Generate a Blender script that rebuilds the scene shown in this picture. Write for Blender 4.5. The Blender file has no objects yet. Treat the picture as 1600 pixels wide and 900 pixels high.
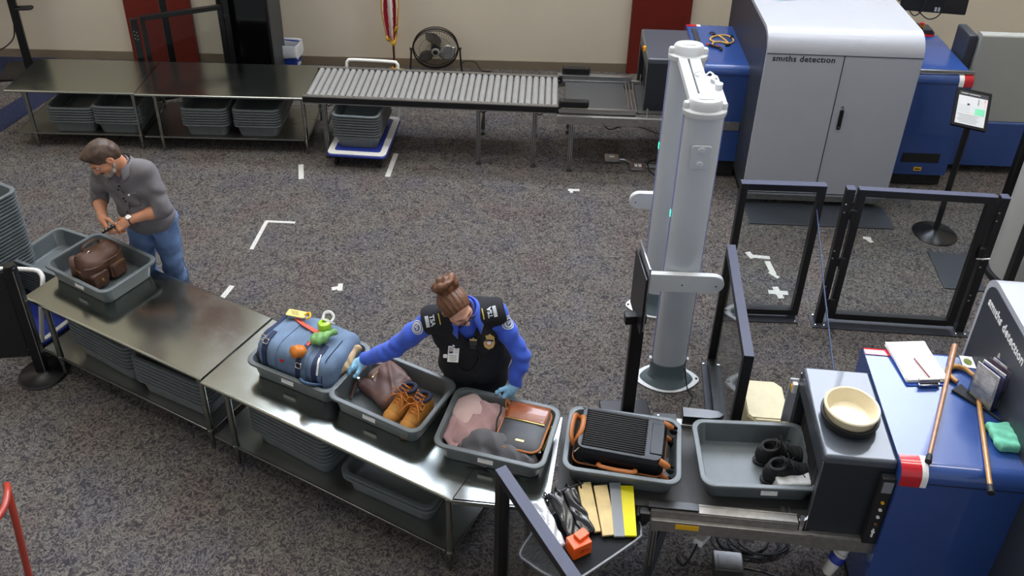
import bpy, bmesh, math, random
import numpy as np
from mathutils import Vector, Matrix, Euler
PI = math.pi
R = math.radians
SC = bpy.context.scene
COL = SC.collection
random.seed(7)

# ---------------------------------------------------------------- materials
def lin(c):
    if isinstance(c, str):
        c = [int(c[i:i + 2], 16) for i in (0, 2, 4)]
    o = []
    for v in c[:3]:
        v = v / 255.0
        o.append(v / 12.92 if v <= 0.04045 else ((v + 0.055) / 1.055) ** 2.4)
    return (o[0], o[1], o[2], 1.0)

class NT:
    """tiny node-tree helper"""
    def __init__(s, name):
        s.m = bpy.data.materials.new(name)
        s.m.use_nodes = True
        s.t = s.m.node_tree
        s.b = s.t.nodes['Principled BSDF']
        s.co = None
    def n(s, t, **kw):
        x = s.t.nodes.new(t)
        for k, v in kw.items():
            if k in x.inputs:
                x.inputs[k].default_value = v
            else:
                setattr(x, k, v)
        return x
    def l(s, a, ao, b, bi):
        s.t.links.new(a.outputs[ao], b.inputs[bi])
    def obj(s):
        if not s.co:
            s.co = s.t.nodes.new('ShaderNodeTexCoord')
        return s.co
    def noise(s, scale, detail=3, rough=0.55, dist=0.0, vec=None):
        x = s.n('ShaderNodeTexNoise', Scale=scale, Detail=detail, Roughness=rough, Distortion=dist)
        if vec: s.l(vec[0], vec[1], x, 'Vector')
        else: s.l(s.obj(), 'Object', x, 'Vector')
        return x
    def ramp(s, src, so, stops):
        r = s.n('ShaderNodeValToRGB')
        e = r.color_ramp.elements
        while len(e) < len(stops): e.new(0.5)
        for i, (p, c) in enumerate(stops):
            e[i].position = p
            e[i].color = c if len(c) == 4 else (*c, 1)
        s.l(src, so, r, 'Fac')
        return r
    def bump(s, src, so, strength=0.2, dist=0.002):
        b = s.n('ShaderNodeBump', Strength=strength, Distance=dist)
        s.l(src, so, b, 'Height')
        s.l(b, 'Normal', s.b, 'Normal')

def mat(name, col, rough=0.5, metal=0.0, var=0.0, vscale=8.0, bump=0.0, bscale=200.0, coat=0.0, spec=0.5,
        emit=None, estr=0.0, alpha=1.0, trans=0.0, sheen=0.0, bdist=0.002, vdetail=4):
    """procedural surface: base colour with optional blotchy variation and fine bump"""
    t = NT(name)
    b = t.b
    c = lin(col)
    b.inputs['Base Color'].default_value = c
    b.inputs['Roughness'].default_value = rough
    b.inputs['Metallic'].default_value = metal
    b.inputs['Specular IOR Level'].default_value = spec
    b.inputs['Coat Weight'].default_value = coat
    b.inputs['Sheen Weight'].default_value = sheen
    if trans:
        b.inputs['Transmission Weight'].default_value = trans
        b.inputs['IOR'].default_value = 1.45
    if alpha < 1:
        b.inputs['Alpha'].default_value = alpha
    if emit is not None:
        b.inputs['Emission Color'].default_value = lin(emit)
        b.inputs['Emission Strength'].default_value = estr
    if var > 0:
        nz = t.noise(vscale, vdetail)
        lo = tuple(max(0, x * (1 - var)) for x in c[:3])
        hi = tuple(min(1, x * (1 + var)) for x in c[:3])
        r = t.ramp(nz, 'Fac', [(0.3, lo), (0.7, hi)])
        t.l(r, 'Color', b, 'Base Color')
    if bump > 0:
        nz2 = t.noise(bscale, 3)
        t.bump(nz2, 'Fac', bump, bdist)
    return t.m

def mat_steel(name, col, r0=0.2, r1=0.42, scale=3.0):
    t = NT(name)
    t.b.inputs['Metallic'].default_value = 1.0
    mp = t.n('ShaderNodeMapping')
    mp.inputs['Scale'].default_value = (0.6, 9.0, 9.0)
    t.l(t.obj(), 'Object', mp, 'Vector')
    nz = t.noise(scale, 3, 0.5, 0.3)
    st = t.noise(16.0, 5, 0.7, 0, (mp, 'Vector'))
    mx = t.n('ShaderNodeMix', data_type='FLOAT')
    mx.inputs[0].default_value = 0.4
    t.l(nz, 'Fac', mx, 2); t.l(st, 'Fac', mx, 3)
    mr = t.n('ShaderNodeMapRange')
    mr.inputs['From Min'].default_value = 0.3; mr.inputs['From Max'].default_value = 0.7
    mr.inputs['To Min'].default_value = r0; mr.inputs['To Max'].default_value = r1
    t.l(mx, 0, mr, 'Value'); t.l(mr, 'Result', t.b, 'Roughness')
    c = lin(col)
    r = t.ramp(mx, 0, [(0.3, tuple(x * 0.95 for x in c[:3])), (0.7, tuple(min(1, x * 1.04) for x in c[:3]))])
    t.l(r, 'Color', t.b, 'Base Color')
    t.bump(st, 'Fac', 0.02, 0.001)
    return t.m

# ---------------------------------------------------------------- objects
def link(o, parent=None):
    COL.objects.link(o)
    if parent is not None: o.parent = parent
    return o
def tag(o, label=None, cat=None, group=None, kind=None):
    if label: o['label'] = label
    if cat: o['category'] = cat
    if group: o['group'] = group
    if kind: o['kind'] = kind
    return o
def thing(name, label, cat, loc=(0, 0, 0), rz=0.0, group=None):
    o = bpy.data.objects.new(name, None)
    o.empty_display_size = 0.05
    link(o)
    o.location = loc
    o.rotation_euler = (0, 0, rz)
    return tag(o, label, cat, group)

def rrect(w, d, r, n=5, cx=0.0, cy=0.0):
    """rounded rectangle outline, counter-clockwise"""
    r = min(r, w / 2 - 1e-4, d / 2 - 1e-4)
    P = []
    for k, (sx, sy) in enumerate(((1, 1), (-1, 1), (-1, -1), (1, -1))):
        for i in range(n + 1):
            a = PI / 2 * (k + i / n)
            P.append((cx + sx * (w / 2 - r) + r * math.cos(a), cy + sy * (d / 2 - r) + r * math.sin(a)))
    return P

class MB:
    def __init__(s):
        s.bm = bmesh.new()
    def _xf(s, verts, M):
        if M is not None:
            for v in verts: v.co = M @ v.co
    def box(s, c, size, rz=0.0, bev=0.0, M=None, mi=0, seg=2, taper=None):
        x, y, z = size[0] / 2, size[1] / 2, size[2] / 2
        t = taper or (1, 1)
        co = [(-x, -y, -z), (x, -y, -z), (x, y, -z), (-x, y, -z),
              (-x * t[0], -y * t[1], z), (x * t[0], -y * t[1], z), (x * t[0], y * t[1], z), (-x * t[0], y * t[1], z)]
        vs = [s.bm.verts.new(p) for p in co]
        fs = [s.bm.faces.new([vs[i] for i in f]) for f in
              ((3, 2, 1, 0), (4, 5, 6, 7), (0, 1, 5, 4), (1, 2, 6, 5), (2, 3, 7, 6), (3, 0, 4, 7))]
        for f in fs: f.material_index = mi
        if bev > 0:
            es = list({e for f in fs for e in f.edges})
            g = bmesh.ops.bevel(s.bm, geom=es, offset=bev, segments=seg, affect='EDGES', profile=0.5)
            vs = list({v for f in g['faces'] for v in f.verts} | {v for v in vs if v.is_valid})
            for f in g['faces']: f.material_index = mi
        T = Matrix.Translation(Vector(c)) @ Matrix.Rotation(rz, 4, 'Z')
        if M is not None: T = M @ T
        s._xf(vs, T)
        return s
    def loft(s, rings, cap0=True, cap1=True, closed=True, M=None, mi=0, loop=False):
        L = [[s.bm.verts.new(p) for p in r] for r in rings]
        n = len(L[0])
        m = n if closed else n - 1
        rr = list(zip(L, L[1:]))
        if loop: rr.append((L[-1], L[0]))
        for a, b in rr:
            for i in range(m):
                j = (i + 1) % n
                try:
                    s.bm.faces.new((a[i], a[j], b[j], b[i])).material_index = mi
                except ValueError: pass
        if not loop and closed:
            if cap0: s.bm.faces.new(list(reversed(L[0]))).material_index = mi
            if cap1: s.bm.faces.new(L[-1]).material_index = mi
        s._xf([v for r in L for v in r], M)
        return s
    def prism(s, poly, z0, z1, M=None, mi=0, bev=0.0):
        if bev > 0:
            c = Vector((sum(p[0] for p in poly) / len(poly), sum(p[1] for p in poly) / len(poly)))
            def sh(q):
                v = Vector(q) - c
                L = max(v.length, 1e-6)
                return tuple(c + v * (1 - bev / L))
            inn = [sh(p) for p in poly]
            rings = [[(x, y, z0) for x, y in inn], [(x, y, z0 + bev) for x, y in poly],
                     [(x, y, z1 - bev) for x, y in poly], [(x, y, z1) for x, y in inn]]
        else:
            rings = [[(x, y, z0) for x, y in poly], [(x, y, z1) for x, y in poly]]
        return s.loft(rings, M=M, mi=mi)
    def cyl(s, p0, p1, r0, r1=None, n=14, mi=0, cap=True):
        return s.tube([p0, p1], [r0, r0 if r1 is None else r1], n, mi=mi, cap=cap)
    def tube(s, pts, r, n=8, closed=False, mi=0, cap=True, flat=1.0, up=None):
        P = [Vector(p) for p in pts]
        k = len(P)
        rs = r if isinstance(r, (list, tuple)) else [r] * k
        rings = []
        prev = None
        for i in range(k):
            if closed: d = P[(i + 1) % k] - P[i - 1]
            else: d = P[min(i + 1, k - 1)] - P[max(i - 1, 0)]
            d.normalize()
            if prev is None:
                u = Vector(up) if up else (Vector((0, 0, 1)) if abs(d.z) < 0.9 else Vector((1, 0, 0)))
            else: u = prev
            u = (u - d * u.dot(d))
            if u.length < 1e-6: u = Vector((1, 0, 0)) - d * d.x
            u.normalize()
            w = d.cross(u)
            prev = u
            rings.append([P[i] + (w * math.cos(2 * PI * j / n) + u * math.sin(2 * PI * j / n) * flat) * rs[i] for j in range(n)])
        return s.loft(rings, cap, cap, mi=mi, loop=closed)
    def lathe(s, prof, n=24, M=None, mi=0, sx=1.0, sy=1.0):
        rings = [[(max(r, 1e-4) * math.cos(2 * PI * j / n) * sx, max(r, 1e-4) * math.sin(2 * PI * j / n) * sy, z) for j in range(n)] for r, z in prof]
        return s.loft(rings, M=M, mi=mi)
    def ball(s, c, r, sx=1, sy=1, sz=1, n=14, M=None, mi=0):
        T = Matrix.Translation(Vector(c))
        if M is not None: T = M @ T
        pr = [(r * math.sin(PI * i / (n // 2)), -r * math.cos(PI * i / (n // 2)) * sz) for i in range(n // 2 + 1)]
        return s.lathe(pr, n, T, mi, sx, sy)
    def quad(s, pts, mi=0):
        vs = [s.bm.verts.new(p) for p in pts]
        s.bm.faces.new(vs).material_index = mi
        return s
    def grid(s, f, nu, nv, mi=0):
        L = [[s.bm.verts.new(f(u / nu, v / nv)) for v in range(nv + 1)] for u in range(nu + 1)]
        for a in range(nu):
            for b in range(nv):
                s.bm.faces.new((L[a][b], L[a + 1][b], L[a + 1][b + 1], L[a][b + 1])).material_index = mi
        return s
    def mesh(s, name, mats, smooth=True, ang=38):
        bm = s.bm
        bmesh.ops.recalc_face_normals(bm, faces=bm.faces)
        if smooth:
            ca = R(ang)
            for f in bm.faces: f.smooth = True
            for e in bm.edges:
                if len(e.link_faces) == 2 and e.calc_face_angle(0) > ca: e.smooth = False
            ar = {f: f.calc_area() for f in bm.faces}
            for f in bm.faces:                     # large flats bounded by bevels stay flat
                nb = [ar[g] for e in f.edges if e.smooth for g in e.link_faces if g is not f]
                if nb and ar[f] > 3.0 * max(nb): f.smooth = False
        me = bpy.data.meshes.new(name)
        bm.to_mesh(me)
        bm.free()
        for m in (mats if isinstance(mats, (list, tuple)) else [mats]):
            me.materials.append(m)
        return me
    def build(s, name, mats, parent=None, smooth=True, ang=38, loc=None, rz=None):
        o = bpy.data.objects.new(name, s.mesh(name, mats, smooth, ang))
        link(o, parent)
        if loc is not None: o.location = loc
        if rz is not None: o.rotation_euler = (0, 0, rz)
        return o

def struct(name, mb, m, smooth=True):
    o = mb.build(name, m, None, smooth)
    o['kind'] = 'structure'
    return o
def copy_tree(root, loc, rz, label=None, group=None):
    r = root.copy(); COL.objects.link(r)
    r.location = loc
    if isinstance(rz, (tuple, list)): r.rotation_euler = rz
    else: r.rotation_euler = (0, 0, rz)
    if label: r['label'] = label
    if group: r['group'] = group
    for ch in list(root.children):
        c = ch.copy(); COL.objects.link(c); c.parent = r
        for g in list(ch.children):
            d = g.copy(); COL.objects.link(d); d.parent = c
    return r
def spline(pts, n=8, closed=False):
    """Catmull-Rom through points"""
    P = [Vector(p) for p in pts]
    k = len(P)
    out = []
    rng = range(k) if closed else range(k - 1)
    for i in rng:
        if closed: a, b, c, d = P[i - 1], P[i], P[(i + 1) % k], P[(i + 2) % k]
        else: a, b, c, d = P[max(i - 1, 0)], P[i], P[i + 1], P[min(i + 2, k - 1)]
        for j in range(n):
            t = j / n
            out.append(0.5 * ((2 * b) + (c - a) * t + (2 * a - 5 * b + 4 * c - d) * t * t + (3 * b - a - 3 * c + d) * t ** 3))
    if not closed: out.append(P[-1])
    return out
def text_mesh(name, s, size, m, parent, M, depth=0.001, sx=1.0, spacing=1.0, align='LEFT', bold=0.0):
    cu = bpy.data.curves.new(name, 'FONT')
    cu.body = s; cu.size = size; cu.extrude = depth; cu.space_character = spacing
    cu.align_x = align; cu.offset = bold
    cu.resolution_u = 3
    tmp = bpy.data.objects.new('tmp_text', cu)
    COL.objects.link(tmp)
    dg = bpy.context.evaluated_depsgraph_get()
    me = bpy.data.meshes.new_from_object(tmp.evaluated_get(dg))
    bpy.data.objects.remove(tmp)
    bpy.data.curves.remove(cu)
    me.name = name
    me.materials.clear(); me.materials.append(m)
    me.transform(M @ Matrix.Diagonal((sx, 1, 1, 1)))
    o = bpy.data.objects.new(name, me)
    link(o, parent)
    return o

# ---------------------------------------------------------------- implicit surfaces (for soft and organic shapes)
class SDF:
    """signed-distance sculpting on a grid, polygonised with surface nets"""
    def __init__(s, lo, hi, h):
        s.lo = np.array(lo, np.float32); s.h = h
        s.n = np.ceil((np.array(hi) - np.array(lo)) / h).astype(int) + 1
        s.F = np.full(s.n, 0.2, np.float32)
        s.ax = [s.lo[i] + h * np.arange(s.n[i], dtype=np.float32) for i in range(3)]
    def sub(s, lo, hi):
        i0 = np.clip(np.floor((np.array(lo) - s.lo) / s.h).astype(int), 0, s.n)
        i1 = np.clip(np.ceil((np.array(hi) - s.lo) / s.h).astype(int) + 1, 0, s.n)
        sl = tuple(slice(a, b) for a, b in zip(i0, i1))
        X, Y, Z = np.meshgrid(*[s.ax[i][sl[i]] for i in range(3)], indexing='ij')
        return sl, X, Y, Z
    def add(s, d, sl, k):
        A = s.F[sl]
        if k <= 0: s.F[sl] = np.minimum(A, d)
        else:
            hh = np.maximum(k - np.abs(A - d), 0) / k
            s.F[sl] = np.minimum(A, d) - hh * hh * k * 0.25
    def cutd(s, d, sl, k):
        A = s.F[sl]
        d = -d
        if k <= 0: s.F[sl] = np.maximum(A, d)
        else:
            hh = np.maximum(k - np.abs(A - d), 0) / k
            s.F[sl] = np.maximum(A, d) + hh * hh * k * 0.25
    def op(s, d, sl, k, cut):
        (s.cutd if cut else s.add)(d, sl, k)
        return s
    def cone(s, a, b, ra, rb, k=0.02, cut=False, fx=None):
        """tapered capsule from a to b"""
        a = np.array(a, np.float32); b = np.array(b, np.float32)
        m = max(ra, rb) + k + 0.03
        sl, X, Y, Z = s.sub(np.minimum(a, b) - m, np.maximum(a, b) + m)
        if X.size == 0: return s
        ab = b - a; L2 = max(float(ab @ ab), 1e-9)
        t = np.clip(((X - a[0]) * ab[0] + (Y - a[1]) * ab[1] + (Z - a[2]) * ab[2]) / L2, 0, 1)
        d = np.sqrt((X - a[0] - t * ab[0]) ** 2 + (Y - a[1] - t * ab[1]) ** 2 + (Z - a[2] - t * ab[2]) ** 2) - (ra + (rb - ra) * t)
        return s.op(d, sl, k, cut)
    def chain(s, pts, rs, k=0.02, cut=False):
        for i in range(len(pts) - 1): s.cone(pts[i], pts[i + 1], rs[i], rs[i + 1], k, cut)
        return s
    def ell(s, c, r, k=0.02, rot=None, cut=False):
        """ellipsoid; rot = 3x3 matrix whose columns are its axes"""
        c = np.array(c, np.float32); r = np.array(r, np.float32)
        m = float(max(r)) + k + 0.03
        sl, X, Y, Z = s.sub(c - m, c + m)
        if X.size == 0: return s
        P = np.stack([X - c[0], Y - c[1], Z - c[2]], -1)
        if rot is not None: P = P @ np.array(rot, np.float32)
        k0 = np.sqrt(((P / r) ** 2).sum(-1)); k1 = np.sqrt(((P / (r * r)) ** 2).sum(-1)) + 1e-9
        d = k0 * (k0 - 1) / k1
        return s.op(d, sl, k, cut)
    def rbox(s, c, half, rad, k=0.01, rot=None, cut=False):
        c = np.array(c, np.float32); hf = np.array(half, np.float32) - rad
        m = float(np.linalg.norm(half)) + k + 0.03
        sl, X, Y, Z = s.sub(c - m, c + m)
        if X.size == 0: return s
        P = np.stack([X - c[0], Y - c[1], Z - c[2]], -1)
        if rot is not None: P = P @ np.array(rot, np.float32)
        q = np.abs(P) - hf
        d = np.sqrt((np.maximum(q, 0) ** 2).sum(-1)) + np.minimum(q.max(-1), 0) - rad
        return s.op(d, sl, k, cut)
    def plane(s, p, nrm, k=0.0):
        """keep the side the normal points away from"""
        nrm = np.array(nrm, float); nrm /= np.linalg.norm(nrm)
        sl, X, Y, Z = s.sub(s.lo, s.lo + s.h * (s.n - 1))
        d = (X - p[0]) * nrm[0] + (Y - p[1]) * nrm[1] + (Z - p[2]) * nrm[2]
        s.F = np.maximum(s.F, d.astype(np.float32))
        return s
    def displace(s, f):
        X, Y, Z = np.meshgrid(*s.ax, indexing='ij')
        s.F = s.F + f(X, Y, Z).astype(np.float32)
        return s
    def mesh(s, name, m, smooth=1):
        F = s.F
        F[0] = F[-1] = 0.1; F[:, 0] = F[:, -1] = 0.1; F[:, :, 0] = F[:, :, -1] = 0.1
        S = F < 0
        nx, ny, nz = F.shape
        cnt = np.zeros((nx - 1, ny - 1, nz - 1), np.int8)
        corners = [(i, j, k) for i in (0, 1) for j in (0, 1) for k in (0, 1)]
        for i, j, k in corners: cnt += S[i:nx - 1 + i, j:ny - 1 + j, k:nz - 1 + k]
        cells = np.argwhere((cnt > 0) & (cnt < 8))
        if len(cells) == 0: raise RuntimeError('empty ' + name)
        acc = np.zeros((len(cells), 3)); num = np.zeros(len(cells))
        ci, cj, ck = cells.T
        for a in range(3):
            for u in (0, 1):
                for v in (0, 1):
                    o0 = [0, 0, 0]; b, c = [q for q in range(3) if q != a]
                    o0[b] = u; o0[c] = v
                    o1 = list(o0); o1[a] = 1
                    f0 = F[ci + o0[0], cj + o0[1], ck + o0[2]]; f1 = F[ci + o1[0], cj + o1[1], ck + o1[2]]
                    x = (f0 < 0) != (f1 < 0)
                    t = np.where(x, f0 / np.where(np.abs(f0 - f1) < 1e-12, 1, f0 - f1), 0)
                    p = np.zeros((len(cells), 3)); p[:] = o0; p[:, a] = t
                    acc[x] += p[x]; num[x] += 1
        V = (cells + acc / num[:, None]) * s.h + s.lo
        idx = np.full(cnt.shape, -1, np.int32)
        idx[ci, cj, ck] = np.arange(len(cells))
        Q = []
        for a in range(3):
            b, c = [(1, 2), (2, 0), (0, 1)][a]
            sl0 = [slice(1, -1)] * 3; sl1 = [slice(1, -1)] * 3
            sl0[a] = slice(0, -1); sl1[a] = slice(1, None)
            A = S[tuple(sl0)]; B = S[tuple(sl1)]
            for flip, msk in ((0, A & ~B), (1, ~A & B)):
                e = np.argwhere(msk)
                if len(e) == 0: continue
                e = e + 1; e[:, a] -= 1
                q = []
                for u, v in ((0, 0), (-1, 0), (-1, -1), (0, -1)):
                    g = e.copy(); g[:, b] += u; g[:, c] += v
                    q.append(idx[g[:, 0], g[:, 1], g[:, 2]])
                q = np.stack(q, 1)
                Q.append(q[:, ::-1] if flip else q)
        Q = np.concatenate(Q)
        Q = Q[(Q >= 0).all(1)]
        for _ in range(smooth):
            W = np.zeros_like(V); n_ = np.zeros(len(V))
            for i in range(4):
                a_, b_ = Q[:, i], Q[:, (i + 1) % 4]
                np.add.at(W, a_, V[b_]); np.add.at(n_, a_, 1)
                np.add.at(W, b_, V[a_]); np.add.at(n_, b_, 1)
            V = V * 0.5 + 0.5 * W / np.maximum(n_, 1)[:, None]
        me = bpy.data.meshes.new(name)
        me.vertices.add(len(V)); me.vertices.foreach_set('co', V.astype(np.float32).ravel())
        me.loops.add(Q.size); me.loops.foreach_set('vertex_index', Q.astype(np.int32).ravel())
        me.polygons.add(len(Q))
        me.polygons.foreach_set('loop_start', np.arange(0, Q.size, 4, dtype=np.int32))
        me.polygons.foreach_set('use_smooth', np.ones(len(Q), bool))
        me.update(calc_edges=True); me.validate()
        for x in (m if isinstance(m, (list, tuple)) else [m]): me.materials.append(x)
        return me
    def build(s, name, m, parent=None, smooth=1):
        o = bpy.data.objects.new(name, s.mesh(name, m, smooth))
        return link(o, parent)

def axes(fwd, up=(0, 0, 1)):
    """3x3 array, columns = right(x), forward(y), up(z) for a facing direction"""
    f = np.array(fwd, float); f /= np.linalg.norm(f)
    u = np.array(up, float); u = u - f * (u @ f); u /= np.linalg.norm(u)
    r = np.cross(f, u)
    return np.stack([r, f, u], 1)
def M3(A, o=(0, 0, 0)):
    """4x4 Matrix from 3x3 column axes and an origin"""
    return Matrix(((A[0][0], A[0][1], A[0][2], o[0]), (A[1][0], A[1][1], A[1][2], o[1]), (A[2][0], A[2][1], A[2][2], o[2]), (0, 0, 0, 1)))

from mathutils.bvhtree import BVHTree
def bvh_of(o):
    me = o.data
    return BVHTree.FromPolygons([v.co.copy() for v in me.vertices], [tuple(p.vertices) for p in me.polygons])
# ================================================================ SETTING
def carpet():
    t = NT('carpet')
    n1 = t.noise(20, 2, 0.5, 1.8)
    n2 = t.noise(55, 2, 0.6, 0.8)
    n4 = t.noise(2.2, 2, 0.5)
    mx = t.n('ShaderNodeMix', data_type='FLOAT'); mx.inputs[0].default_value = 0.22
    t.l(n1, 'Fac', mx, 2); t.l(n2, 'Fac', mx, 3)
    r = t.ramp(mx, 0, [(0.34, lin('3b393e')), (0.43, lin('4e4b4b')), (0.468, lin('605d5a')), (0.50, lin('827e77')), (0.532, lin('605d5a')), (0.57, lin('4e4b4b')), (0.66, lin('3b393e'))])
    tint = t.ramp(n4, 'Fac', [(0.36, lin('e8e8f0')), (0.5, lin('f4f2ee')), (0.66, lin('f0e6e4'))])
    m = t.n('ShaderNodeMix', data_type='RGBA', blend_type='MULTIPLY'); m.inputs[0].default_value = 1.0
    t.l(r, 'Color', m, 6); t.l(tint, 'Color', m, 7)
    t.l(m, 2, t.b, 'Base Color')
    t.b.inputs['Roughness'].default_value = 0.95
    t.b.inputs['Specular IOR Level'].default_value = 0.15
    t.bump(n2, 'Fac', 0.5, 0.006)
    return t.m
M_carpet = carpet()
M_carpet_blue = mat('blue_carpet', '2d3148', 0.95, var=0.35, vscale=60, bump=0.4, bscale=150, spec=0.1)
M_wall = mat('painted_wall', 'd3c9b6', 0.75, var=0.03, vscale=1.2, bump=0.03, bscale=300)
M_base = mat('vinyl_baseboard', '7d7160', 0.5, var=0.06, vscale=5)
M_brick = mat('oxblood_paint', '6b2016', 0.42, var=0.08, vscale=2.0, coat=0.1)
M_ceil = mat('ceiling_tile', 'd8d8d4', 0.9, var=0.03, vscale=3)
M_black = mat('black_powder_coat', '101012', 0.38, var=0.25, vscale=30)
M_blackm = mat('black_matte', '17171a', 0.7, var=0.2, vscale=40)
M_alu = mat('anodised_aluminium', 'a9a9a8', 0.34, metal=1.0, var=0.08, vscale=20)
M_alu_d = mat('dull_aluminium', '9c9994', 0.5, metal=0.85, var=0.15, vscale=25)
M_steel = mat_steel('brushed_stainless', 'a4a9a3', .12, .23)
M_steel_d = mat_steel('dull_stainless', '9a9c97', 0.26, 0.42)
M_chrome = mat('chrome', 'd0d0d0', 0.12, metal=1.0)
M_bin = mat('grey_bin_plastic', '5f6668', 0.42, var=0.08, vscale=14, bump=0.05, bscale=500)
M_white = mat('white_paint', 'e8e8e4', 0.45, var=0.03, vscale=10)
M_paper = mat('white_paper', 'f0efea', 0.8, var=0.03, vscale=20)
M_ink = mat('grey_print', '8c8c8c', 0.8)
M_inkd = mat('black_print', '1b1b1e', 0.6)
M_glass = NT('clear_acrylic')
def mk_glass():
    t = M_glass
    g = t.n('ShaderNodeBsdfGlossy', Roughness=0.03)
    tr = t.n('ShaderNodeBsdfTransparent')
    tr.inputs['Color'].default_value = (0.90, 0.92, 0.92, 1)
    fr = t.n('ShaderNodeFresnel', IOR=1.35)
    mx = t.n('ShaderNodeMixShader')
    ml = t.n('ShaderNodeMath', operation='MULTIPLY'); ml.inputs[1].default_value = 0.45
    t.l(fr, 'Fac', ml, 0); t.l(ml, 'Value', mx, 'Fac'); t.l(tr, 'BSDF', mx, 1); t.l(g, 'BSDF', mx, 2)
    t.l(mx, 'Shader', t.t.nodes['Material Output'], 'Surface')
    return t.m
M_glass = mk_glass()
M_daylight = mat('daylight_glazing', 'ffffff', 1.0, emit='e2ecff', estr=10.0)

mb = MB()
mb.box((0, 3.0, -0.05), (19, 18.4, 0.1))
floor = struct('floor', mb, M_carpet, False)
# blue border set into the carpet on the far left
mb = MB()
mb.prism([(-5.75, 8.35), (-5.36, 8.35), (-5.10, 9.50), (-5.6, 10.19), (-6.9, 10.19), (-6.9, 9.72), (-5.78, 9.68), (-5.52, 9.15)], 0.0, 0.004)
struct('trim_1', mb, M_carpet_blue, False)
YW = 10.2
mb = MB()
WZ0, WZ1, WX0, WX1 = 5.9, 10.4, -3.4, 6.7
mb.box((0, YW + 0.1, WZ0 / 2), (19, 0.2, WZ0))
mb.box((0, YW + 0.1, (WZ1 + 10.8) / 2), (19, 0.2, 10.8 - WZ1))
mb.box(((-9.5 + WX0) / 2, YW + 0.1, (WZ0 + WZ1) / 2), (WX0 + 9.5, 0.2, WZ1 - WZ0))
mb.box(((9.5 + WX1) / 2, YW + 0.1, (WZ0 + WZ1) / 2), (9.5 - WX1, 0.2, WZ1 - WZ0))
struct('wall_back', mb, M_wall, False)
mb = MB(); mb.box((-9.6, 3, 5.4), (0.2, 18.4, 10.8)); struct('wall_left', mb, M_wall, False)
mb = MB(); mb.box((9.6, 3, 5.4), (0.2, 18.4, 10.8)); struct('wall_right', mb, M_wall, False)
mb = MB(); mb.box((0, 3, 10.9), (19.4, 18.6, 0.2)); struct('ceiling', mb, M_ceil, False)
mb = MB()
for a, b in ((-9.5, -4.62), (-3.84, 1.36), (2.06, 9.5)):
    mb.box(((a + b) / 2, YW - 0.008, 0.055), (b - a, 0.016, 0.11), bev=0.003)
struct('baseboard_back', mb, M_base)
# clerestory glazing high in the back wall (daylight)
mb = MB(); mb.box(((WX0 + WX1) / 2, YW + 0.12, (WZ0 + WZ1) / 2), (WX1 - WX0, 0.02, WZ1 - WZ0))
win = struct('window_1', mb, M_daylight, False)
mb = MB()
for i in range(7):
    x = WX0 + (WX1 - WX0) * i / 6
    mb.box((x, YW + 0.07, (WZ0 + WZ1) / 2), (0.06, 0.08, WZ1 - WZ0))
for z in (WZ0, WZ1): mb.box(((WX0 + WX1) / 2, YW + 0.07, z), (WX1 - WX0 + 0.06, 0.09, 0.06))
mb.build('window_frame', M_white, win)
# painted red pilasters on the back wall
mb = MB(); mb.box((-4.22, YW - 0.03, 3.0), (0.78, 0.06, 6.0), bev=0.004); struct('trim_2', mb, M_brick)
mb = MB(); mb.box((1.71, YW - 0.03, 3.0), (0.70, 0.06, 6.0), bev=0.004); struct('trim_3', mb, M_brick)
# adhesive tape marks on the carpet
M_tape = mat('white_floor_tape', 'c9c8c2', 0.6, var=0.18, vscale=60)
def tape(name, segs, label, group='tape marks on the carpet'):
    mb = MB()
    for i, (x0, y0, x1, y1, w) in enumerate(segs):
        d = Vector((x1 - x0, y1 - y0, 0)); L = d.length; a = math.atan2(d.y, d.x)
        mb.box(((x0 + x1) / 2, (y0 + y1) / 2, 0.0012 + 0.0008 * i), (L, w, 0.0016), rz=a)
    cx, cy = segs[0][0], segs[0][1]
    for v in mb.bm.verts: v.co -= Vector((cx, cy, 0))
    o = mb.build('floor_tape', M_tape, None, False, loc=(cx, cy, 0))
    tag(o, label, 'tape', group)
tape('a', [(-2.22, 6.84, -1.95, 6.83, .03), (-2.21, 6.84, -2.24, 6.41, .035)], 'white corner of floor tape on the open carpet between the two table rows')
tape('b', [(-2.11, 7.84, -2.05, 7.57, .05)], 'short strip of tape on the carpet below the far steel table end')
tape('c', [(-1.19, 8.10, -1.22, 7.65, .05)], 'long strip of tape on the carpet right of the bin dolly')
tape('d', [(-2.27, 5.91, -2.31, 5.74, .045)], 'short tape strip on the carpet just behind the steel table near the man in jeans')
tape('e', [(-1.45, 5.90, -1.37, 5.93, .04), (-1.39, 5.97, -1.38, 5.88, .04)], 'small angled tape scrap on carpet behind the blue duffel bag')
tape('f', [(0.55, 7.49, 0.66, 7.49, .035), (0.58, 7.51, 0.58, 7.44, .03)], 'small tape scrap on carpet in front of the conveyor end')
tape('g', [(2.09, 6.55, 2.12, 6.46, .05), (2.11, 6.49, 2.27, 6.47, .045)], 'small tape corner seen through the clear panel behind the metal detector')
tape('h', [(2.235, 6.42, 2.25, 6.24, .05), (2.22, 6.27, 2.28, 6.19, .035)], 'diagonal tape strip seen through the clear panel')
tape('i', [(2.22, 6.07, 2.24, 5.92, .05), (2.15, 6.0, 2.31, 5.99, .05)], 'cross of white tape near the foot of the clear panel')
tape('j', [(3.19, 6.81, 3.26, 6.80, .04), (3.22, 6.80, 3.25, 6.74, .04)], 'small tape scrap on carpet inside the swing gate')

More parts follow.
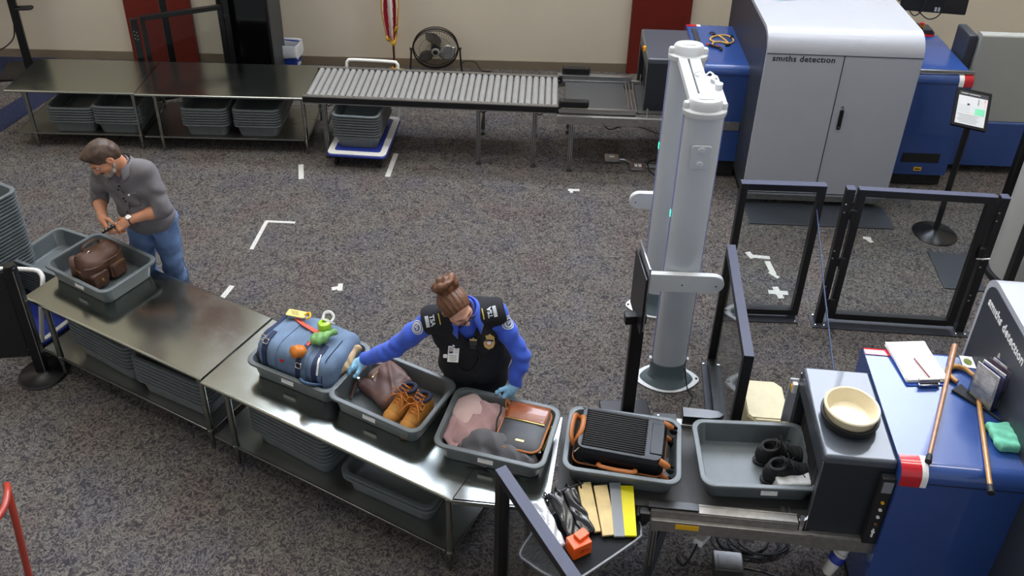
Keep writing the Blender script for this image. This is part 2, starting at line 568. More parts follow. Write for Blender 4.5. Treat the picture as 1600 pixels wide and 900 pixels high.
# ================================================================ BINS
BW, BD, BH = 0.655, 0.484, 0.14
def bin_mesh():
    mb = MB()
    def ring(w, d, r, z): return [(x, y, z) for x, y in rrect(w, d, r, 6)]
    o = [ring(BW - .104, BD - .104, .045, 0.0), ring(BW - .094, BD - .094, .05, .006), ring(BW - .056, BD - .056, .055, BH - .0185),
         ring(BW - .052, BD - .052, .056, BH - .0175), ring(BW - .004, BD - .004, .07, BH - .0170), ring(BW, BD, .072, BH - .012),
         ring(BW - .006, BD - .006, .07, BH - .002), ring(BW - .016, BD - .016, .066, BH), ring(BW - .056, BD - .056, .055, BH - .001),
         ring(BW - .064, BD - .064, .052, BH - .008), ring(BW - .101, BD - .101, .045, .014), ring(BW - .122, BD - .122, .04, .005)]
    mb.loft(o)
    return mb.mesh('bin', M_bin, True, 50)
BIN_ME = bin_mesh()
M_stick = mat('white_label', 'f6f5f0', 0.6)
def sticker_mesh():
    mb = MB()
    t = math.atan2(0.024, BH - .02)
    T = Matrix.Translation((0, 0, 0)) @ Matrix.Rotation(PI / 2 - t * 0.9, 4, 'X')
    mb.box((0, 0, 0), (0.090, 0.050, 0.0016), bev=0.0005, M=T)
    for k in range(2): mb.box((-0.016 + 0.004 * k, 0.012 - 0.012 * k, 0.0010), (0.04, 0.002, 0.0004), M=T, mi=1)
    return mb.mesh('label_sticker', [M_stick, M_ink], True)
STICK_ME = sticker_mesh()
def new_bin(loc, rz, label, group, sticker=None, tilt=None):
    o = bpy.data.objects.new('security_bin', BIN_ME)
    link(o)
    o.location = loc
    o.rotation_euler = tilt if tilt else (0, 0, rz)
    tag(o, label, 'bin', group)
    if sticker is not None:
        s = bpy.data.objects.new('label_sticker', STICK_ME); link(s, o)
        if sticker[1] == 'F': s.location = (sticker[0], -(BD - .072) / 2 - .0014, 0.075)
        else:
            s.location = (-(BW - .072) / 2 - .0014, sticker[0], 0.075); s.rotation_euler = (0, 0, -PI / 2)
    return o
ORD = ['topmost', 'second', 'third', 'fourth', 'fifth', 'sixth', 'seventh', 'eighth', 'ninth', 'tenth', 'eleventh', 'twelfth', 'thirteenth',
       'fourteenth', 'fifteenth', 'sixteenth', 'seventeenth', 'eighteenth', 'nineteenth', 'twentieth', 'twenty-first', 'twenty-second',
       'twenty-third', 'twenty-fourth', 'twenty-fifth', 'twenty-sixth', 'twenty-seventh', 'twenty-eighth', 'twenty-ninth', 'thirtieth', 'thirty-first']
PITCH = 0.029
def bin_stack(x, y, z, rz, n, where, group, sticker=None, pitch=PITCH, lean=0.0):
    for i in range(n):
        k = n - 1 - i
        if n == 1: lab = 'grey plastic security bin ' + where
        elif i == 0: lab = 'bottom grey bin ' + where
        elif k == 0: lab = 'topmost grey bin ' + where
        else: lab = '%s grey bin from the top %s' % (ORD[k], where)
        j = random.uniform(-.002, .002)
        new_bin((x + j + lean * i * pitch, y - j, z + pitch * i), rz, lab, group, sticker if i == n - 1 else None)

# ================================================================ STEEL TABLES
TZ = 0.646
def steel_table(name, label, x, y, rz, w, d, shelf_z=0.18, inset=0.06):
    """x, y = near-left corner; rz = heading of the long side"""
    t = thing(name, label, 'table', (x, y, 0), rz, 'stainless steel tables')
    mb = MB()
    # top: rolled bullnose edges front and back, turned-down ends
    pr = []
    r = 0.014
    for i in range(9):
        a = -PI / 2 - PI * i / 8
        pr.append((r + r * math.cos(a) , TZ - r + r * math.sin(a)))
    pr = [(0.03, TZ - 2 * r)] + pr
    front = pr
    back = [(d - p, z) for p, z in reversed(pr)]
    prof = front + back
    under = [(d - 0.035, TZ - 0.006), (0.035, TZ - 0.006)]
    ring = prof + under
    mb.loft([[(xx, p, z) for p, z in ring] for xx in (0.001, w - 0.001)])
    mb.box((0.004, d / 2, TZ - 0.016), (0.006, d - 0.03, 0.03)); mb.box((w - 0.004, d / 2, TZ - 0.016), (0.006, d - 0.03, 0.03))
    mb.build('table_top', M_steel, t)
    mb = MB()
    mb.box((w / 2, d / 2, shelf_z - 0.012), (w - 0.03, d - 0.03, 0.004))
    for yy in (0.018, d - 0.018): mb.box((w / 2, yy, shelf_z - 0.019), (w - 0.03, 0.012, 0.018), bev=0.003)
    for xx in (0.018, w - 0.018): mb.box((xx, d / 2, shelf_z - 0.019), (0.012, d - 0.03, 0.018), bev=0.003)
    mb.build('lower_shelf', M_steel_d, t)
    for xx in (0.19, w - 0.03):
        for yy in (0.025, d - 0.025):
            mb = MB()
            mb.cyl((xx, yy, TZ - 0.02), (xx, yy, 0.10), 0.0195, n=16)
            mb.lathe([(0.018, 0), (0.019, 0.003), (0.0225, 0.02), (0.0225, .03), (0.0195, 0.05), (0.0195, 0.11)], 16, Matrix.Translation((xx, yy, 0.0)) @ Matrix.Diagonal((0.7, 0.7, 1, 1)))
            mb.lathe([(0.0198, -0.012), (0.025, -0.012), (0.025, 0.012), (0.0198, 0.012)], 16, Matrix.Translation((xx, yy, shelf_z - 0.02)))
            mb.lathe([(0.0198, -0.03), (0.024, -0.03), (0.027, 0.0), (0.0198, 0.0)], 16, Matrix.Translation((xx, yy, TZ - 0.012)))
            mb.build('leg', M_steel, t)
    return t
A1, A2 = R(-27.1), R(-27.3)
steel_table('steel_table', 'far left stainless steel table with a lower shelf by the red pilaster', -5.02, 8.05, 0, 1.285, 0.75)
steel_table('steel_table', 'stainless steel table joined to the left end of the roller conveyor', -3.73, 8.03, 0, 1.68, 0.77)
steel_table('steel_table', 'stainless steel table in front of the man in the grey shirt', -3.365, 4.934, A1, 1.635, 0.677)
steel_table('steel_table', 'stainless steel table in front of the officer carrying three loaded bins', -1.905, 4.166, A2, 1.822, 0.69)
def tp(t, u, v, z=0.0):
    """point on a front table: t = 1 or 2; u along, v into depth"""
    x, y, a = ((-3.365, 4.934, A1), (-1.905, 4.166, A2))[t - 1]
    return (x + u * math.cos(a) - v * math.sin(a), y + u * math.sin(a) + v * math.cos(a), z)
def bin_at(fl, rz, z):
    """bin centre from the position of its near-left rim corner"""
    c, s_ = math.cos(rz), math.sin(rz)
    fl = (fl[0] * .994, fl[1] * .994)
    return (fl[0] + c * BW / 2 - s_ * BD / 2, fl[1] + s_ * BW / 2 + c * BD / 2, z)
G_on = 'loaded bins on the search line'
B_MAN = (bin_at((-3.32, 5.16), R(-29.3), TZ + .001), R(-29.3))
B_PACK = (bin_at((-1.646, 4.243), R(-25), TZ + .001), R(-25))
B_SHOE = (bin_at((-1.09, 3.97), R(-27), TZ + .001), R(-27))
B_PINK = (bin_at((-.422, 3.614), R(-14.8), TZ + .001), R(-14.8))
B_SUIT = (bin_at((.307, 3.46), R(-8.5), 0.653), R(-8.5))
B_BLK = ((1.395, 3.58, 0.653), R(-1.5))
new_bin(*B_MAN, 'grey bin holding the dark brown leather backpack', G_on, (.02, 'F'))
new_bin(*B_PACK, 'grey bin holding the blue duffel bag', G_on, (-.02, 'F'))
new_bin(*B_SHOE, 'grey bin holding tan work boots and a brown leather satchel', G_on, (-.03, 'F'))
new_bin(*B_PINK, 'grey bin holding pink and grey clothes and a tan and grey shoulder bag', G_on, (-.015, 'F'))
new_bin(*B_SUIT, 'grey bin holding the ribbed black suitcase', G_on)
new_bin(*B_BLK, 'grey bin with black shoes coming out of the scanner tunnel', G_on, (.05, 'F'))

# stacks on the lower shelves
SZ = 0.171
bin_stack(-4.43, 8.38, SZ, PI / 2, 6, 'on the left under the far left steel table', 'bins under the far tables')
bin_stack(-3.97, 8.37, SZ, PI / 2, 7, 'on the right under the far left steel table', 'bins under the far tables')
bin_stack(-3.09, 8.37, SZ, PI / 2, 7, 'on the left under the table beside the roller conveyor', 'bins under the far tables')
bin_stack(-2.57, 8.37, SZ, PI / 2, 7, 'on the right under the table beside the roller conveyor', 'bins under the far tables')
def stk(t, u, v, n, where, rzo=0.0):
    p = tp(t, u, v, SZ)
    bin_stack(p[0], p[1], SZ, (A1, A2)[t - 1] + rzo, n, where, 'bins under the near tables', pitch=.032)
stk(1, 0.58, 0.31, 7, 'on the left shelf in front of the man', R(-3))
stk(1, 1.24, 0.28, 7, 'on the right shelf in front of the man', R(2))
stk(2, 0.58, 0.32, 7, 'on the left shelf below the blue duffel bag', R(-2))
stk(2, 1.30, 0.31, 2, 'on the right shelf below the tan boots', R(2))
# ================================================================ FAR ROW
M_roller = mat('grey_pvc_roller', '8f8f8d', 0.38, var=0.05, vscale=12)
M_blue = mat('blue_lacquer', '2b4a8a', 0.25, var=0.05, vscale=2.5, coat=0.55, bump=0.012, bscale=350)
M_lgrey = mat('silver_grey_lacquer', 'adb0b8', 0.36, var=0.03, vscale=2, coat=0.15)
M_dgrey = mat('slate_grey_lacquer', '343840', 0.42, var=0.06, vscale=5, bump=0.03, bscale=400)
M_dgrey_f = mat('charcoal_lacquer', '24282e', 0.4, var=0.05, vscale=5)
M_dgrey_top = mat('textured_slate_lacquer', '4a5058', 0.33, var=0.05, vscale=90, bump=0.05, bscale=260, coat=0.5)
M_belt = mat('rubber_belt', '3e3e3d', 0.6, var=0.10, vscale=30, bump=0.1, bscale=300)
M_red = mat('red_lens', 'c01322', 0.2, coat=0.5, var=0.05, vscale=30)
M_yellow = mat('yellow_plastic', 'e8b31a', 0.4, var=0.04, vscale=20)
M_lampw = mat('white_lens', 'f4f4f2', 0.3, var=0.02, vscale=20)

# ---- roller conveyor
t = thing('roller_conveyor', 'grey gravity roller conveyor with black side rails along the far wall', 'conveyor', (-2.06, 7.965, 0), R(-2.2))
CL, CW, CZ = 2.50, 0.70, 0.71
for s, yy in ((0, 0.02), (1, CW - 0.02)):
    mb = MB()
    mb.box((CL / 2, yy, CZ - 0.045), (CL, 0.035, 0.062), bev=0.004)
    mb.box((CL / 2, yy, CZ - 0.010), (CL - .01, 0.036, 0.010), mi=1)
    mb.box((CL / 2, yy, CZ - 0.080), (CL - .01, 0.036, 0.010), mi=1)
    mb.cyl((CL, yy - .018, CZ - .045), (CL, yy + .018, CZ - .045), .036, n=20)
    mb.cyl((CL + .004, yy - .022, CZ - .045), (CL + .004, yy - .018, CZ - .045), .009, n=10, mi=1)
    mb.build('side_rail', [M_black, M_alu], t)
NR = 38
for i in range(NR):
    x = 0.05 + (CL - 0.09) * i / (NR - 1)
    mb = MB()
    mb.cyl((x, 0.045, CZ - 0.034), (x, CW - 0.045, CZ - 0.034), 0.0300, n=18)
    mb.cyl((x, 0.036, CZ - 0.034), (x, CW - 0.036, CZ - 0.034), 0.007, n=8)
    mb.build('roller', M_roller, t)
def profile_leg(x, y, z1, parent, m=M_alu, w=0.042, d=0.042, foot=True):
    mb = MB()
    mb.box((x, y, (z1 + 0.06) / 2), (w, d, z1 - 0.06), bev=0.004)
    for sx in (-1, 1):
        mb.box((x + sx * w * 0.22, y - d / 2 - 0.0005, (z1 + .06) / 2), (0.005, 0.003, z1 - 0.08), mi=1)
    if foot:
        mb.cyl((x, y, 0.02), (x, y, 0.07), 0.008, n=8, mi=0)
        mb.lathe([(0.026, 0), (0.028, 0.008), (0.012, 0.022)], 14, Matrix.Translation((x, y, 0)), mi=1)
    return mb.build('leg', [m, M_blackm], parent)
for x in (0.20, 1.72, 2.27):
    for yy in (0.04, CW - 0.04):
        profile_leg(x, yy, CZ - .085, t)
        mb = MB(); mb.tube([(x + .01, yy, CZ - .10), (x + .045, yy, CZ - .125), (x + .085, yy, CZ - .10)], 0.006, 6)
        mb.box((x + .045, yy, CZ - .092), (.12, .012, .012)); mb.build('leg_bracket', M_blackm, t)
    mb = MB(); mb.cyl((x, 0.06, .35), (x, CW - .06, .35), .012, n=10); mb.build('cross_bar', M_alu, t)

# ---- powered exit bed between rollers and scanner tunnel
t = thing('belt_conveyor', 'short belt conveyor bed joining the far rollers to the scanner tunnel', 'conveyor', (0.45, 7.83, 0), R(-1.5))
mb = MB()
mb.box((0.36, 0.06, 0.655), (0.74, 0.045, 0.06), bev=0.004); mb.box((0.36, 0.035, .685), (.72, .006, .01)); mb.build('side_rail', M_alu, t)
mb = MB(); mb.box((0.36, 0.78, 0.675), (0.76, 0.06, 0.06), bev=0.004); mb.box((0.36, .745, .64), (.7, .02, .03), bev=.003)
for x in (.06, .68): mb.cyl((x, .78, .70), (x, .78, .709), .012, n=12)
mb.build('side_rail', M_alu, t)
mb = MB(); mb.box((0.85, 0.0, 0.59), (1.75, 0.035, 0.09), bev=0.004); mb.cyl((.78, -.022, .60), (.78, -.016, .60), .014, n=14)
mb.box((0.85, 0.82, 0.59), (1.75, 0.035, 0.09), bev=0.004)
mb.build('frame', M_alu_d, t)
mb = MB(); mb.box((0.36, 0.41, 0.632), (0.60, 0.66, 0.012)); mb.box((1.2, 0.41, 0.63), (0.9, 0.62, 0.012)); mb.build('belt', M_belt, t)
for x in (0.68, 0.715, .75):
    mb = MB(); mb.cyl((x, 0.09, 0.64), (x, 0.74, 0.64), 0.012, n=10); mb.build('drive_roller', M_alu, t)
for x, y in ((0.13, 0.05), (0.17, .80)):
    mb = MB(); mb.prism(rrect(0.29, 0.07, .02, 4, x, y), .71, .772, bev=.006)
    for dx in (-.11, .11): mb.cyl((x + dx, y, .77), (x + dx, y, .775), .006, n=8, mi=1)
    mb.build('guide_block', [M_black, M_alu], t)
profile_leg(0.12, 0.02, .55, t); profile_leg(0.12, .80, .55, t)
for yy in (.03, .79):
    mb = MB(); mb.cyl((.84, yy, .6), (.84, yy, .73), .012, n=10); mb.build('pin', M_chrome, t)
mb = MB(); mb.tube(spline([(.42, .02, .54), (.5, .0, .50), (.62, .02, .53), (.8, .02, .52), (1.0, 0.0, .47), (1.2, .02, .53)], 6), .006, 6); mb.build('cable', M_blackm, t)

# ---- scanner builder (local x along the belt, y = depth)
def profile_body(y0, y1, z0, z1, rf, rb, n=7, rise=0.0):
    P = [(y0, z0), (y0, z1 - rf)]
    for i in range(1, n + 1):
        a = PI - PI / 2 * i / n
        P.append((y0 + rf + rf * math.cos(a), z1 - rf + rf * math.sin(a)))
    for i in range(n + 1):
        a = PI / 2 - PI / 2 * i / n
        P.append((y1 - rb + rb * math.cos(a), z1 - rb + rb * math.sin(a)))
    P.append((y1, z0))
    return P
def extr(mb, prof, x0, x1, mi=0):
    mb.loft([[(x0, y, z) for y, z in prof], [(x1, y, z) for y, z in prof]], mi=mi)
def blue_cabinet(t, x0, x1, y0, y1, z0=0.16, lamps=()):
    mb = MB()
    extr(mb, profile_body(y0, y1, z0, 1.21, 0.07, 0.03), x0, x1)
    c = mb.build('blue_cabinet', M_blue, t)
    mb = MB()
    mb.box(((x0 + x1) / 2, y0 - .0005, 1.125), (x1 - x0, .004, .004)); mb.build('panel_seam', M_blackm, c)
    mb = MB(); mb.box(((x0 + x1) / 2, (y0 + y1) / 2, z0 / 2 + .01), (x1 - x0 - .04, y1 - y0 - .06, z0 - .02)); mb.build('plinth', M_blackm, t)
    for (xa, xb, side, mlist) in lamps:
        mb = MB()
        full = profile_body(y0 - .004, y1 + .004, z0, 1.215, 0.074, 0.034)
        if side == 'F': seg = [p for p in full if p[0] < y0 + .085 and p[1] > 1.115]; seg = [(y0 - .004, 1.10)] + seg + [(y0 + .10, 1.215), (y0 + .10, 1.205), (y0 + .01, 1.10)]
        else: seg = [(y1 - .07, 1.205), (y1 - .07, 1.215)] + [p for p in full if p[0] > y1 - .04 and p[1] > 1.16] + [(y1 + .004, 1.13), (y1 - .005, 1.13)]
        extr(mb, seg, xa, xb)
        mb.build('warning_lamp', mlist, t)
    return c
M_logo_d = mat('dark_logo_ink', '22242a', 0.5)
M_logo_w = mat('white_logo_ink', 'e6e6e4', 0.5)
def grey_body(t, x0, x1, y0, y1, zt=1.67, z0=0.13):
    prof = profile_body(y0, y1, z0, zt, 0.19, 0.12, 10)
    mb = MB(); extr(mb, prof, x0, x1); b = mb.build('scanner_body', M_lgrey, t)
    # dark side cheeks, set in from the silver edge
    for sx, xx in ((-1, x0), (1, x1)):
        pr = profile_body(y0 + .035, y1 - .03, z0, zt - .035, 0.165, 0.10, 10)
        mb = MB(); extr(mb, pr, xx - .004 if sx < 0 else xx - .002, xx + .002 if sx < 0 else xx + .004); mb.build('side_cheek', M_dgrey, t)
    mb = MB(); mb.box(((x0 + x1) / 2, y0 + .06, .095), (x1 - x0 - .03, .09, .08), bev=.01); mb.build('lower_trim', M_alu_d, t)
    mb = MB(); mb.box(((x0 + x1) / 2, (y0 + y1) / 2 + .05, .06), (x1 - x0 - .06, y1 - y0 - .2, .12)); mb.build('plinth', M_blackm, t)
    return b
def hood(t, x0, x1, y0, y1, z0=.60, z1=1.19):
    prof = profile_body(y0, y1, z0, z1, 0.03, 0.02, 3)
    mb = MB()
    # four walls and lid round an open tunnel
    mb.box(((x0 + x1) / 2, y0 + .02, (z0 + z1) / 2 - .02), (x1 - x0, .04, z1 - z0 - .04), bev=.006)
    mb.build('hood_wall', M_dgrey_f, t); mb = MB()
    mb.box(((x0 + x1) / 2, y1 - .02, (z0 + z1) / 2 - .02), (x1 - x0, .04, z1 - z0 - .04), bev=.006)
    h = mb.build('hood_wall', M_dgrey_f, t)
    mb = MB(); mb.box(((x0 + x1) / 2, (y0 + y1) / 2, z1 - .03), (x1 - x0 + .004, y1 - y0 + .004, .06), bev=.016, seg=3); mb.build('hood_lid', M_dgrey_top, t)
    mb = MB(); mb.box((x0 + .006, (y0 + y1) / 2, z1 - .10), (.012, y1 - y0 - .06, .10)); mb.build('lintel', M_dgrey, t)
    # lead-rubber curtain
    for k in range(9):
        w = (y1 - y0 - .09) / 9
        mb = MB(); mb.box((x0 + .05, y0 + .045 + w * (k + .5), (z0 + .07 + z1 - .08) / 2), (.004, w * .94, z1 - z0 - .15), rz=random.uniform(-.05, .05)); mb.build('curtain_strip', M_blackm, t)
    mb = MB()
    mb.bm.free()
    for yy in (y0 + .002, y1 - .002):
        mb = MB(); mb.box((x0 + .001, yy, (z0 + z1) / 2 - .02), (.006, .006, z1 - z0 - .06)); mb.build('edge_trim', M_alu, h)
    return h

# ---- far scanner
t = thing('baggage_scanner', 'large silver and blue baggage x-ray scanner standing at the far wall', 'scanner', (1.26, 7.80, 0), R(-1.5))
hood(t, 0.0, .50, .17, .90)
mb = MB(); mb.box((.52, .50, 1.0), (.06, .78, .44), bev=.01); mb.build('tunnel_neck', M_dgrey, t)
blue_cabinet(t, .455, .95, .0, 1.02, .20, lamps=((.46, .56, 'B', M_red), (.56, .60, 'B', M_lampw)))
b = grey_body(t, .93, 2.27, -.47, 1.2, 1.76)
# doors with a dark seam, handle and maker's lettering
mb = MB(); mb.box((1.60, -.472, .86), (.006, .004, 1.42)); mb.box((1.60, -.472, 1.568), (1.34, .004, .006)); mb.box((1.60, -.472, .155), (1.34, .004, .006)); mb.build('door_seam', M_blackm, b)
mb = MB(); mb.prism(rrect(.034, .20, .012, 4), 0, .014, M=Matrix.Translation((1.68, -.47, .95)) @ Matrix.Rotation(PI / 2, 4, 'X'), bev=.003)
mb.cyl((1.68, -.486, .875), (1.68, -.482, .875), .009, n=12, mi=1); mb.cyl((1.68, -.478, 1.075), (1.68, -.470, 1.075), .012, n=12, mi=1)
mb.build('door_handle', [M_black, M_alu], t)
text_mesh('maker_lettering', 'sm\u0131ths detect\u0131on', .078, M_logo_d, t, M3(((1, 0, 0), (0, 0, -1), (0, 1, 0)), (.985, -.471, 1.50)), .0015, .95, 1.08, bold=.0012)
blue_cabinet(t, 2.25, 2.98, -.02, .97, .14, lamps=((2.90, 2.985, 'F', M_red), (2.855, 2.90, 'F', M_lampw), (2.80, 2.93, 'B', M_red), (2.74, 2.80, 'B', M_lampw)))
mb = MB(); mb.box((2.70, .02, 1.23), (.58, .02, .035), bev=.004)
for k in range(5): mb.cyl((2.46 + .11 * k, .008, 1.23), (2.46 + .11 * k, .011, 1.23), .006, n=8)
mb.build('edge_strip', M_alu, t)
mb = MB(); mb.box((2.70, -.022, .33), (.36, .006, .10)); mb.build('vent_slot', M_blackm, t)
mb = MB(); mb.box((2.70, -.0225, .205), (.075, .004, .04)); mb.box((2.70, -.0255, .205), (.05, .002, .012), mi=1); mb.build('warning_sticker', [M_yellow, M_inkd], t)
mb = MB()
mb.loft([[(2.265, y, z) for y, z in ((.35, 1.20), (1.0, 1.20), (1.0, 1.62), (.35, 1.62))], [(2.52, y, z) for y, z in ((.55, 1.20), (.97, 1.20), (.97, 1.24), (.55, 1.24))]])
mb.build('shoulder_fairing', M_lgrey, t)
mb = MB(); mb.box((2.62, 1.02, 1.24), (.62, .16, .05), bev=.01); mb.box((2.93, 1.0, 1.18), (.03, .12, .12)); mb.build('keyboard_shelf', M_dgrey, t)
mb = MB(); mb.box((2.60, 1.0, 1.275), (.44, .13, .022), bev=.006)
for r_ in range(4):
    for k in range(12): mb.box((2.42 + .033 * k, .955 + .03 * r_, 1.29), (.024, .022, .008), mi=0)
mb.ball((2.46, .99, 1.295), .035, 1, 1, .6, 12)
mb.build('operator_keyboard', M_black, t)
mb = MB(); mb.cyl((2.82, .98, 1.265), (2.82, .98, 1.30), .024, n=14); mb.lathe([(.0, 1.30), (.018, 1.30), (.028, 1.312), (.02, 1.325), (0, 1.327)], 16, Matrix.Translation((2.82, .98, 0)), mi=1); mb.build('emergency_stop', [M_yellow, M_red], t)
mb = MB(); mb.box((-.015, .40, 1.19), (.025, .03, .05), bev=.004); mb.box((-.032, .40, 1.19), (.012, .022, .03), mi=1); mb.build('emergency_stop', [M_yellow, M_red], t)
mb = MB(); mb.tube(spline([(2.42, .62, 1.215), (2.5, .7, 1.216), (2.55, .8, 1.216), (2.53, .88, 1.216), (2.44, .92, 1.216)], 6), .003, 6); mb.build('white_cable', M_white, t)
# swing-out monitor seen from behind
mb = MB(); mb.cyl((2.40, 1.05, 1.22), (2.40, 1.05, 1.60), .03, n=14); mb.tube([(2.40, 1.05, 1.58), (2.52, .98, 1.60), (2.72, .86, 1.66)], [.03, .028, .03], 10); mb.build('monitor_arm', M_lgrey, t)
T = Matrix.Translation((2.82, .84, 1.62)) @ Matrix.Rotation(R(-8), 4, 'Z') @ Matrix.Rotation(R(-6), 4, 'X')
mb = MB(); mb.box((0, .02, .08), (.62, .045, .42), bev=.014, M=T); mb.box((-.06, -.02, .10), (.26, .04, .16), bev=.01, M=T, mi=1)
for k in (0, 1): mb.box((.02 + .03 * k, -.006, -.09), (.018, .02, .04), M=T, mi=1)
mb.build('monitor', [M_black, M_lgrey], t)
mb = MB()
mb.tube(spline([(2.72, .80, 1.63), (2.70, .80, 1.52), (2.64, .82, 1.46), (2.58, .9, 1.53), (2.50, .96, 1.57)], 6), .006, 6)
mb.tube(spline([(2.90, .82, 1.63), (2.89, .82, 1.48), (2.80, .84, 1.42), (2.68, .88, 1.50), (2.58, .94, 1.57)], 6), .006, 6)
mb.build('monitor_cable', M_blackm, t)
mb = MB(); mb.box((2.36, 1.13, 1.5), (.26, .05, .62), rz=R(38), bev=.01); mb.box((2.40, 1.10, 1.62), (.04, .06, .5), rz=R(38), mi=1); mb.build('side_screen', [M_black, M_white], t)
mb = MB(); mb.box((1.62, -.50, .006), (1.32, .36, .012), bev=.004); tag(mb.build('floor_mat', M_dgrey, None, loc=(1.26, 7.69, 0), rz=R(-1.5)), 'dark grey mat on the carpet along the foot of the far scanner', 'mat')
# sheet of pale blue paper on top of the scanner
mb = MB(); mb.box((0, 0, .003), (.22, .28, .006), rz=R(12)); mb.box((.0, .0, .0065), (.20, .26, .001), rz=R(12), mi=1)
tag(mb.build('paper_sheet', [mat('pale_blue_paper', 'bfe0ea', .7), mat('aqua_paper', 'a6d3e0', .7)], None, loc=(2.50, 8.22, 1.762)), 'pale blue paper folder lying on top of the far silver scanner', 'paper')
# yellow lanyard with black clips
M_yl = mat('yellow_cord', 'd9a955', .6, var=.1, vscale=80)
t = thing('lanyard', 'coiled yellow cord with black clips on the far blue cabinet', 'cord', (2.02, 8.40, 1.211))
mb = MB()
mb.tube(spline([(-.10, -.16, .008), (-.08, -.08, .012), (.0, -.06, .01), (.06, -.10, .012), (.11, -.06, .01), (.13, .0, .01), (.10, .09, .01), (.02, .10, .012), (-.06, .06, .01), (-.10, -.01, .01), (-.06, -.07, .012)], 7), .008, 7)
mb.tube(spline([(.0, .09, .015), (.03, .0, .02), (.06, -.09, .015)], 5), .008, 7)
mb.build('cord', M_yl, t)
mb = MB(); mb.box((.125, .06, .014), (.03, .06, .02), bev=.006); mb.box((-.04, .12, .012), (.03, .03, .016), bev=.005); mb.tube([(-.05 + .028 * math.cos(a), .155 + .028 * math.sin(a), .008) for a in [i * PI / 6 for i in range(12)]], .004, 6, closed=True); mb.box((.05, -.13, .01), (.05, .03, .016), rz=.4, bev=.005)
mb.build('clip', M_black, t)
t = thing('strap', 'black strap with red ends behind the metal detector top', 'strap', (1.93, 8.22, 1.211))
mb = MB(); mb.box((.0, .0, .014), (.11, .03, .022), rz=R(-35), bev=.008); mb.box((.055, -.055, .012), (.03, .06, .018), rz=R(-10), bev=.006); mb.build('webbing', M_black, t)
mb = MB(); mb.box((-.055, .045, .014), (.025, .03, .014), rz=R(-35), bev=.005); mb.box((.03, -.015, .026), (.03, .014, .008), rz=R(-35), bev=.004); mb.build('red_tab', M_red, t)
# ---- further machine at the right edge
t = thing('baggage_scanner', 'grey and blue machine cut off by the right edge of the view', 'scanner', (4.36, 8.0, 0), R(-1.5))
mb = MB(); extr(mb, profile_body(.0, .10, .60, 1.5, .02, .02, 4), 0, 1.1); mb.build('grey_housing', mat('grey_green_lacquer', '9ea19d', .4, var=.03, vscale=2), t)
mb = MB(); extr(mb, profile_body(-.01, .5, .1, .595, .02, .02, 4), 0, 1.1); mb.build('blue_cabinet', M_blue, t)
mb = MB(); mb.box((-.05, .2, 1.27), (.09, .3, .40), bev=.02); mb.build('side_box', M_dgrey, t)

# ---- bin dolly below the conveyor with its stack
M_plat_b = mat('blue_vinyl', '2a3c96', .45, var=.05, vscale=10)
t = thing('platform_dolly', 'white rimmed blue platform dolly under the roller conveyor', 'dolly', (-1.51, 8.18, 0), R(-4))
mb = MB(); mb.prism(rrect(.60, .84, .06, 5), .135, .165, bev=.008); mb.build('bumper', M_plat_b, t)
mb = MB(); mb.prism(rrect(.585, .825, .055, 5), .163, .175, bev=.003); d_ = mb.build('deck', M_white, t)
mb = MB(); mb.prism(rrect(.46, .70, .03, 4), .174, .178); mb.build('deck_pad', M_plat_b, d_)
for x in (-.22, .22):
    for y in (-.32, .32):
        mb = MB(); mb.box((x, y, .115), (.05, .06, .04)); mb.cyl((x - .014, y, .05), (x + .014, y, .05), .05, n=18); mb.build('caster', M_blackm, t)
mb = MB(); mb.tube(spline([(-.27, .41, .17), (-.27, .46, .45), (-.27, .50, .70), (-.255, .505, .75), (-.20, .51, .765), (.20, .51, .765), (.255, .505, .75), (.27, .50, .70), (.27, .46, .45), (.27, .41, .17)], 4), .016, 10); mb.build('handle', M_white, t)
bin_stack(-1.52, 8.18, .179, PI / 2 - R(4), 9, 'on the dolly under the roller conveyor', 'bins on the far dolly')

# ---- along the wall, behind the tables
t = thing('swing_gate', 'black framed clear gate standing behind the far left steel tables', 'gate', (-3.92, 8.90, 0), R(27))
mb = MB(); mb.box((-.05, 0, .545), (.07, .06, 1.09), bev=.004); mb.box((-.05, 0, .006), (.16, .16, .012))
for z in (.92, .96, .88):
    mb.cyl((-.065, -.034, z), (-.065, -.03, z), .007, n=8, mi=1); mb.cyl((-.04, -.034, z - .015), (-.04, -.03, z - .015), .007, n=8, mi=1)
mb.build('post', [M_black, M_alu], t)
mb = MB()
W_, H0, H1 = .84, .14, 1.08
for a in ((W_ / 2 + .01, 0, H0, W_, .05, .05), (W_ / 2 + .01, 0, H1, W_, .05, .05)): mb.box(a[:3], a[3:], bev=.003)
for xx in (.035, W_ - .015): mb.box((xx, 0, (H0 + H1) / 2), (.05, .05, H1 - H0), bev=.003)
mb.build('gate_frame', M_black, t)
mb = MB(); mb.box((W_ / 2 + .01, 0, (H0 + H1) / 2), (W_ - .09, .006, H1 - H0 - .04)); mb.build('clear_panel', M_glass, t)
mb = MB(); mb.box((W_ + .045, 0, .60), (.06, .06, 1.2), bev=.004); mb.box((W_ + .045, 0, .006), (.16, .16, .012)); mb.box((W_ + .03, -.04, .98), (.05, .03, .05), bev=.006); mb.build('post', M_black, t)
mb = MB(); mb.box((.42, .55, .6), (.07, .06, 1.5), bev=.004); mb.box((.42, .55, .006), (.2, .2, .012))
tag(mb.build('post', M_black, None, loc=(-3.98, 8.75, 0), rz=R(27)), 'black upright post behind the clear gate in front of the red pilaster', 'post')
mb = MB(); mb.box((0, 0, 1.05), (.56, .52, 2.1), bev=.008); mb.box((0, -.262, 1.1), (.5, .006, 1.9), mi=1); mb.box((.275, .0, 1.05), (.012, .46, 2.0), mi=2)
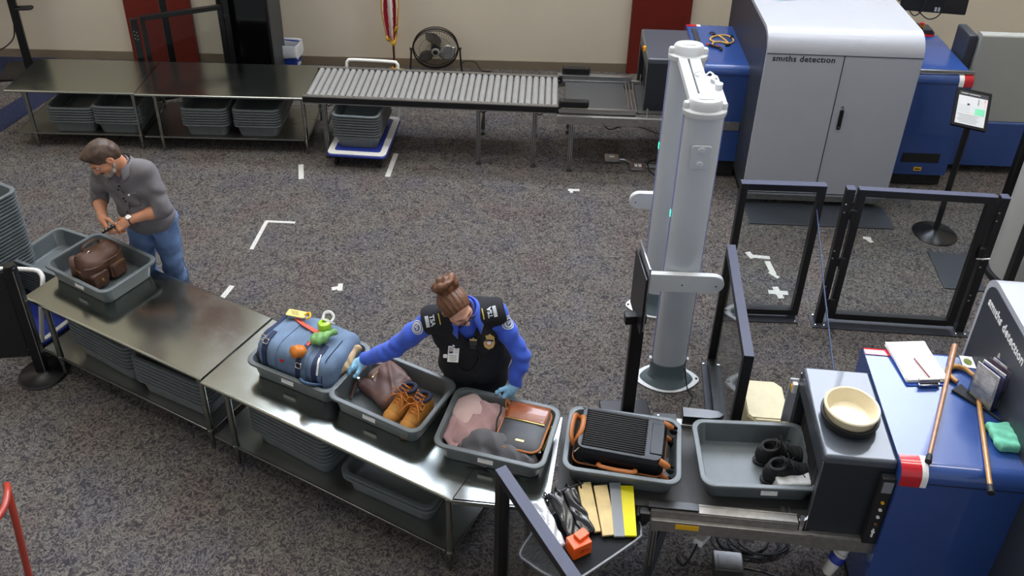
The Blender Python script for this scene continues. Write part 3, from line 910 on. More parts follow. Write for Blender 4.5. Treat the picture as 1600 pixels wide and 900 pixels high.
c_ = mb.build('cabinet', [M_black, mat('gloss_black', '08080a', .12), mat('charcoal_panel', '3c3e40', .5)], None, loc=(-2.98, 9.66, 0))
tag(c_, 'tall black cabinet against the wall left of the blue waste bin', 'cabinet')
# blue waste bin with white liner
t = thing('waste_bin', 'small blue waste bin with a white liner beside the black cabinet', 'bin', (-2.67, 9.92, 0), R(-8))
mb = MB(); mb.loft([[(x, y, z) for x, y in rrect(w, d, .03, 4)] for w, d, z in ((.22, .16, 0), (.235, .175, .01), (.28, .21, .38), (.288, .218, .39), (.274, .204, .39), (.23, .17, .03))]); mb.build('bucket', mat('blue_bucket_plastic', '2745a8', .4), t)
mb = MB()
rs = []
for k, (w, d, z) in enumerate(((.25, .18, .12), (.265, .195, .36), (.285, .212, .405), (.305, .235, .41), (.312, .244, .37), (.316, .248, .30), (.312, .244, .255))):
    rs.append([(x * (1 + .012 * math.sin(7 * i + k)), y * (1 + .02 * math.sin(5 * i + 2 * k)), z + (.012 * math.sin(3.1 * i + k) if k > 2 else 0) + (.02 * math.sin(.9 * i) if k == 6 else 0)) for i, (x, y) in enumerate(rrect(w, d, .04, 6))])
mb.loft(rs, cap0=False, cap1=False); mb.build('liner', mat('white_bin_liner', 'd9dce2', .45, var=.06, vscale=30), t)
# flag on pole
M_fred = mat('flag_red', 'a3182a', .7, var=.08, vscale=30); M_fwh = mat('flag_white', 'e2ddd6', .7, var=.04, vscale=30); M_fnavy = mat('flag_navy', '1c2450', .7); M_gold = mat('gold_fringe', 'c99a2e', .6, var=.2, vscale=120)
t = thing('flag_stand', 'red and white striped flag with gold fringe hanging on a wooden pole', 'flag', (-1.43, 9.97, 0))
mb = MB(); mb.cyl((0, 0, .03), (0, 0, 2.35), .013, n=12); mb.build('pole', mat('walnut_pole', '4b2a18', .4, var=.2, vscale=30), t)
mb = MB(); mb.lathe([(.001, 0), (.15, 0), (.15, .015), (.05, .05), (.03, .09), (.02, .09)], 24); mb.build('base', M_gold, t)
mb = MB(); mb.lathe([(.001, 2.35), (.02, 2.36), (.03, 2.39), (.012, 2.42), (.001, 2.5)], 14); mb.build('finial', M_gold, t)
def flagf(u, v):
    # v: down the hanging cloth, u: across its folds; bottom hem runs to a point
    top, bot = 2.25, .40 + .26 * abs(u - .48) + .12 * u * u
    z = top + (bot - top) * v
    wdt = (.035 + .085 * v) * (1.0 - .45 * max(0, v - .82) / .18)
    x = -.06 + .02 * v + (u - .5) * 2 * wdt + .012 * math.sin(9 * u + 3 * v)
    y = -.03 - .035 * math.sin(u * PI * 4.5 + .5) * (.35 + .65 * v) - .02 * v
    return (x + .045 * v, y, z)
fl = MB(); NU, NV = 40, 36
L = [[fl.bm.verts.new(flagf(a / NU, b / NV)) for b in range(NV + 1)] for a in range(NU + 1)]
for a in range(NU):
    for b in range(NV):
        f = fl.bm.faces.new((L[a][b], L[a + 1][b], L[a + 1][b + 1], L[a][b + 1]))
        s_ = (a / NU) * 4.6 + (b / NV) * 1.8
        f.material_index = 2 if (b / NV < .30 and a / NU < .55) else (int(s_) % 2)
o = fl.build('flag_cloth', [M_fred, M_fwh, M_fnavy], t); sm = o.modifiers.new('thickness', 'SOLIDIFY'); sm.thickness = .003
mb = MB(); mb.tube([Vector(flagf(a / NU, 1.0)) - Vector((0, .002, .012)) for a in range(NU + 1)], .016, 6, flat=1.4)
mb.tube([Vector(flagf(1.0, b / NV)) + Vector((.006, -.002, 0)) for b in range(NV + 1)], .008, 5)
mb.tube([Vector(flagf(0.0, b / NV)) + Vector((-.006, -.002, 0)) for b in range(NV + 1)], .008, 5)
mb.build('fringe', M_gold, t)
# floor fan
t = thing('floor_fan', 'round metal floor fan with a wire guard against the far wall', 'fan', (-.93, 9.93, 0), R(4))
FZ, FR = .365, .265
TF = Matrix.Translation((0, 0, FZ)) @ Matrix.Rotation(R(8), 4, 'X')
def ringp(r, y, n=40): return [TF @ Vector((r * math.cos(2 * PI * i / n), y, r * math.sin(2 * PI * i / n))) for i in range(n)]
M_fanb = mat('black_fan_wire', '1c1a19', .4); M_fans = mat('silver_fan_blade', 'b9b8b2', .25, metal=.9)
mb = MB(); mb.tube(ringp(FR, 0), .010, 8, closed=True); mb.tube(ringp(FR - .004, .05), .006, 6, closed=True); mb.tube(ringp(FR - .004, -.035), .005, 6, closed=True); mb.build('guard_rim', M_fanb, t)
mb = MB()
for i in range(48):
    a = 2 * PI * i / 48
    for yf, ye in ((-.075, -.02), (.075, .04)):
        P = []
        for k in range(5):
            q = k / 4; r = .05 + (FR - .055) * q; aa = a + .35 * q
            P.append(TF @ Vector((r * math.cos(aa), yf + (ye - yf) * q ** 2.2, r * math.sin(aa))))
        mb.tube(P, .0017, 4, cap=False)
for r in (.11, .19): mb.tube(ringp(r, -.07 + .03 * (r / FR) ** 2), .002, 4, closed=True)
mb.build('wire_guard', M_fanb, t)
mb = MB()
for k in range(3):
    a0 = R(90 + 120 * k)
    def bl(u, v):
        r = .045 + (FR - .075) * u
        a = a0 + (v - .5) * (1.15 * (.55 + .6 * math.sin(PI * min(u + .12, 1)))) + .25 * u
        return TF @ Vector((r * math.cos(a), .03 * (v - .5) * 2 - .01, r * math.sin(a)))
    mb.grid(bl, 8, 8)
o = mb.build('blades', M_fans, t); sm = o.modifiers.new('thickness', 'SOLIDIFY'); sm.thickness = .003
mb = MB(); mb.lathe([(.001, -.018), (.034, -.018), (.046, -.008), (.046, .008), (.03, .012)], 24, TF @ Matrix.Translation((0, -.075, 0)) @ Matrix.Rotation(PI / 2, 4, 'X')); mb.cyl(TF @ Vector((0, -.094, 0)), TF @ Vector((0, -.088, 0)), .03, n=20, mi=1)
mb.build('hub_badge', [mat('silver_hub', 'c9c9c6', .3, metal=.6), M_inkd], t)
mb = MB(); mb.cyl(TF @ Vector((0, -.03, 0)), TF @ Vector((0, .17, 0)), .055, .05, n=18); mb.build('motor', M_fanb, t)
mb = MB(); mb.tube(spline([(-FR - .02, 0, FZ), (-FR - .03, -.01, .2), (-FR - .05, -.04, .03), (-FR - .05, -.14, .012), (-FR + .02, -.17, .012), (FR - .02, -.17, .012), (FR + .05, -.14, .012), (FR + .05, -.04, .03), (FR + .03, -.01, .2), (FR + .02, 0, FZ)], 5), .011, 8)
for sx in (-1, 1): mb.cyl((sx * (FR - .005), 0, FZ), (sx * (FR + .04), 0, FZ), .013, n=10)
mb.build('stand', M_fanb, t)
mb = MB(); mb.tube(spline([(FR + .02, .05, .12), (FR + .08, .08, .16), (FR + .2, .1, .14), (FR + .28, .1, .03), (FR + .4, .12, .008)], 6), .006, 6); mb.build('power_cord', M_fanb, t)
# display stand at the far left
t = thing('display_stand', 'black upright display stand near the wall at the far left', 'stand', (-5.72, 9.80, 0), R(12))
mb = MB(); mb.box((0, 0, .85), (.085, .05, 1.7), bev=.004); mb.build('upright', M_black, t)
mb = MB(); mb.box((0, 0, .02), (.6, .5, .03), bev=.01); mb.build('base', M_black, t)
mb = MB(); mb.prism(rrect(.20, .10, .04, 5, .12, -.03), .79, .815, bev=.006); mb.box((.05, -.02, .80), (.06, .04, .03)); mb.build('shelf', M_black, t)
mb = MB(); mb.box((-.28, -.02, 1.24), (1.0, .06, .62), bev=.008); mb.build('screen', M_black, t)
mb = MB(); mb.tube(spline([(-.05, .03, .6), (-.10, .06, .42), (-.22, .08, .30), (-.36, .10, .24), (-.5, .12, .25)], 7), .008, 6); mb.build('cable', M_blackm, t)
# floor sockets by the conveyor
t = thing('floor_socket', 'square metal floor socket box left of the pair on the carpet', 'socket', (1.02, 8.09, 0), R(-2))
mb = MB(); mb.box((0, 0, .012), (.15, .15, .024), bev=.006); mb.box((0, 0, .026), (.10, .10, .004)); mb.build('box', M_alu, t)
mb = MB(); mb.box((0, .01, .029), (.05, .03, .002)); mb.build('cover', M_lampw, t)
t = thing('floor_socket', 'metal floor socket box with outlets nearest the metal detector', 'socket', (1.27, 7.94, 0), R(-2))
mb = MB(); mb.box((0, 0, .012), (.15, .15, .024), bev=.006); mb.box((0, 0, .026), (.10, .10, .004)); mb.build('box', M_alu, t)
mb = MB()
for sx in (-.02, .02):
    mb.box((sx, 0, .029), (.026, .055, .003))
    for yy in (-.014, .014): mb.box((sx, yy, .031), (.010, .012, .002), mi=1)
mb.build('outlet', [M_lampw, M_inkd], t)
mb = MB(); mb.tube(spline([(1.10, 8.07, .012), (1.16, 8.06, .012), (1.24, 8.0, .012), (1.45, 7.98, .012), (1.9, 7.99, .012)], 6), .012, 8); mb.tube([(1.35, 7.94, .013), (1.9, 7.93, .013)], .013, 8)
tag(mb.build('conduit', M_alu, None), 'thin metal conduit on the carpet feeding the floor sockets', 'conduit')
mb = MB(); mb.tube(spline([(1.46, 7.75, .007), (1.39, 7.85, .007), (1.37, 7.95, .03), (1.40, 8.06, .007), (1.55, 8.12, .03), (1.72, 8.2, .2)], 7), .007, 6)
tag(mb.build('power_cable', M_blackm, None), 'black cable curling on the carpet behind the metal detector', 'cable')
# ================================================================ NEAR SCANNER AND CONVEYOR
FS = (1.61, 3.22, 0.0); FA = R(-5)
def fp(x, y, z=0.0):
    return (FS[0] + x * math.cos(FA) - y * math.sin(FA), FS[1] + x * math.sin(FA) + y * math.cos(FA), z)
t = thing('baggage_scanner', 'near blue and slate baggage x-ray scanner cut off by the right edge, canes on top', 'scanner', FS, FA)
hood(t, 0.0, .36, 0.0, .64, .585, 1.19)
blue_cabinet(t, .36, .99, -.065, .83, .12, lamps=((.362, .462, 'F', M_red), (.462, .492, 'F', M_lampw), (.362, .50, 'B', M_red), (.50, .53, 'B', M_lampw)))
grey_body(t, .97, 2.3, -.50, .93, 1.735)
# lettering down the dark cheek facing the conveyor
text_mesh('maker_lettering', 'sm\u0131ths detect\u0131on', .074, M_logo_w, t, M3(((0, 0, -1), (-1, 0, 0), (0, 1, 0)), (.9645, .845, 1.575)), .0015, .95, 1.05, bold=.0016)
mb = MB(); mb.cyl((1.22, .70, 1.733), (1.22, .70, 1.739), .04, n=24); mb.cyl((1.22, .70, 1.739), (1.22, .70, 1.742), .018, n=16, mi=1); mb.build('lifting_eye_cap', [M_lgrey, M_blackm], t)
# control strip on the hood corner
mb = MB(); mb.box((.325, -.022, .86), (.07, .044, .50), bev=.006); c_ = mb.build('control_strip', M_blackm, t)
mb = MB(); mb.box((.3255, -.046, 1.05), (.05, .004, .075)); mb.build('status_display', mat('grey_display', '85878c', .3), c_)
for k, (z, m) in enumerate(((.94, M_yellow), (.885, M_white), (.83, M_white), (.775, mat('brown_key', '6d5138', .5)), (.715, M_white))):
    mb = MB(); mb.cyl((.325, -.043, z), (.325, -.052, z), .009, n=12)
    if k == 4: mb.box((.325, -.047, z - .01), (.008, .008, .06))
    mb.build('key_switch', m, c_)
mb = MB(); mb.box((-.018, .655, 1.02), (.03, .05, .07), bev=.006); mb.box((-.03, .655, 1.02), (.02, .032, .04), bev=.006, mi=1); mb.build('emergency_stop', [M_white, M_yellow], t)
mb = MB(); mb.box((-.022, .665, .90), (.05, .012, .34), bev=.003); mb.build('side_plate', M_lgrey, t)

t = thing('belt_conveyor', 'dark belt conveyor feeding bins out of the near scanner', 'conveyor', FS, FA)
mb = MB(); mb.box((-.63, .33, .643), (1.40, .60, .012)); mb.box((.18, .33, .635), (.36, .58, .01)); mb.build('belt', M_belt, t)
mb = MB(); mb.box((-.62, .33, .61), (1.36, .58, .04)); mb.build('slider_bed', M_dgrey, t)
mb = MB(); mb.box((-.43, .022, .66), (.78, .055, .03), bev=.004); mb.box((-.43, .046, .672), (.78, .012, .012), bev=.002); mb.box((-.43, -.006, .638), (.78, .006, .055)); mb.build('side_rail', M_alu_d, t)
mb = MB(); mb.box((-.63, .64, .65), (1.20, .05, .05), bev=.004); mb.build('side_rail', M_alu, t)
mb = MB(); mb.box((-.24, -.018, .575), (1.15, .03, .085), bev=.004); mb.box((.20, -.012, .565), (.36, .03, .11), bev=.004); mb.cyl((.02, -.036, .58), (.02, -.03, .58), .012, n=14); mb.cyl((.02, -.034, .58), (.02, -.03, .58), .045, n=20); mb.box((-.24, .66, .575), (1.15, .03, .085), bev=.004); mb.build('frame', M_alu_d, t)
mb = MB(); mb.box((-.62, -.0345, .585), (.125, .003, .034)); 
mb.build('warning_sticker', [M_yellow], t)
mb = MB(); mb.box((-.70, .022, .682), (.27, .052, .016), bev=.003); mb.build('guide_block', M_black, t)
mb = MB(); mb.box((-.72, .655, .685), (.14, .05, .018), bev=.003); mb.cyl((-.76, .655, .694), (-.76, .655, .697), .007, n=10, mi=1); mb.build('guide_block', [M_black, M_alu], t)
mb = MB(); mb.prism([(-.62, .625), (-.46, .625), (-.40, .64), (-.375, .665), (-.40, .69), (-.46, .70), (-.62, .70)], .665, .735, bev=.004); mb.build('emergency_stop_housing', mat('gloss_black_plastic', '101013', .3, coat=.2), t)
mb = MB(); mb.cyl((-.875, -.03, .60), (-.875, .70, .60), .045, n=20); mb.box((-.85, -.01, .63), (.06, .05, .07), bev=.008); mb.build('end_roller', M_black, t)
mb = MB(); mb.cyl((-.02, .012, .60), (-.02, .012, .695), .018, n=14); mb.build('support_pin', M_chrome, t)
for x, w in ((-.055, .022), (-.02, .01)):
    mb = MB(); mb.box((x - .05, .07, .652), (w, .08, .006)); mb.build('floor_tab', M_alu, t)
for x in (-.79, ):
    for yy in (-.005, .66): profile_leg(x, yy, .53, t)
for yy in (.0, .655):
    mb = MB(); mb.loft([[(-.735 + a, yy + b, .53) for a, b in ((-.02, -.02), (.02, -.02), (.02, .02), (-.02, .02))], [(-.80 + a, yy - .01 + b, .02) for a, b in ((-.02, -.02), (.02, -.02), (.02, .02), (-.02, .02))]]); mb.build('brace', M_dgrey, t)
# unsupported left part of the bed: rollers carrying the suitcase bin
for i in range(6):
    x = -1.30 + .062 * i
    mb = MB(); mb.cyl((x, .05, .618), (x, .62, .618), .022, n=14); mb.build('roller', M_alu_d, t)
for x in (-1.27,):
    for yy in (.03, .63): profile_leg(x, yy, .60, t)
# short wedge plate between the steel table and the conveyor
t = thing('transfer_plate', 'stainless wedge shaped transfer plate between the steel table and the conveyor', 'plate', (-.285, 3.335, 0))
W4 = [(.006, .0), (.50, -.045), (.60, .58), (.60, .62), (.325, .62)]
mb = MB(); mb.prism(W4, .632, .645); mb.prism([(.0, -.004), (.50, -.049), (.505, -.035), (.004, .01)], .615, .645); mb.build('plate', M_steel, t)
mb = MB(); mb.prism([(.50, -.05), (.525, -.05), (.625, .60), (.60, .60)], .60, .665, bev=.003); mb.build('edge_rail', M_alu, t)
for x, y in ((.42, .0), (.55, .56)):
    mb = MB(); mb.cyl((x, y, .0), (x, y, .632), .016, n=14); mb.build('leg', M_steel, t)

# ---- things on the near scanner
t = thing('bowl', 'round cream bowl with a black rubber rim on the slate tunnel hood', 'bowl', fp(.165, .255, 1.192))
mb = MB(); mb.lathe([(.10, .0), (.125, .0), (.14, .01), (.150, .045), (.150, .056), (.137, .056), (.13, .02), (.10, .012)], 40); mb.build('rubber_rim', mat('black_rubber', '17181a', .55), t)
mb = MB(); mb.lathe([(.001, .012), (.11, .012), (.128, .03), (.138, .095), (.142, .104), (.137, .110), (.128, .107), (.124, .10), (.115, .055), (.10, .036), (.001, .032)], 44); mb.build('dish', mat('cream_ceramic', 'e6d9b8', .35, var=.03, vscale=12, coat=.3), t)
ZB = 1.2125
t = thing('clipboard', 'blue clipboard with a thick sheaf of white papers on the near scanner', 'clipboard', (2.295, 3.87, ZB), R(3))
mb = MB(); mb.prism(rrect(.235, .33, .015, 4), .0, .004, bev=.001); mb.build('board', mat('translucent_blue_board', '2f55b8', .3), t)
for k in range(6):
    mb = MB()
    w, d = .222 + .004 * (k % 3), .30 - .006 * (k % 2)
    zz = .005 + .0035 * k
    def sh(u, v, w=w, d=d, zz=zz, k=k): return ((u - .5) * w, (v - .5) * d + .008 + .004 * math.sin(k * 2.1), zz + .010 * max(0, v - .72) ** 2 * 12 * (k / 6) + .006 * max(0, abs(u - .5) - .38) * (k % 3))
    mb.grid(sh, 10, 10); o = mb.build('paper_sheet', M_paper, t, loc=(.003 * math.sin(k * 3), 0, 0), rz=R(2.5 * math.sin(k * 1.7)))
    sm = o.modifiers.new('thickness', 'SOLIDIFY'); sm.thickness = .003
mb = MB(); mb.box((0, -.155, .035), (.10, .025, .012), bev=.004); mb.cyl((-.055, -.158, .034), (.055, -.158, .034), .012, n=12); mb.box((0, -.17, .012), (.12, .02, .018), bev=.004); mb.build('clip', M_chrome, t)
mb = MB(); mb.cyl((-.012, .02, .036), (.012, -.135, .036), .0045, n=8); mb.cyl((-.0125, .026, .036), (-.012, .02, .036), .002, .0045, n=8, mi=1); tag(mb.build('pen', [mat('maroon_pen', '7c1f2a', .3), M_chrome], None, loc=(2.295, 3.86, ZB), rz=R(3)), 'red pen lying on the white papers of the clipboard', 'pen')
M_cane = mat('varnished_wood', 'a87a56', .35, var=.25, vscale=18, coat=.4); M_cane2 = mat('golden_bamboo', 'b98545', .35, var=.22, vscale=22, coat=.4)
M_tip = mat('black_rubber_tip', '131314', .6)
t = thing('walking_cane', 'straight brown wooden cane with a black rubber tip, left of two on the near scanner', 'cane', (2.53, 3.98, ZB))
p0, p1 = Vector((0.03, 0.02, .030)), Vector((-.425, -.80, .016))
mb = MB()
P = [p0 + (p1 - p0) * (i / 12) for i in range(13)]
mb.tube(P, [.017, .0185, .0165, .0135, .0125, .0125, .012, .012, .0115, .011, .011, .0105, .0105], 12); mb.build('shaft', M_cane, t)
d = (p1 - p0).normalized()
mb = MB(); mb.tube([p1 - d * .03, p1 - d * .02, p1 + d * .01, p1 + d * .02], [.0125, .015, .0165, .0165], 14); mb.build('rubber_tip', M_tip, t)
t = thing('walking_cane', 'golden wooden cane with a crook handle, right of two on the near scanner', 'cane', (2.49, 3.80, ZB))
mb = MB()
hk = spline([(-.022, -.075, .014), (-.045, -.03, .015), (-.035, .02, .016), (.01, .045, .016), (.06, .030, .016), (.095, -.03, .016)], 6)
sh_ = [Vector((.095, -.03, .016)) + (Vector((-.155, -.80, .014)) - Vector((.095, -.03, .016))) * (i / 10) for i in range(1, 11)]
P = hk + sh_
mb.tube(P, [.0125 + .0035 * math.sin(PI * min(i / len(P) * 1.6, 1)) for i in range(len(P))], 12); mb.build('shaft', M_cane2, t)
d = (sh_[-1] - sh_[0]).normalized(); p1 = sh_[-1]
mb = MB(); mb.tube([p1 - d * .03, p1 - d * .02, p1 + d * .012, p1 + d * .02], [.0135, .016, .0175, .017], 14); mb.build('rubber_tip', M_tip, t)
t = thing('card', 'small white card with a green print lying on the blue cabinet', 'card', (2.60, 3.90, ZB), R(-8))
mb = MB(); mb.box((0, 0, .001), (.07, .095, .0015)); mb.build('card_sheet', M_paper, t)
mb = MB(); mb.lathe([(.001, .0018), (.027, .0018), (.027, .0026), (.001, .0026)], 20, sx=.85); mb.build('print', mat('olive_print', '6d7a2c', .6, var=.5, vscale=70), t)
t = thing('brochure_holder', 'clear holder with brochures leaning by the lettered wall of the near scanner', 'holder', (2.565, 3.60, ZB), R(-64))
M_acr = M_glass
mb = MB()
for a in (((0, -.055, .09), (.15, .003, .18)), ((0, .055, .12), (.15, .003, .24)), ((0, 0, .0025), (.15, .11, .005)), ((-.075, 0, .07), (.003, .11, .14)), ((.075, 0, .07), (.003, .11, .14))): mb.box(*a)
mb.build('acrylic_pocket', M_acr, t)
brc = [mat('brochure_%d' % i, c, .35, var=.35, vscale=25, coat=.3) for i, c in enumerate(('cdc9c2', '434972', 'd9d6d0', '5f5060', 'e4e2de', '39406a'))]
for k in range(7):
    tl = R(-10 + 5.5 * k)
    T = Matrix.Translation((.004 * (k % 2), -.038 + .0125 * k, .006)) @ Matrix.Rotation(-tl * .6, 4, 'X') @ Matrix.Rotation(R(2 * math.sin(k * 2)), 4, 'Y')
    mb = MB(); mb.box((0, 0, .125), (.135, .004 + .002 * (k % 3), .25 - .012 * (k % 3)), M=T); mb.box((0, -.0042, .16), (.115, .001, .13), M=T, mi=1)
    lab = ['frontmost brochure in the clear holder on the near scanner', 'second brochure from the front in the clear holder', 'third brochure from the front in the clear holder', 'middle brochure in the clear holder on the near scanner', 'third brochure from the back in the clear holder', 'second brochure from the back in the clear holder', 'rearmost brochure in the clear holder on the near scanner'][k]
    tag(mb.build('brochure', [brc[k % 6], brc[(k + 2) % 6]], None, loc=(2.565, 3.60, ZB), rz=R(-64)), lab, 'brochure', 'brochures in the clear holder')
t = thing('brush', 'small black dustpan brush half under the crook cane', 'brush', (2.50, 3.60, ZB), R(-62))
mb = MB(); mb.prism([(-.11, .04), (-.10, -.045), (.02, -.022), (.06, -.012), (.06, .012), (.02, .03)], 0, .014, bev=.004); mb.build('head', M_blackm, t)
mb = MB(); mb.tube([(.05, 0, .008), (.16, .01, .008)], .006, 8); mb.tube(spline([(.16, .01, .006), (.24, .05, .006), (.34, .06, .006), (.40, .035, .006), (.36, .0, .006), (.27, .0, .006), (.18, .012, .006)], 6), .0035, 6); mb.build('loop', M_black, t)
s = SDF((-.11, -.12, -.01), (.11, .12, .09), .004)
s.rbox((0, 0, .022), (.062, .085, .022), .014, .01, rot=axes((.25, 1, 0)))
s.rbox((-.015, -.005, .034), (.055, .06, .016), .012, .02, rot=axes((.4, 1, .12)))
s.rbox((.03, -.05, .03), (.035, .03, .018), .01, .02, rot=axes((.1, 1, .3)))
s.displace(lambda X, Y, Z: .0035 * np.sin(55 * X + 30 * Y) * np.sin(48 * Y - 20 * X) + .002 * np.sin(110 * X * .7 + 90 * Y))
s.plane((0, 0, 0.0), (0, 0, -1))
o = s.build('folded_cloth', mat('mint_cloth', '79cdac', .85, var=.08, vscale=60, bump=.2, bscale=500))
o.location = (2.545, 3.33, ZB); o.rotation_euler = (0, 0, R(15)); tag(o, 'folded mint green cloth on the near blue cabinet beside the canes', 'cloth')

# ---- below the conveyor
t = thing('industrial_plug', 'white and blue industrial plug hanging below the near scanner frame', 'plug', (1.93, 3.33, .30))
M_pw = mat('ivory_plastic', 'dcdad2', .4); M_pb = mat('cobalt_plastic', '2b3a9e', .4)
A_ = axes((-.35, -.15, -.9), (0, -1, 0)); T = M3(A_, (0, 0, .10)) @ Matrix.Rotation(-PI / 2, 4, 'X')
mb = MB(); mb.lathe([(.001, 0), (.03, 0), (.034, .01), (.034, .09), (.040, .092), (.04, .11), (.034, .112), (.001, .113)], 20, T); mb.build('body', M_pw, t)
mb = MB(); mb.lathe([(.001, .113), (.038, .113), (.042, .12), (.042, .16), (.001, .16)], 20, T); mb.build('collar', M_pb, t)
mb = MB(); mb.lathe([(.001, .16), (.034, .16), (.036, .17), (.030, .25), (.020, .262), (.001, .264)], 20, T); mb.build('cap', M_pw, t)
mb = MB(); mb.box((.06, .0, .10), (.10, .05, .07), bev=.01); mb.tube([(.0, 0, .12), (.02, .02, .30)], .02, 10, mi=1); mb.build('inlet', [M_pw, M_pb], t)
t = thing('power_box', 'silver floor power box with cables below the near conveyor', 'power box', (1.32, 3.42, 0), R(-5))
mb = MB(); mb.box((0, 0, .035), (.17, .13, .07), bev=.008); mb.box((0, -.002, .072), (.12, .08, .006), bev=.002); mb.build('box', M_alu, t)
mb = MB(); mb.tube(spline([(.08, -.02, .03), (.18, -.03, .03), (.32, -.05, .02), (.5, -.04, .02)], 6), .014, 8); mb.build('conduit', M_chrome, t)
t = thing('adapter', 'white power adapter dangling below the near conveyor', 'adapter', (1.17, 3.50, .16), R(-35))
mb = MB(); mb.box((0, 0, 0), (.055, .16, .04), bev=.006, M=Matrix.Rotation(R(-25), 4, 'X')); mb.build('case', M_white, t)
mb = MB(); mb.cyl((0, .08, -.03), (0, .10, .0), .012, n=10); mb.build('strain_relief', M_blackm, t)
mb = MB(); mb.tube(spline([(0, -.08, .03), (0, -.13, .0), (-.03, -.16, -.10), (-.10, -.1, -.152)], 6), .006, 6); mb.build('cord', M_blackm, t)
mb = MB()
for k in range(5):
    cx, cy, r = 1.45 + .03 * k, 3.62 - .02 * (k % 3), .13 + .02 * (k % 2)
    mb.tube([(cx + r * math.cos(a) * 1.2, cy + r * math.sin(a) * .8, .008 + .004 * k) for a in [i * PI / 12 for i in range(24)]], .006, 6, closed=True)
mb.tube(spline([(1.3, 3.45, .06), (1.25, 3.6, .03), (1.35, 3.75, .02), (1.5, 3.7, .02)], 8), .007, 6)
tag(mb.build('cable_coil', M_blackm, None), 'coiled black cables on the carpet below the near conveyor', 'cable')

# ================================================================ METAL DETECTOR
M_mdg = mat('pale_grey_plastic', 'c2c8ce', .42, var=.03, vscale=4)
M_mdw = mat('white_plastic', 'd3d6d8', .42, var=.03, vscale=6)
M_mdb = mat('sea_grey_plastic', '56646a', .45, var=.05, vscale=6)
M_violet = mat('clear_violet_strip', '8f93c8', .25, var=.05, vscale=10)
M_green = mat('green_led', '3fe0a0', .3, emit='30f0a0', estr=3.0)
t = thing('metal_detector', 'walk-through metal detector with two tall pale grey oval columns', 'metal detector', (1.175, 5.37, 0), R(-1.5))
def ovr(a, b, z, n=36): return [(a * math.cos(2 * PI * i / n), b * math.sin(2 * PI * i / n), z) for i in range(n)]
MH = 2.235
for q, yy in enumerate((-.405, .405)):
    o = lambda r: [(x, y + yy, z) for x, y, z in r]
    mb = MB(); mb.loft([o(ovr(.121, .068, z)) for z in (.10, MH)])
    c_ = mb.build('column', M_mdg, t)
    for sx in (-1, 1):
        mb = MB(); mb.box((sx * .121, yy, (MH + .10) / 2), (.010, .022, MH - .12), bev=.004); mb.build('edge_strip', M_violet, c_)
    mb = MB(); mb.box((-.127, yy - .002, 1.46 if q == 0 else 1.50), (.003, .016, .05), bev=.001); mb.build('status_light', M_green, c_)
    mb = MB()
    mb.loft([o(r) for r in (ovr(.130, .080, MH - .045), ovr(.135, .085, MH - .03), ovr(.135, .085, MH - .008), ovr(.126, .077, MH), ovr(.105, .074, MH + .002), ovr(.103, .072, MH + .05), ovr(.092, .062, MH + .065))])
    for sx in (-1, 1): mb.lathe([(.001, -.02), (.022, -.02), (.024, .02), (.018, .034), (.001, .04)], 14, Matrix.Translation((sx * .112, yy, MH + .005)))
    cp_ = mb.build('top_cap', M_mdw, t)
    mb = MB(); mb.prism(rrect(.10, .045, .02, 5, 0, yy - .0), MH + .064, MH + .07); mb.build('cap_plate', M_mdw, cp_)
    # flared foot
    def lens(w, d, z, n=36):
        R_ = []
        for i in range(n):
            a = 2 * PI * i / n; cx = math.cos(a)
            R_.append((w * cx, yy + d * math.sin(a) * (1 - .35 * abs(cx) ** 2.5), z))
        return R_
    mb = MB(); mb.loft([lens(.235, .145, 0), lens(.24, .15, .006), lens(.24, .15, .012), lens(.21, .135, .014)]); mb.build('foot_plate', M_mdw, t)
    mb = MB(); mb.loft([lens(.195, .135, .012), lens(.19, .128, .022), lens(.145, .10, .045), o(ovr(.130, .077, .09)), o(ovr(.128, .075, .17)), o(ovr(.124, .071, .18))]); f_ = mb.build('foot', M_mdb, t)
    mb = MB()
    for sx in (-1, 1): mb.cyl((sx * .220, yy, .012), (sx * .220, yy, .0155), .010, n=12)
    [mb.bm.free()]; [MB().cyl((sx * .220, yy, .012), (sx * .220, yy, .0155), .010, n=12).build('bolt_hole', M_blackm, f_) for sx in (-1, 1)]
    for sx in (-1, 1):
        mb = MB(); mb.box((sx * .132, yy - .01, .20), (.02, .03, .035), bev=.004); mb.build('latch', M_mdw, f_)
    # cross plate at waist height
    ya = yy - .09 if q == 0 else yy + .09
    mb = MB()
    P = rrect(.56, .145, .07, 8)
    P = [(x, z - (.022 if (abs(x) < .07 and z > 0) else 0)) for x, z in P]
    mb.prism(P, -.02, .02, M=Matrix.Translation((-.005, ya, .965)) @ Matrix.Rotation(PI / 2, 4, 'X'), bev=.008)
    s_ = mb.build('cross_plate', M_mdw, t)
    mb = MB()
    for xx in (-.24, -.005, .22): mb.cyl((xx, ya - .0215, .955), (xx, ya - .0195, .955), .006, n=10)
    mb.build('screw', M_dgrey, s_)
mb = MB()
mb.prism(rrect(.125, .17, .02, 4), 0, .012, M=Matrix.Translation((.0, -.478, 1.93)) @ Matrix.Rotation(PI / 2, 4, 'X'), bev=.004)
for z in (1.88, 1.98):
    mb.lathe([(.001, 0), (.024, 0), (.022, .01), (.001, .012)], 16, Matrix.Translation((0, -.488, z)) @ Matrix.Rotation(PI / 2, 4, 'X'))
mb.build('service_cover', M_mdg, t)
for xx in (-.045, .035):
    mb = MB(); mb.box((xx, 0, MH - .03), (.06 if xx < 0 else .075, .70, .055), bev=.006); mb.build('cross_bar', M_mdw, t)
mb = MB(); mb.box((-.006, 0, MH - .045), (.022, .70, .04)); mb.build('cable_channel', M_blackm, t)
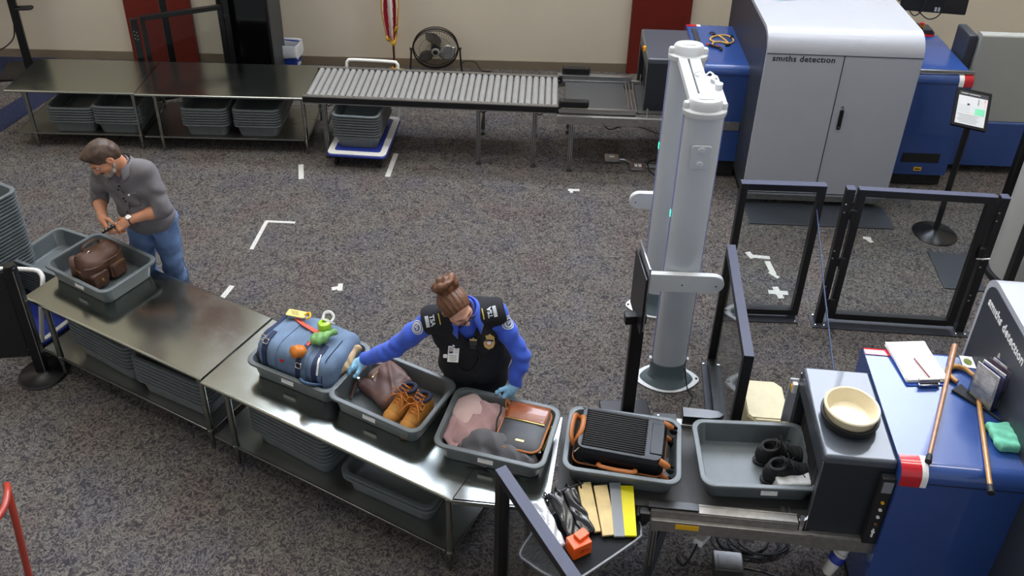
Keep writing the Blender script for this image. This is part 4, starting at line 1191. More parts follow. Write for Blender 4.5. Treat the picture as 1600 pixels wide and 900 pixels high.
mb = MB(); mb.box((.115, -.10, MH - .06), (.09, .36, .10), bev=.02); mb.lathe([(.001, 0), (.022, 0), (.022, .04), (.001, .045)], 14, Matrix.Translation((.11, -.02, MH - .01))); mb.lathe([(.001, 0), (.024, 0), (.026, .04), (.001, .045)], 14, Matrix.Translation((.125, -.12, MH - .01))); mb.build('control_unit', M_mdw, t)
mb = MB(); mb.tube(spline([(.0, .08, MH), (.03, .05, MH + .03), (.06, .02, MH + .02), (.09, .04, MH + .03), (.11, .0, MH + .03)], 6), .006, 6); mb.tube(spline([(.0, .06, MH), (.04, .0, MH + .02), (.08, -.04, MH + .03), (.115, -.1, MH + .03)], 6), .006, 6); mb.build('signal_cable', M_white, t)
mb = MB(); mb.tube(spline([(.12, -.44, .14), (.14, -.52, .02), (.17, -.58, .006), (.13, -.68, .006), (.10, -.80, .006)], 6), .005, 6); mb.build('power_cord', M_blackm, t)

# ================================================================ CLEAR PANELS, GATE, SIGNS
def frame_panel(name, label, cat, loc, rz, w, h, z0=.05, bar=.05, base=True, basew=None, bar_d=.06):
    t = thing(name, label, cat, loc, rz)
    mb = MB()
    for xx in (bar / 2, w - bar / 2): mb.box((xx, 0, (h + z0) / 2), (bar, bar_d, h - z0 - .003), bev=.002)
    mb.box((w / 2, 0, h - bar / 2), (w - 2 * bar, bar_d, bar)); mb.box((w / 2, 0, z0 + bar / 2), (w - 2 * bar, bar_d, bar))
    f = mb.build('frame', M_black, t)
    mb = MB(); mb.box((w / 2, 0, h + .001), (w, bar_d, .006), bev=.001); mb.build('top_cap', mat('grey_violet_cap', '43465a', .45, spec=.3), f)
    mb = MB(); mb.box((w / 2, 0, (h + z0) / 2), (w - 2 * bar + .01, .006, h - z0 - 2 * bar + .01)); mb.build('clear_panel', M_glass, t)
    if base:
        mb = MB(); mb.box((w / 2, -.0, .006), (basew or w, .14, .012), bev=.002)
        for xx in (.04, w - .04): mb.box((xx, 0, .03), (.05, .05, .05))
        b = mb.build('base_plate', M_dgrey, t)
        for xx in (.03, w - .03):
            for yy in (-.055, .055):
                mb = MB(); mb.lathe([(.001, .012), (.012, .012), (.01, .022), (.001, .024)], 10, Matrix.Translation((xx, yy, 0))); mb.build('bolt', M_chrome, b)
    return t
p_ = frame_panel('clear_partition', 'black framed clear partition beside the metal detector in front of the far scanner', 'partition', (1.675, 5.69, 0), R(-1), .62, 1.26, .05)
frame_panel('clear_partition', 'black framed clear partition turned edge-on by the cream step bin', 'partition', (1.52, 5.14, 0), R(-95.5), 1.11, 1.09, .04, base=True)
frame_panel('clear_partition', 'black framed clear partition at the bottom edge beside the test piece tray', 'partition', (-.02, 3.12, 0), R(-60), .95, 1.16, .05)
# swing gate with posts
t = thing('swing_gate', 'black swing gate with clear panel and bolted floor plate in front of the far scanner', 'gate', (2.46, 5.64, 0), R(-3.5))
GW = 1.09
M_cap = mat('lilac_grey_cap', '43465a', .45, spec=.3)
for xx in (.0, GW):
    mb = MB(); mb.box((xx, 0, .635), (.06, .06, 1.25), bev=.003); mb.box((xx, 0, 1.263), (.062, .062, .008), mi=1)
    p_ = mb.build('post', [M_black, M_cap], t)
    for z in (1.14, 1.07, .72, .65, .38, .33):
        mb = MB(); mb.cyl((xx - .018, -.033, z), (xx - .018, -.029, z), .008, n=10); mb.build('bolt', M_chrome, p_)
mb = MB()
for xx in (.085, GW - .085): mb.box((xx, 0, .66), (.055, .05, 1.20), bev=.002)
for z in (1.235, .085): mb.box((GW / 2, 0, z), (GW - .22, .05, .055))
mb.box((GW / 2, 0, 1.264), (GW - .115, .052, .006), mi=1)
mb.build('gate_leaf', [M_black, M_cap], t)
mb = MB(); mb.box((GW / 2, 0, .66), (GW - .21, .006, 1.11)); mb.build('clear_panel', M_glass, t)
for z in (1.05, .62, .22):
    mb = MB(); mb.box((.045, -.03, z), (.07, .02, .075), bev=.004); mb.cyl((.045, -.045, z - .05), (.045, -.045, z + .05), .011, n=12); mb.build('hinge', M_blackm, t)
mb = MB(); mb.box((GW - .05, -.036, .78), (.05, .03, .10), bev=.006); mb.tube([(GW - .08, -.05, .74), (GW - .02, -.05, .74), (GW + .02, -.05, .745)], .007, 8, mi=1); mb.build('latch', [M_black, M_chrome], t)
mb = MB(); mb.box((GW / 2, -.0, .006), (GW + .12, .16, .012), bev=.002); b_ = mb.build('floor_plate', M_dgrey, t)
for xx in (-.03, .035, GW - .035, GW + .03):
    for yy in (-.06, .06):
        mb = MB(); mb.lathe([(.001, .012), (.014, .012), (.011, .024), (.001, .027)], 10, Matrix.Translation((xx, yy, 0))); mb.build('bolt', M_chrome, b_)
# blue retractable belt from the partition to the near scanner
mb = MB()
a, b = Vector((2.255, 5.66, 1.06)), Vector((1.88, 3.90, 1.05))
d = (b - a); n_ = Vector((-d.y, d.x, 0)).normalized() * .0012
mb.loft([[p - n_ + Vector((0, 0, -.012)), p + n_ + Vector((0, 0, -.012)), p + n_ + Vector((0, 0, .012)), p - n_ + Vector((0, 0, .012))] for p in (a, a * .5 + b * .5 + Vector((0, 0, -.02)), b)])
tag(mb.build('barrier_belt', mat('slate_blue_webbing', '4f6288', .6), None), 'thin blue barrier belt stretched from the clear partition to the near scanner', 'belt')
# sign on a stand by the far scanner
t = thing('sign_stand', 'black framed notice on a round based stand in front of the far blue cabinet', 'sign', (3.87, 6.90, 0))
mb = MB(); mb.lathe([(.001, 0), (.19, 0), (.195, .008), (.18, .02), (.06, .045), (.03, .06), (.001, .06)], 40); mb.build('base', mat('black_steel', '242426', .25, metal=.6), t)
mb = MB(); mb.cyl((0, 0, .05), (0, 0, 1.14), .026, n=16); mb.build('pole', M_black, t)
TS = Matrix.Translation((-.03, -.02, 1.29)) @ Matrix.Rotation(R(-14), 4, 'Z') @ Matrix.Rotation(R(38), 4, 'X') @ Matrix.Rotation(R(-6), 4, 'Z')
mb = MB(); mb.prism(rrect(.28, .36, .012, 3), -.012, .012, M=TS, bev=.003); mb.box((0, -.02, -.03), (.05, .10, .05), M=TS); f_ = mb.build('sign_frame', mat('sign_frame_black', '0c0c0e', .6, spec=.15), t)
mb = MB(); mb.box((0, -.005, .0125), (.228, .298, .002), M=TS); mb.build('notice', mat('notice_paper', 'c4c5c3', .7), f_)
mb = MB(); mb.box((0, .130, .0138), (.228, .038, .002), M=TS); mb.build('notice_header', M_inkd, f_)
text_mesh('notice_heading', 'ADVISORY  INFORMATION', .0125, M_paper, f_, TS @ Matrix.Translation((-.10, .128, .0149)), .0002)
mb = MB(); mb.box((.065, -.02, .0138), (.075, .06, .0015), M=TS); mb.build('green_panel', mat('mint_print', '6fc79a', .6), f_)
mb = MB(); mb.box((.095, .065, .0138), (.012, .065, .0015), M=TS); mb.build('red_mark', M_red, f_)
mb = MB(); mb.box((.045, .07, .0138), (.010, .06, .0015), M=TS); mb.box((-.03, .035, .0138), (.02, .016, .0015), M=TS, mi=1)
for k in range(6): mb.box((-.02 + .004 * (k % 2), -.065 - .014 * k, .0138), (.17 - .02 * (k % 3), .004, .0012), M=TS)
for k in range(4): mb.box((-.06, .02 - .02 * k, .0136), (.09, .0015, .001), M=TS)
mb.build('notice_print', [M_ink, M_inkd], f_)
# sign seen edge-on beside the metal detector
t = thing('sign_stand', 'black post with a thin sign board seen edge-on left of the metal detector', 'sign', (.84, 4.58, 0), R(5))
mb = MB(); mb.box((0, 0, .45), (.085, .05, .90), bev=.004); mb.build('post', M_black, t)
mb = MB(); mb.box((0, 0, .008), (.34, .30, .016), bev=.004); mb.build('base', M_black, t)
mb = MB(); mb.box((-.02, 0, .90), (.14, .06, .07), bev=.006); mb.build('clamp', M_black, t)
mb = MB(); mb.box((-.012, .02, 1.10), (.012, .33, .44), bev=.004); mb.build('board_frame', M_black, t)
mb = MB(); mb.box((.006, .02, 1.14), (.012, .30, .50), bev=.003); mb.build('sign_board', mat('silver_board', 'b9bdc4', .15, metal=.8), t)
# cream step bin
t = thing('step_bin', 'cream plastic tub upside down on the carpet behind the black shoes', 'tub', (1.73, 4.46, 0), R(-4))
M_cream = mat('cream_plastic', 'd6cba6', .5, var=.06, vscale=14)
mb = MB()
oc = lambda w, d, c, z: [(x, y, z) for x, y in ((w / 2 - c, d / 2), (-w / 2 + c, d / 2), (-w / 2, d / 2 - c), (-w / 2, -d / 2 + c), (-w / 2 + c, -d / 2), (w / 2 - c, -d / 2), (w / 2, -d / 2 + c), (w / 2, d / 2 - c))]
mb.loft([oc(.30, .40, .05, 0), oc(.27, .37, .045, .30), oc(.255, .355, .045, .315)]); mb.build('shell', M_cream, t, ang=25)
mb = MB(); mb.box((0, -.16, .318), (.20, .01, .01), bev=.003); mb.box((0, -.189, .2), (.15, .006, .1), bev=.003); mb.build('rib', M_cream, t)
mb = MB(); mb.box((0, 0, .006), (.34, .52, .012), bev=.004); tag(mb.build('floor_mat', M_dgrey, None, loc=(3.84, 6.34, 0), rz=R(-6)), 'dark mat on the carpet behind the swing gate', 'mat')
# curved column at the right edge and its black partition
t = thing('body_scanner', 'tall grey curved column cut off by the right edge behind the near scanner', 'scanner', (4.62, 6.30, 0))
mb = MB(); mb.loft([[(.50 * math.cos(2 * PI * i / 48), .40 * math.sin(2 * PI * i / 48), z) for i in range(48)] for z in (.05, 2.2)]); mb.build('shell', mat('warm_grey_shell', 'a9a8a4', .4), t)
mb = MB(); mb.loft([[(.54 * math.cos(2 * PI * i / 48), .44 * math.sin(2 * PI * i / 48), z) for i in range(48)] for z in (0, .05)]); mb.build('base', M_blackm, t)
mb = MB(); mb.box((-.36, .36, .75), (.09, .06, 1.5), bev=.006); mb.box((-.30, .30, 1.05), (.06, .05, .12), bev=.01, mi=1); mb.build('support_post', [M_black, M_lgrey], t)
frame_panel('clear_partition', 'black framed clear partition at the right edge above the near scanner', 'partition', (3.76, 5.56, 0), R(-2), 1.0, 1.22, .05)

# ================================================================ LEFT EDGE
bin_stack(-4.02, 5.58, .179, R(-27), 27, 'in the tall stack at the left edge', 'tall bin stack on the near dolly')
bin_stack(-3.37, 5.58, .179, R(-23), 9, 'in the low stack behind the brown backpack', 'low bin stack on the near dolly')
t = thing('platform_dolly', 'platform dolly with a white tube handle behind the left barrier', 'dolly', (-3.82, 5.53, 0), R(-22))
mb = MB(); mb.prism(rrect(1.25, .66, .05, 4), .135, .165, bev=.006); mb.build('bumper', M_plat_b, t)
mb = MB(); mb.prism(rrect(1.23, .64, .045, 4), .163, .176, bev=.003); d_ = mb.build('deck', M_white, t)
mb = MB(); mb.prism(rrect(1.16, .57, .03, 4), .175, .178); mb.build('deck_pad', M_plat_b, d_)
for x in (-.5, .5):
    for y in (-.24, .24):
        mb = MB(); mb.box((x, y, .115), (.05, .06, .04)); mb.cyl((x - .014, y, .05), (x + .014, y, .05), .05, n=18); mb.build('caster', M_blackm, t)
mb = MB(); mb.tube(spline([(.175, -.33, .165), (.172, -.30, .55), (.175, -.28, .63), (.22, -.24, .655), (.47, -.135, .655), (.56, -.14, .645), (.60, -.18, .60), (.60, -.24, .45), (.595, -.31, .165)], 5), .017, 10); mb.build('handle', M_white, t)
t = thing('crowd_barrier', 'black barrier panel on a round based post at the left edge', 'barrier', (-3.34, 4.86, 0), R(8))
mb = MB(); mb.lathe([(.001, 0), (.165, 0), (.17, .008), (.16, .02), (.06, .035), (.045, .05), (.001, .05)], 40); mb.build('base', M_black, t)
mb = MB(); mb.box((0, 0, .50), (.075, .06, .94), bev=.006); mb.cyl((0, 0, .96), (0, 0, .985), .036, n=16); mb.box((.028, -.032, .5), (.006, .006, .9), mi=1); mb.build('post', [M_black, M_alu_d], t)
mb = MB(); mb.box((-.55, .0, .56), (1.0, .014, .76), bev=.003); mb.build('panel', M_blackm, t)
for z in (.92, .24):
    mb = MB(); mb.box((-.04, -.0, z), (.05, .04, .03), bev=.004); mb.cyl((-.03, -.022, z), (-.03, -.018, z), .006, n=8, mi=1); mb.build('panel_clip', [M_black, M_alu], t)
# red chair arm at the left edge
t = thing('chair', 'red tubular chair arm just entering at the left edge', 'chair', (-2.80, 3.10, 0))
mb = MB(); mb.tube(spline([(.10, .15, .0), (.13, .17, .45), (.13, .20, .70), (.185, .13, .765), (.215, .02, .76), (.19, -.10, .755), (.10, -.22, .75), (-.1, -.30, .74)], 7), .019, 12); mb.build('arm', mat('red_enamel', 'a63a2c', .35, coat=.3), t)
mb = MB(); mb.box((-.25, .05, .43), (.48, .48, .06), bev=.02); mb.build('seat', M_blackm, t)
mb = MB(); mb.box((-.52, .05, .72), (.05, .46, .5), bev=.02); mb.build('backrest', M_blackm, t)
for x, y in ((-.02, -.2), (-.5, -.2), (-.5, .28)):
    mb = MB(); mb.cyl((x, y, 0), (x, y, .44), .015, n=12); mb.build('leg', mat('red_enamel_leg', 'a63a2c', .35), t)

# ================================================================ TEST PIECE TRAY
t = thing('side_tray', 'small black side tray on the conveyor holding test pieces', 'tray', (.28, 3.12, 0))
TT = .60
tray = [(.02, .20), (-.18, -.04), (-.14, -.12), (-.02, -.20), (.06, -.22), (.14, -.18), (.42, .03), (.455, .08), (.455, .14), (.42, .19), (.36, .21)]
tr = [(p.x, p.y) for p in spline([(x, y, 0) for x, y in tray], 4, closed=True)]
mb = MB(); mb.prism(tr, TT - .022, TT - .004, bev=.003); mb.build('tray_board', mat('dark_laminate', '1b1d20', .6, spec=.12, var=.08, vscale=20), t)
mb = MB(); mb.tube([(x, y, TT - .012) for x, y in tr], .009, 8, closed=True); mb.build('edge_band', mat('silver_edge', '8f9299', .35, metal=.6), t)
mb = MB(); mb.cyl((.10, .0, 0.03), (.10, .0, TT - .02), .02, n=14); mb.build('post', M_alu, t)
mb = MB(); mb.lathe([(.001, 0), (.17, 0), (.17, .012), (.03, .03), (.001, .03)], 30, Matrix.Translation((.10, .0, 0))); mb.build('base', M_black, t)
M_wood = mat('pale_wood', 'e2c98f', .55, var=.12, vscale=14)
def wedge(name, label, m, x, y, rz, w=.075, l=.27, z=.035, tilt=R(18), th=.022, cat='test piece'):
    T = Matrix.Rotation(tilt, 4, 'X')
    mb = MB(); mb.box((0, 0, 0), (w, l, th), bev=.003, M=T)
    mb.box((0, -l / 2 * math.cos(tilt) + .012, -.012), (w * .96, .02, th * .8), M=T)
    o = mb.build(name, m, None, loc=(x, y, TT + z + .02), rz=rz)
    return tag(o, label, cat, 'test pieces on the side tray')
wedge('wood_block', 'pale wooden test block, left of two on the side tray', M_wood, .46, 3.30, R(10))
wedge('wood_block', 'pale wooden test block beside the clear acrylic block on the side tray', M_wood, .545, 3.285, R(8), z=.034)
wedge('acrylic_block', 'clear grey acrylic test block between the wooden and yellow blocks', mat('smoky_acrylic', 'a7adb3', .12, alpha=.75, coat=.5), .612, 3.29, R(2), w=.062, l=.29, z=.036)
wedge('yellow_block', 'bright yellow test block at the right end of the side tray', mat('bright_yellow', 'f2e600', .45), .672, 3.285, R(0), w=.072, l=.27, z=.034)
M_sil = mat('crinkled_silver_film', 'c9ccd2', .22, metal=.35, bump=.4, bscale=40, bdist=.01); M_blk = mat('crinkled_black_film', '1f2024', .16, coat=.6, bump=.35, bscale=30, bdist=.01)
def pouch(name, label, m, x, y, rz, w=.075, l=.25, th=.035, zz=.055):
    s = SDF((-.09, -.17, -.06), (.09, .17, .07), .0045)
    s.rbox((0, 0, 0), (w / 2, l / 2, th / 2), .014, .01)
    rr = random.uniform(0, 6)
    s.displace(lambda X, Y, Z: .0035 * np.sin(110 * X + 6 * np.sin(14 * Y + rr) + rr) + .002 * np.sin(60 * X - 24 * Y + rr))
    o = s.build(name, m)
    o.location = (x, y, TT + zz); o.rotation_euler = (R(20), 0, rz)
    return tag(o, label, 'pouch', 'test pieces on the side tray')
pouch('foil_pouch', 'crinkled silver pouch, leftmost on the side tray', M_sil, .235, 3.18, R(30), w=.085, l=.27, zz=.062)
pouch('black_pouch', 'crinkled black pouch beside the silver pouch on the side tray', M_blk, .325, 3.245, R(28), w=.08, l=.26, zz=.06)
pouch('black_pouch', 'crinkled black pouch beside the left wooden block on the side tray', M_blk, .40, 3.27, R(26), w=.08, l=.26, zz=.06)
t = thing('hook_rail', 'black ring rail holding the pouches on the side tray', 'rail', (.33, 3.38, TT))
mb = MB(); mb.tube([(-.12, -.065, .095), (.10, .045, .10)], .013, 10); mb.build('rail', M_black, t)
for k in range(4):
    c = Vector((-.10 + .06 * k, -.055 + .03 * k, .095)); d = Vector((.22, .11, 0)).normalized(); u = Vector((0, 0, 1)); w_ = d.cross(u)
    mb = MB(); mb.tube([c + (u * math.cos(a) + w_ * math.sin(a)) * .026 for a in [i * PI / 8 for i in range(16)]], .005, 6, closed=True); mb.build('ring', M_black, t)
mb = MB(); mb.cyl((-.03, -.01, 0), (-.02, -.015, .09), .008, n=8); mb.build('support', M_black, t)
t = thing('orange_box', 'small orange plastic box with moulded lettering on the side tray', 'box', (.395, 3.075, TT - .002), R(28))
M_or = mat('orange_plastic', 'f2601c', .4, var=.04, vscale=30)
mb = MB(); mb.box((0, 0, .045), (.11, .085, .09), bev=.005); mb.build('body', M_or, t)
mb = MB(); mb.box((.02, .012, .10), (.07, .05, .024), rz=R(12), bev=.004); mb.build('lid_tab', M_or, t)
mb = MB(); mb.tube(spline([(-.02, -.0440, .06), (-.012, -.0445, .04), (-.004, -.0445, .062), (.004, -.0445, .038), (.012, -.0445, .06), (.02, -.0445, .04), (.03, -.0445, .055), (.036, -.0445, .042)], 4), .0028, 5); mb.build('moulded_lettering', mat('dark_orange', 'c3430f', .5), t)
# ================================================================ BELONGINGS IN THE BINS
FLZ = TZ + .008
def inbin(B, u, v, z=0.0):
    """point in a bin: u along its long side, v along its short side"""
    (cx, cy, cz), a = B
    return (cx + u * math.cos(a) - v * math.sin(a), cy + u * math.sin(a) + v * math.cos(a), cz + .007 + z)
def rot3(rx=0, ry=0, rz=0):
    return np.array((Matrix.Rotation(rz, 3, 'Z') @ Matrix.Rotation(ry, 3, 'Y') @ Matrix.Rotation(rx, 3, 'X')))
M_lthr = mat('dark_brown_leather', '553a2e', .55, var=.16, vscale=9, bump=.25, bscale=160, vdetail=6)
M_lthr2 = mat('worn_brown_leather', '5f4640', .55, var=.18, vscale=8, bump=.25, bscale=160, vdetail=6)
M_brass = mat('brass', 'c9a860', .25, metal=1.0)
M_navy = mat('navy_webbing', '24304f', .7, var=.1, vscale=60)
M_denimbag = mat('dusty_blue_canvas', '667b95', .8, var=.12, vscale=10, bump=.3, bscale=700)
M_orangeweb = mat('coral_webbing', 'cf5340', .6, var=.06, vscale=40)

# ---- dark brown leather backpack
t = thing('backpack', 'dark brown leather backpack with two front pockets in the left bin', 'backpack', inbin(B_MAN, .015, -.02), B_MAN[1] + R(90))
# local: width along x, front towards -y, up z
s = SDF((-.23, -.17, -.02), (.23, .17, .32), .0055)
s.rbox((0, .01, .115), (.155, .085, .12), .05, .01)
s.rbox((0, .03, .20), (.135, .065, .055), .045, .03, rot=rot3(R(-14)))
s.ell((-.05, .0, .14), (.10, .09, .11), .04); s.ell((.08, .0, .13), (.08, .09, .10), .04)
s.displace(lambda X, Y, Z: .0035 * np.sin(24 * X + 30 * Z) + .003 * np.sin(45 * Z - 18 * X + 2) + .002 * np.sin(60 * Y + 40 * X))
s.plane((0, 0, 0), (0, 0, -1))
body = s.build('body', M_lthr, t)
for sx, w, nm in ((-.078, .066, 'L'), (.078, .062, 'R')):
    s = SDF((sx - .10, -.15, .0), (sx + .10, .0, .19), .0045)
    s.rbox((sx, -.082, .078), (w, .026, .062), .02, .01)
    s.displace(lambda X, Y, Z: .002 * np.sin(50 * X + 30 * Z))
    pk = s.build('front_pocket', M_lthr, t)
    if sx < 0:
        mb = MB(); mb.prism(rrect(.115, .075, .012, 3), 0, .006, M=M3(((1, 0, 0), (0, 0, -1), (0, 1, 0)), (sx, -.108, .105)), bev=.002); mb.build('pocket_flap', M_lthr, pk)
        mb = MB(); mb.box((sx + .002, -.116, .082), (.020, .006, .026), bev=.003); mb.cyl((sx + .002, -.118, .076), (sx + .002, -.121, .076), .006, n=10); mb.build('lock', M_brass, pk)
    else:
        mb = MB(); mb.tube(spline([(sx - .06, -.102, .115), (sx - .045, -.104, .138), (sx, -.104, .146), (sx + .045, -.104, .138), (sx + .06, -.098, .115)], 5), .0028, 6); mb.build('zip', M_brass, pk)
mb = MB(); mb.tube(spline([(-.15, -.05, .19), (-.10, -.085, .185), (0, -.09, .19), (.10, -.085, .185), (.15, -.05, .19)], 6), .007, 8); mb.build('seam_piping', M_lthr, t)
mb = MB(); mb.tube(spline([(-.155, -.03, .15), (-.162, 0, .165), (-.155, .05, .16)], 5), .003, 6); mb.tube([(-.160, -.03, .15), (-.166, -.035, .11)], .003, 6); mb.build('side_zip', M_brass, t)
mb = MB(); mb.tube(spline([(-.07, .055, .25), (-.055, .055, .285), (.0, .055, .298), (.055, .055, .285), (.07, .055, .25)], 6), .012, 8, flat=.5); mb.build('top_handle', M_lthr, t)
mb = MB(); mb.tube(spline([(-.11, .07, .24), (-.16, .05, .26), (-.185, .02, .20), (-.17, .05, .10), (-.14, .085, .05)], 6), .016, 8, flat=.3); mb.build('shoulder_strap', M_lthr, t)
mb = MB(); mb.tube([(-.055 + .02 * math.cos(a), -.005 + .006 * math.sin(a), .25 + .02 * math.sin(a)) for a in [i * PI / 8 for i in range(16)]], .003, 6, closed=True); mb.box((-.055, -.004, .232), (.022, .012, .012), bev=.003); mb.build('ring', M_chrome, t)
mb = MB(); mb.box((.006, -.112, .10), (.014, .006, .10), bev=.002); mb.cyl((.006, -.118, .13), (.006, -.114, .13), .006, n=10, mi=1); mb.build('centre_strap', [M_lthr, M_chrome], t)

# ---- blue duffel bag
t = thing('duffel_bag', 'dusty blue duffel bag with navy straps and coral webbing in its bin', 'duffel bag', inbin(B_PACK, .0, .01), B_PACK[1])
s = SDF((-.34, -.25, -.02), (.34, .25, .36), .007)
s.rbox((0, 0, .13), (.28, .19, .138), .07, .02)
s.ell((-.12, -.02, .15), (.15, .185, .13), .05); s.ell((.12, .0, .15), (.13, .18, .128), .05)
s.displace(lambda X, Y, Z: .005 * np.sin(17 * X + 12 * Y) * np.sin(20 * Z + 9 * X) + .003 * np.sin(42 * X - 30 * Y + 20 * Z) - .004 * np.exp(-((X + .015) / .008) ** 2) + .006 * np.exp(-((X - .13) / .006) ** 2) + .006 * np.exp(-((X + .19) / .006) ** 2))
s.plane((0, 0, 0), (0, 0, -1))
body = s.build('body', M_denimbag, t)
def over(x, w, m, nm, dx=0.0, off=.004, y0=-1.35, y1=1.35, dy=0.0):
    """strap following the bag over the top at position x"""
    P = []
    for i in range(21):
        a = PI / 2 + (y1 + (y0 - y1) * i / 20)
        yy = .190 * math.copysign(abs(math.cos(a)) ** .75, math.cos(a)); zz = .145 + (.150) * math.copysign(abs(math.sin(a)) ** .75, math.sin(a))
        P.append((x + dx * (i / 20 - .5), yy * (1 + off), zz + off))
    mb = MB(); mb.tube(P, w / 2, 8, flat=.22, up=(0, 0, 1) if False else None)
    return mb
def strap(pts, w, m, name, parent, th=.005):
    """flat ribbon strap"""
    P = [Vector(p) for p in spline(pts, 6)]
    mb = MB(); rings = []
    for i, p in enumerate(P):
        d = (P[min(i + 1, len(P) - 1)] - P[max(i - 1, 0)]).normalized()
        n = p - Vector((p.x * .9, 0, .12)); n = (n - d * n.dot(d)).normalized(); sd = d.cross(n)
        rings.append([p + sd * w / 2, p + sd * w / 2 + n * th, p - sd * w / 2 + n * th, p - sd * w / 2])
    mb.loft(rings); return mb.build(name, m, parent)
bagb = bvh_of(body)
def onbag(p, off=.004):
    c = Vector((p[0] * .9, 0, .11)); d = (Vector(p) - c).normalized()
    h = bagb.ray_cast(c + d * .6, -d, .6)
    return h[0] + d * off if h[0] is not None else Vector(p)
yz = lambda a, k=1.0: (-.205 * k * math.sin(a), .135 + .155 * k * math.cos(a))
def arcp(x0, x1, a0, a1, n=9, k=1.03):
    out = []
    for i in range(n):
        a = a0 + (a1 - a0) * i / (n - 1); y, z = yz(a, k)
        out.append(onbag((x0 + (x1 - x0) * i / (n - 1), y, z), .003))
    return out
strap(arcp(-.20, -.20, R(20), R(118)), .035, M_navy, 'compression_strap', t)
strap(arcp(.055, .05, R(15), R(118)), .03, M_navy, 'compression_strap', t)
strap(arcp(.16, .19, R(10), R(118)), .035, M_navy, 'compression_strap', t)
strap([onbag(p, .006) for p in ((-.16, .10, .292), (-.09, .07, .306), (0, .05, .305), (.07, .03, .302))], .032, M_orangeweb, 'coral_strap', t)
strap([onbag(p, .006) for p in ((.05, .03, .304), (.06, -.04, .300), (.055, -.09, .285))], .02, M_orangeweb, 'coral_strap', t)
mb = MB(); mb.tube(spline([(.115, -.192, .10), (.10, -.225, .14), (.14, -.245, .15), (.19, -.235, .15), (.22, -.19, .12)], 6), .016, 8, flat=.5); mb.build('grab_handle', mat('blue_grip', '4d6688', .7), t)
mb = MB(); mb.box((-.27, .0, .17), (.02, .22, .10), bev=.008); mb.build('end_panel', M_navy, t)
for x, a in ((-.20, 42), (-.235, 38), (.065, 62)):
    y, z = yz(R(a), 1.07); q_ = onbag((x, y, z), .009)
    T = Matrix.Translation(q_) @ Matrix.Rotation(R(a), 4, 'X')
    mb = MB(); P = [T @ Vector((px, py, .006)) for px, py in rrect(.036, .030, .006, 3)]; mb.tube(P, .0035, 6, closed=True); mb.build('buckle', M_chrome, t)
y, z = yz(R(66), 1.03)
mb = MB(); mb.prism(rrect(.024, .016, .007, 3), 0, .004, M=Matrix.Translation(onbag((-.06, y, z), .002)) @ Matrix.Rotation(R(70), 4, 'X')); mb.build('red_badge', M_red, t)
strap([onbag(p, .005) for p in ((.175, -.115, .277), (.19, -.15, .245), (.20, -.185, .19))], .012, M_white, 'piping_tab', t)
for x0, a0, a1 in ((-.10, -20, 112), (.105, -20, 112)):
    mb = MB(); mb.tube(spline(arcp(x0, x0 * 1.05, R(a0), R(a1), 9, 1.0), 4), .004, 6); mb.build('seam_piping', M_denimbag, t)
mb = MB(); mb.tube(spline([onbag(p, .0) for p in ((.215, .05, .26), (.22, -.05, .26), (.225, -.13, .255), (.225, -.185, .17), (.225, -.185, .06))], 5), .004, 6); mb.build('pocket_seam', M_navy, t)
strap([onbag(p, .003) for p in ((-.24, .10, .262), (-.245, .0, .275), (-.245, -.10, .25), (-.25, -.17, .16))], .03, M_navy, 'end_strap', t)
# things clipped on the duffel
t = thing('luggage_tag', 'yellow luggage tag on the back left of the blue duffel bag', 'tag', inbin(B_PACK, -.165, .115, .298), B_PACK[1] + R(12))
mb = MB(); mb.prism(rrect(.13, .06, .012, 4), 0, .007, bev=.002)
for k in range(3): mb.box((-.02 + .01 * k, .012 - .012 * k, .0072), (.05, .004, .001), mi=1)
mb.build('tag_plate', [mat('buttery_yellow', 'e6c469', .5, var=.06, vscale=40), M_inkd], t)
mb = MB(); mb.tube(spline([(.055, 0, .006), (.085, .01, .022), (.10, -.02, .015), (.08, -.03, .004)], 6), .007, 7); mb.build('loop', M_yellow, t)
t = thing('drink_bottle', 'lime green bottle cap and white strap standing behind the duffel coral strap', 'bottle', inbin(B_PACK, .08, .075, .292), B_PACK[1])
M_lime = mat('lime_plastic', 'a8cf2e', .35, var=.05, vscale=20, coat=.3)
mb = MB(); mb.lathe([(.001, .0), (.036, .0), (.041, .012), (.042, .05), (.036, .066), (.02, .073), (.016, .073), (.014, .062), (.001, .061)], 26); mb.build('cap', M_lime, t)
mb = MB(); mb.lathe([(.040, .018), (.046, .018), (.047, .03), (.040, .03)], 26, Matrix.Translation((.0, .02, .03)) @ Matrix.Rotation(R(-50), 4, 'X')); mb.build('ring', M_lampw, t)
mb = MB(); mb.tube(spline([(.03, .03, .06), (.035, .055, .085), (.0, .065, .10), (-.035, .055, .085), (-.03, .03, .06)], 6), .009, 8, flat=.6); mb.build('strap', M_white, t)
def sack(name, label, m, loc, rx, rz, r, neck, cat='pouch', amp=.003):
    s = SDF((-r[0] - .03, -r[1] - .05, -r[2] - .02), (r[0] + .03, r[1] + .05, r[2] + .03), .0045)
    s.ell((0, 0, 0), r, .01); s.ell((0, -r[1] * .35, 0), (r[0] * .9, r[1] * .7, r[2] * .95), .02)
    s.cone((0, r[1] * .8, 0), (0, r[1] + .028, 0), r[0] * .35, r[0] * .5, .02)
    ph = random.uniform(0, 6)
    s.displace(lambda X, Y, Z: amp * np.sin(70 * X + 8 * np.sin(20 * Y) + ph) + amp * .8 * np.sin(55 * Y + 60 * Z + ph))
    o = s.build(name, m); o.location = loc; o.rotation_euler = (rx, 0, rz)
    return tag(o, label, cat)
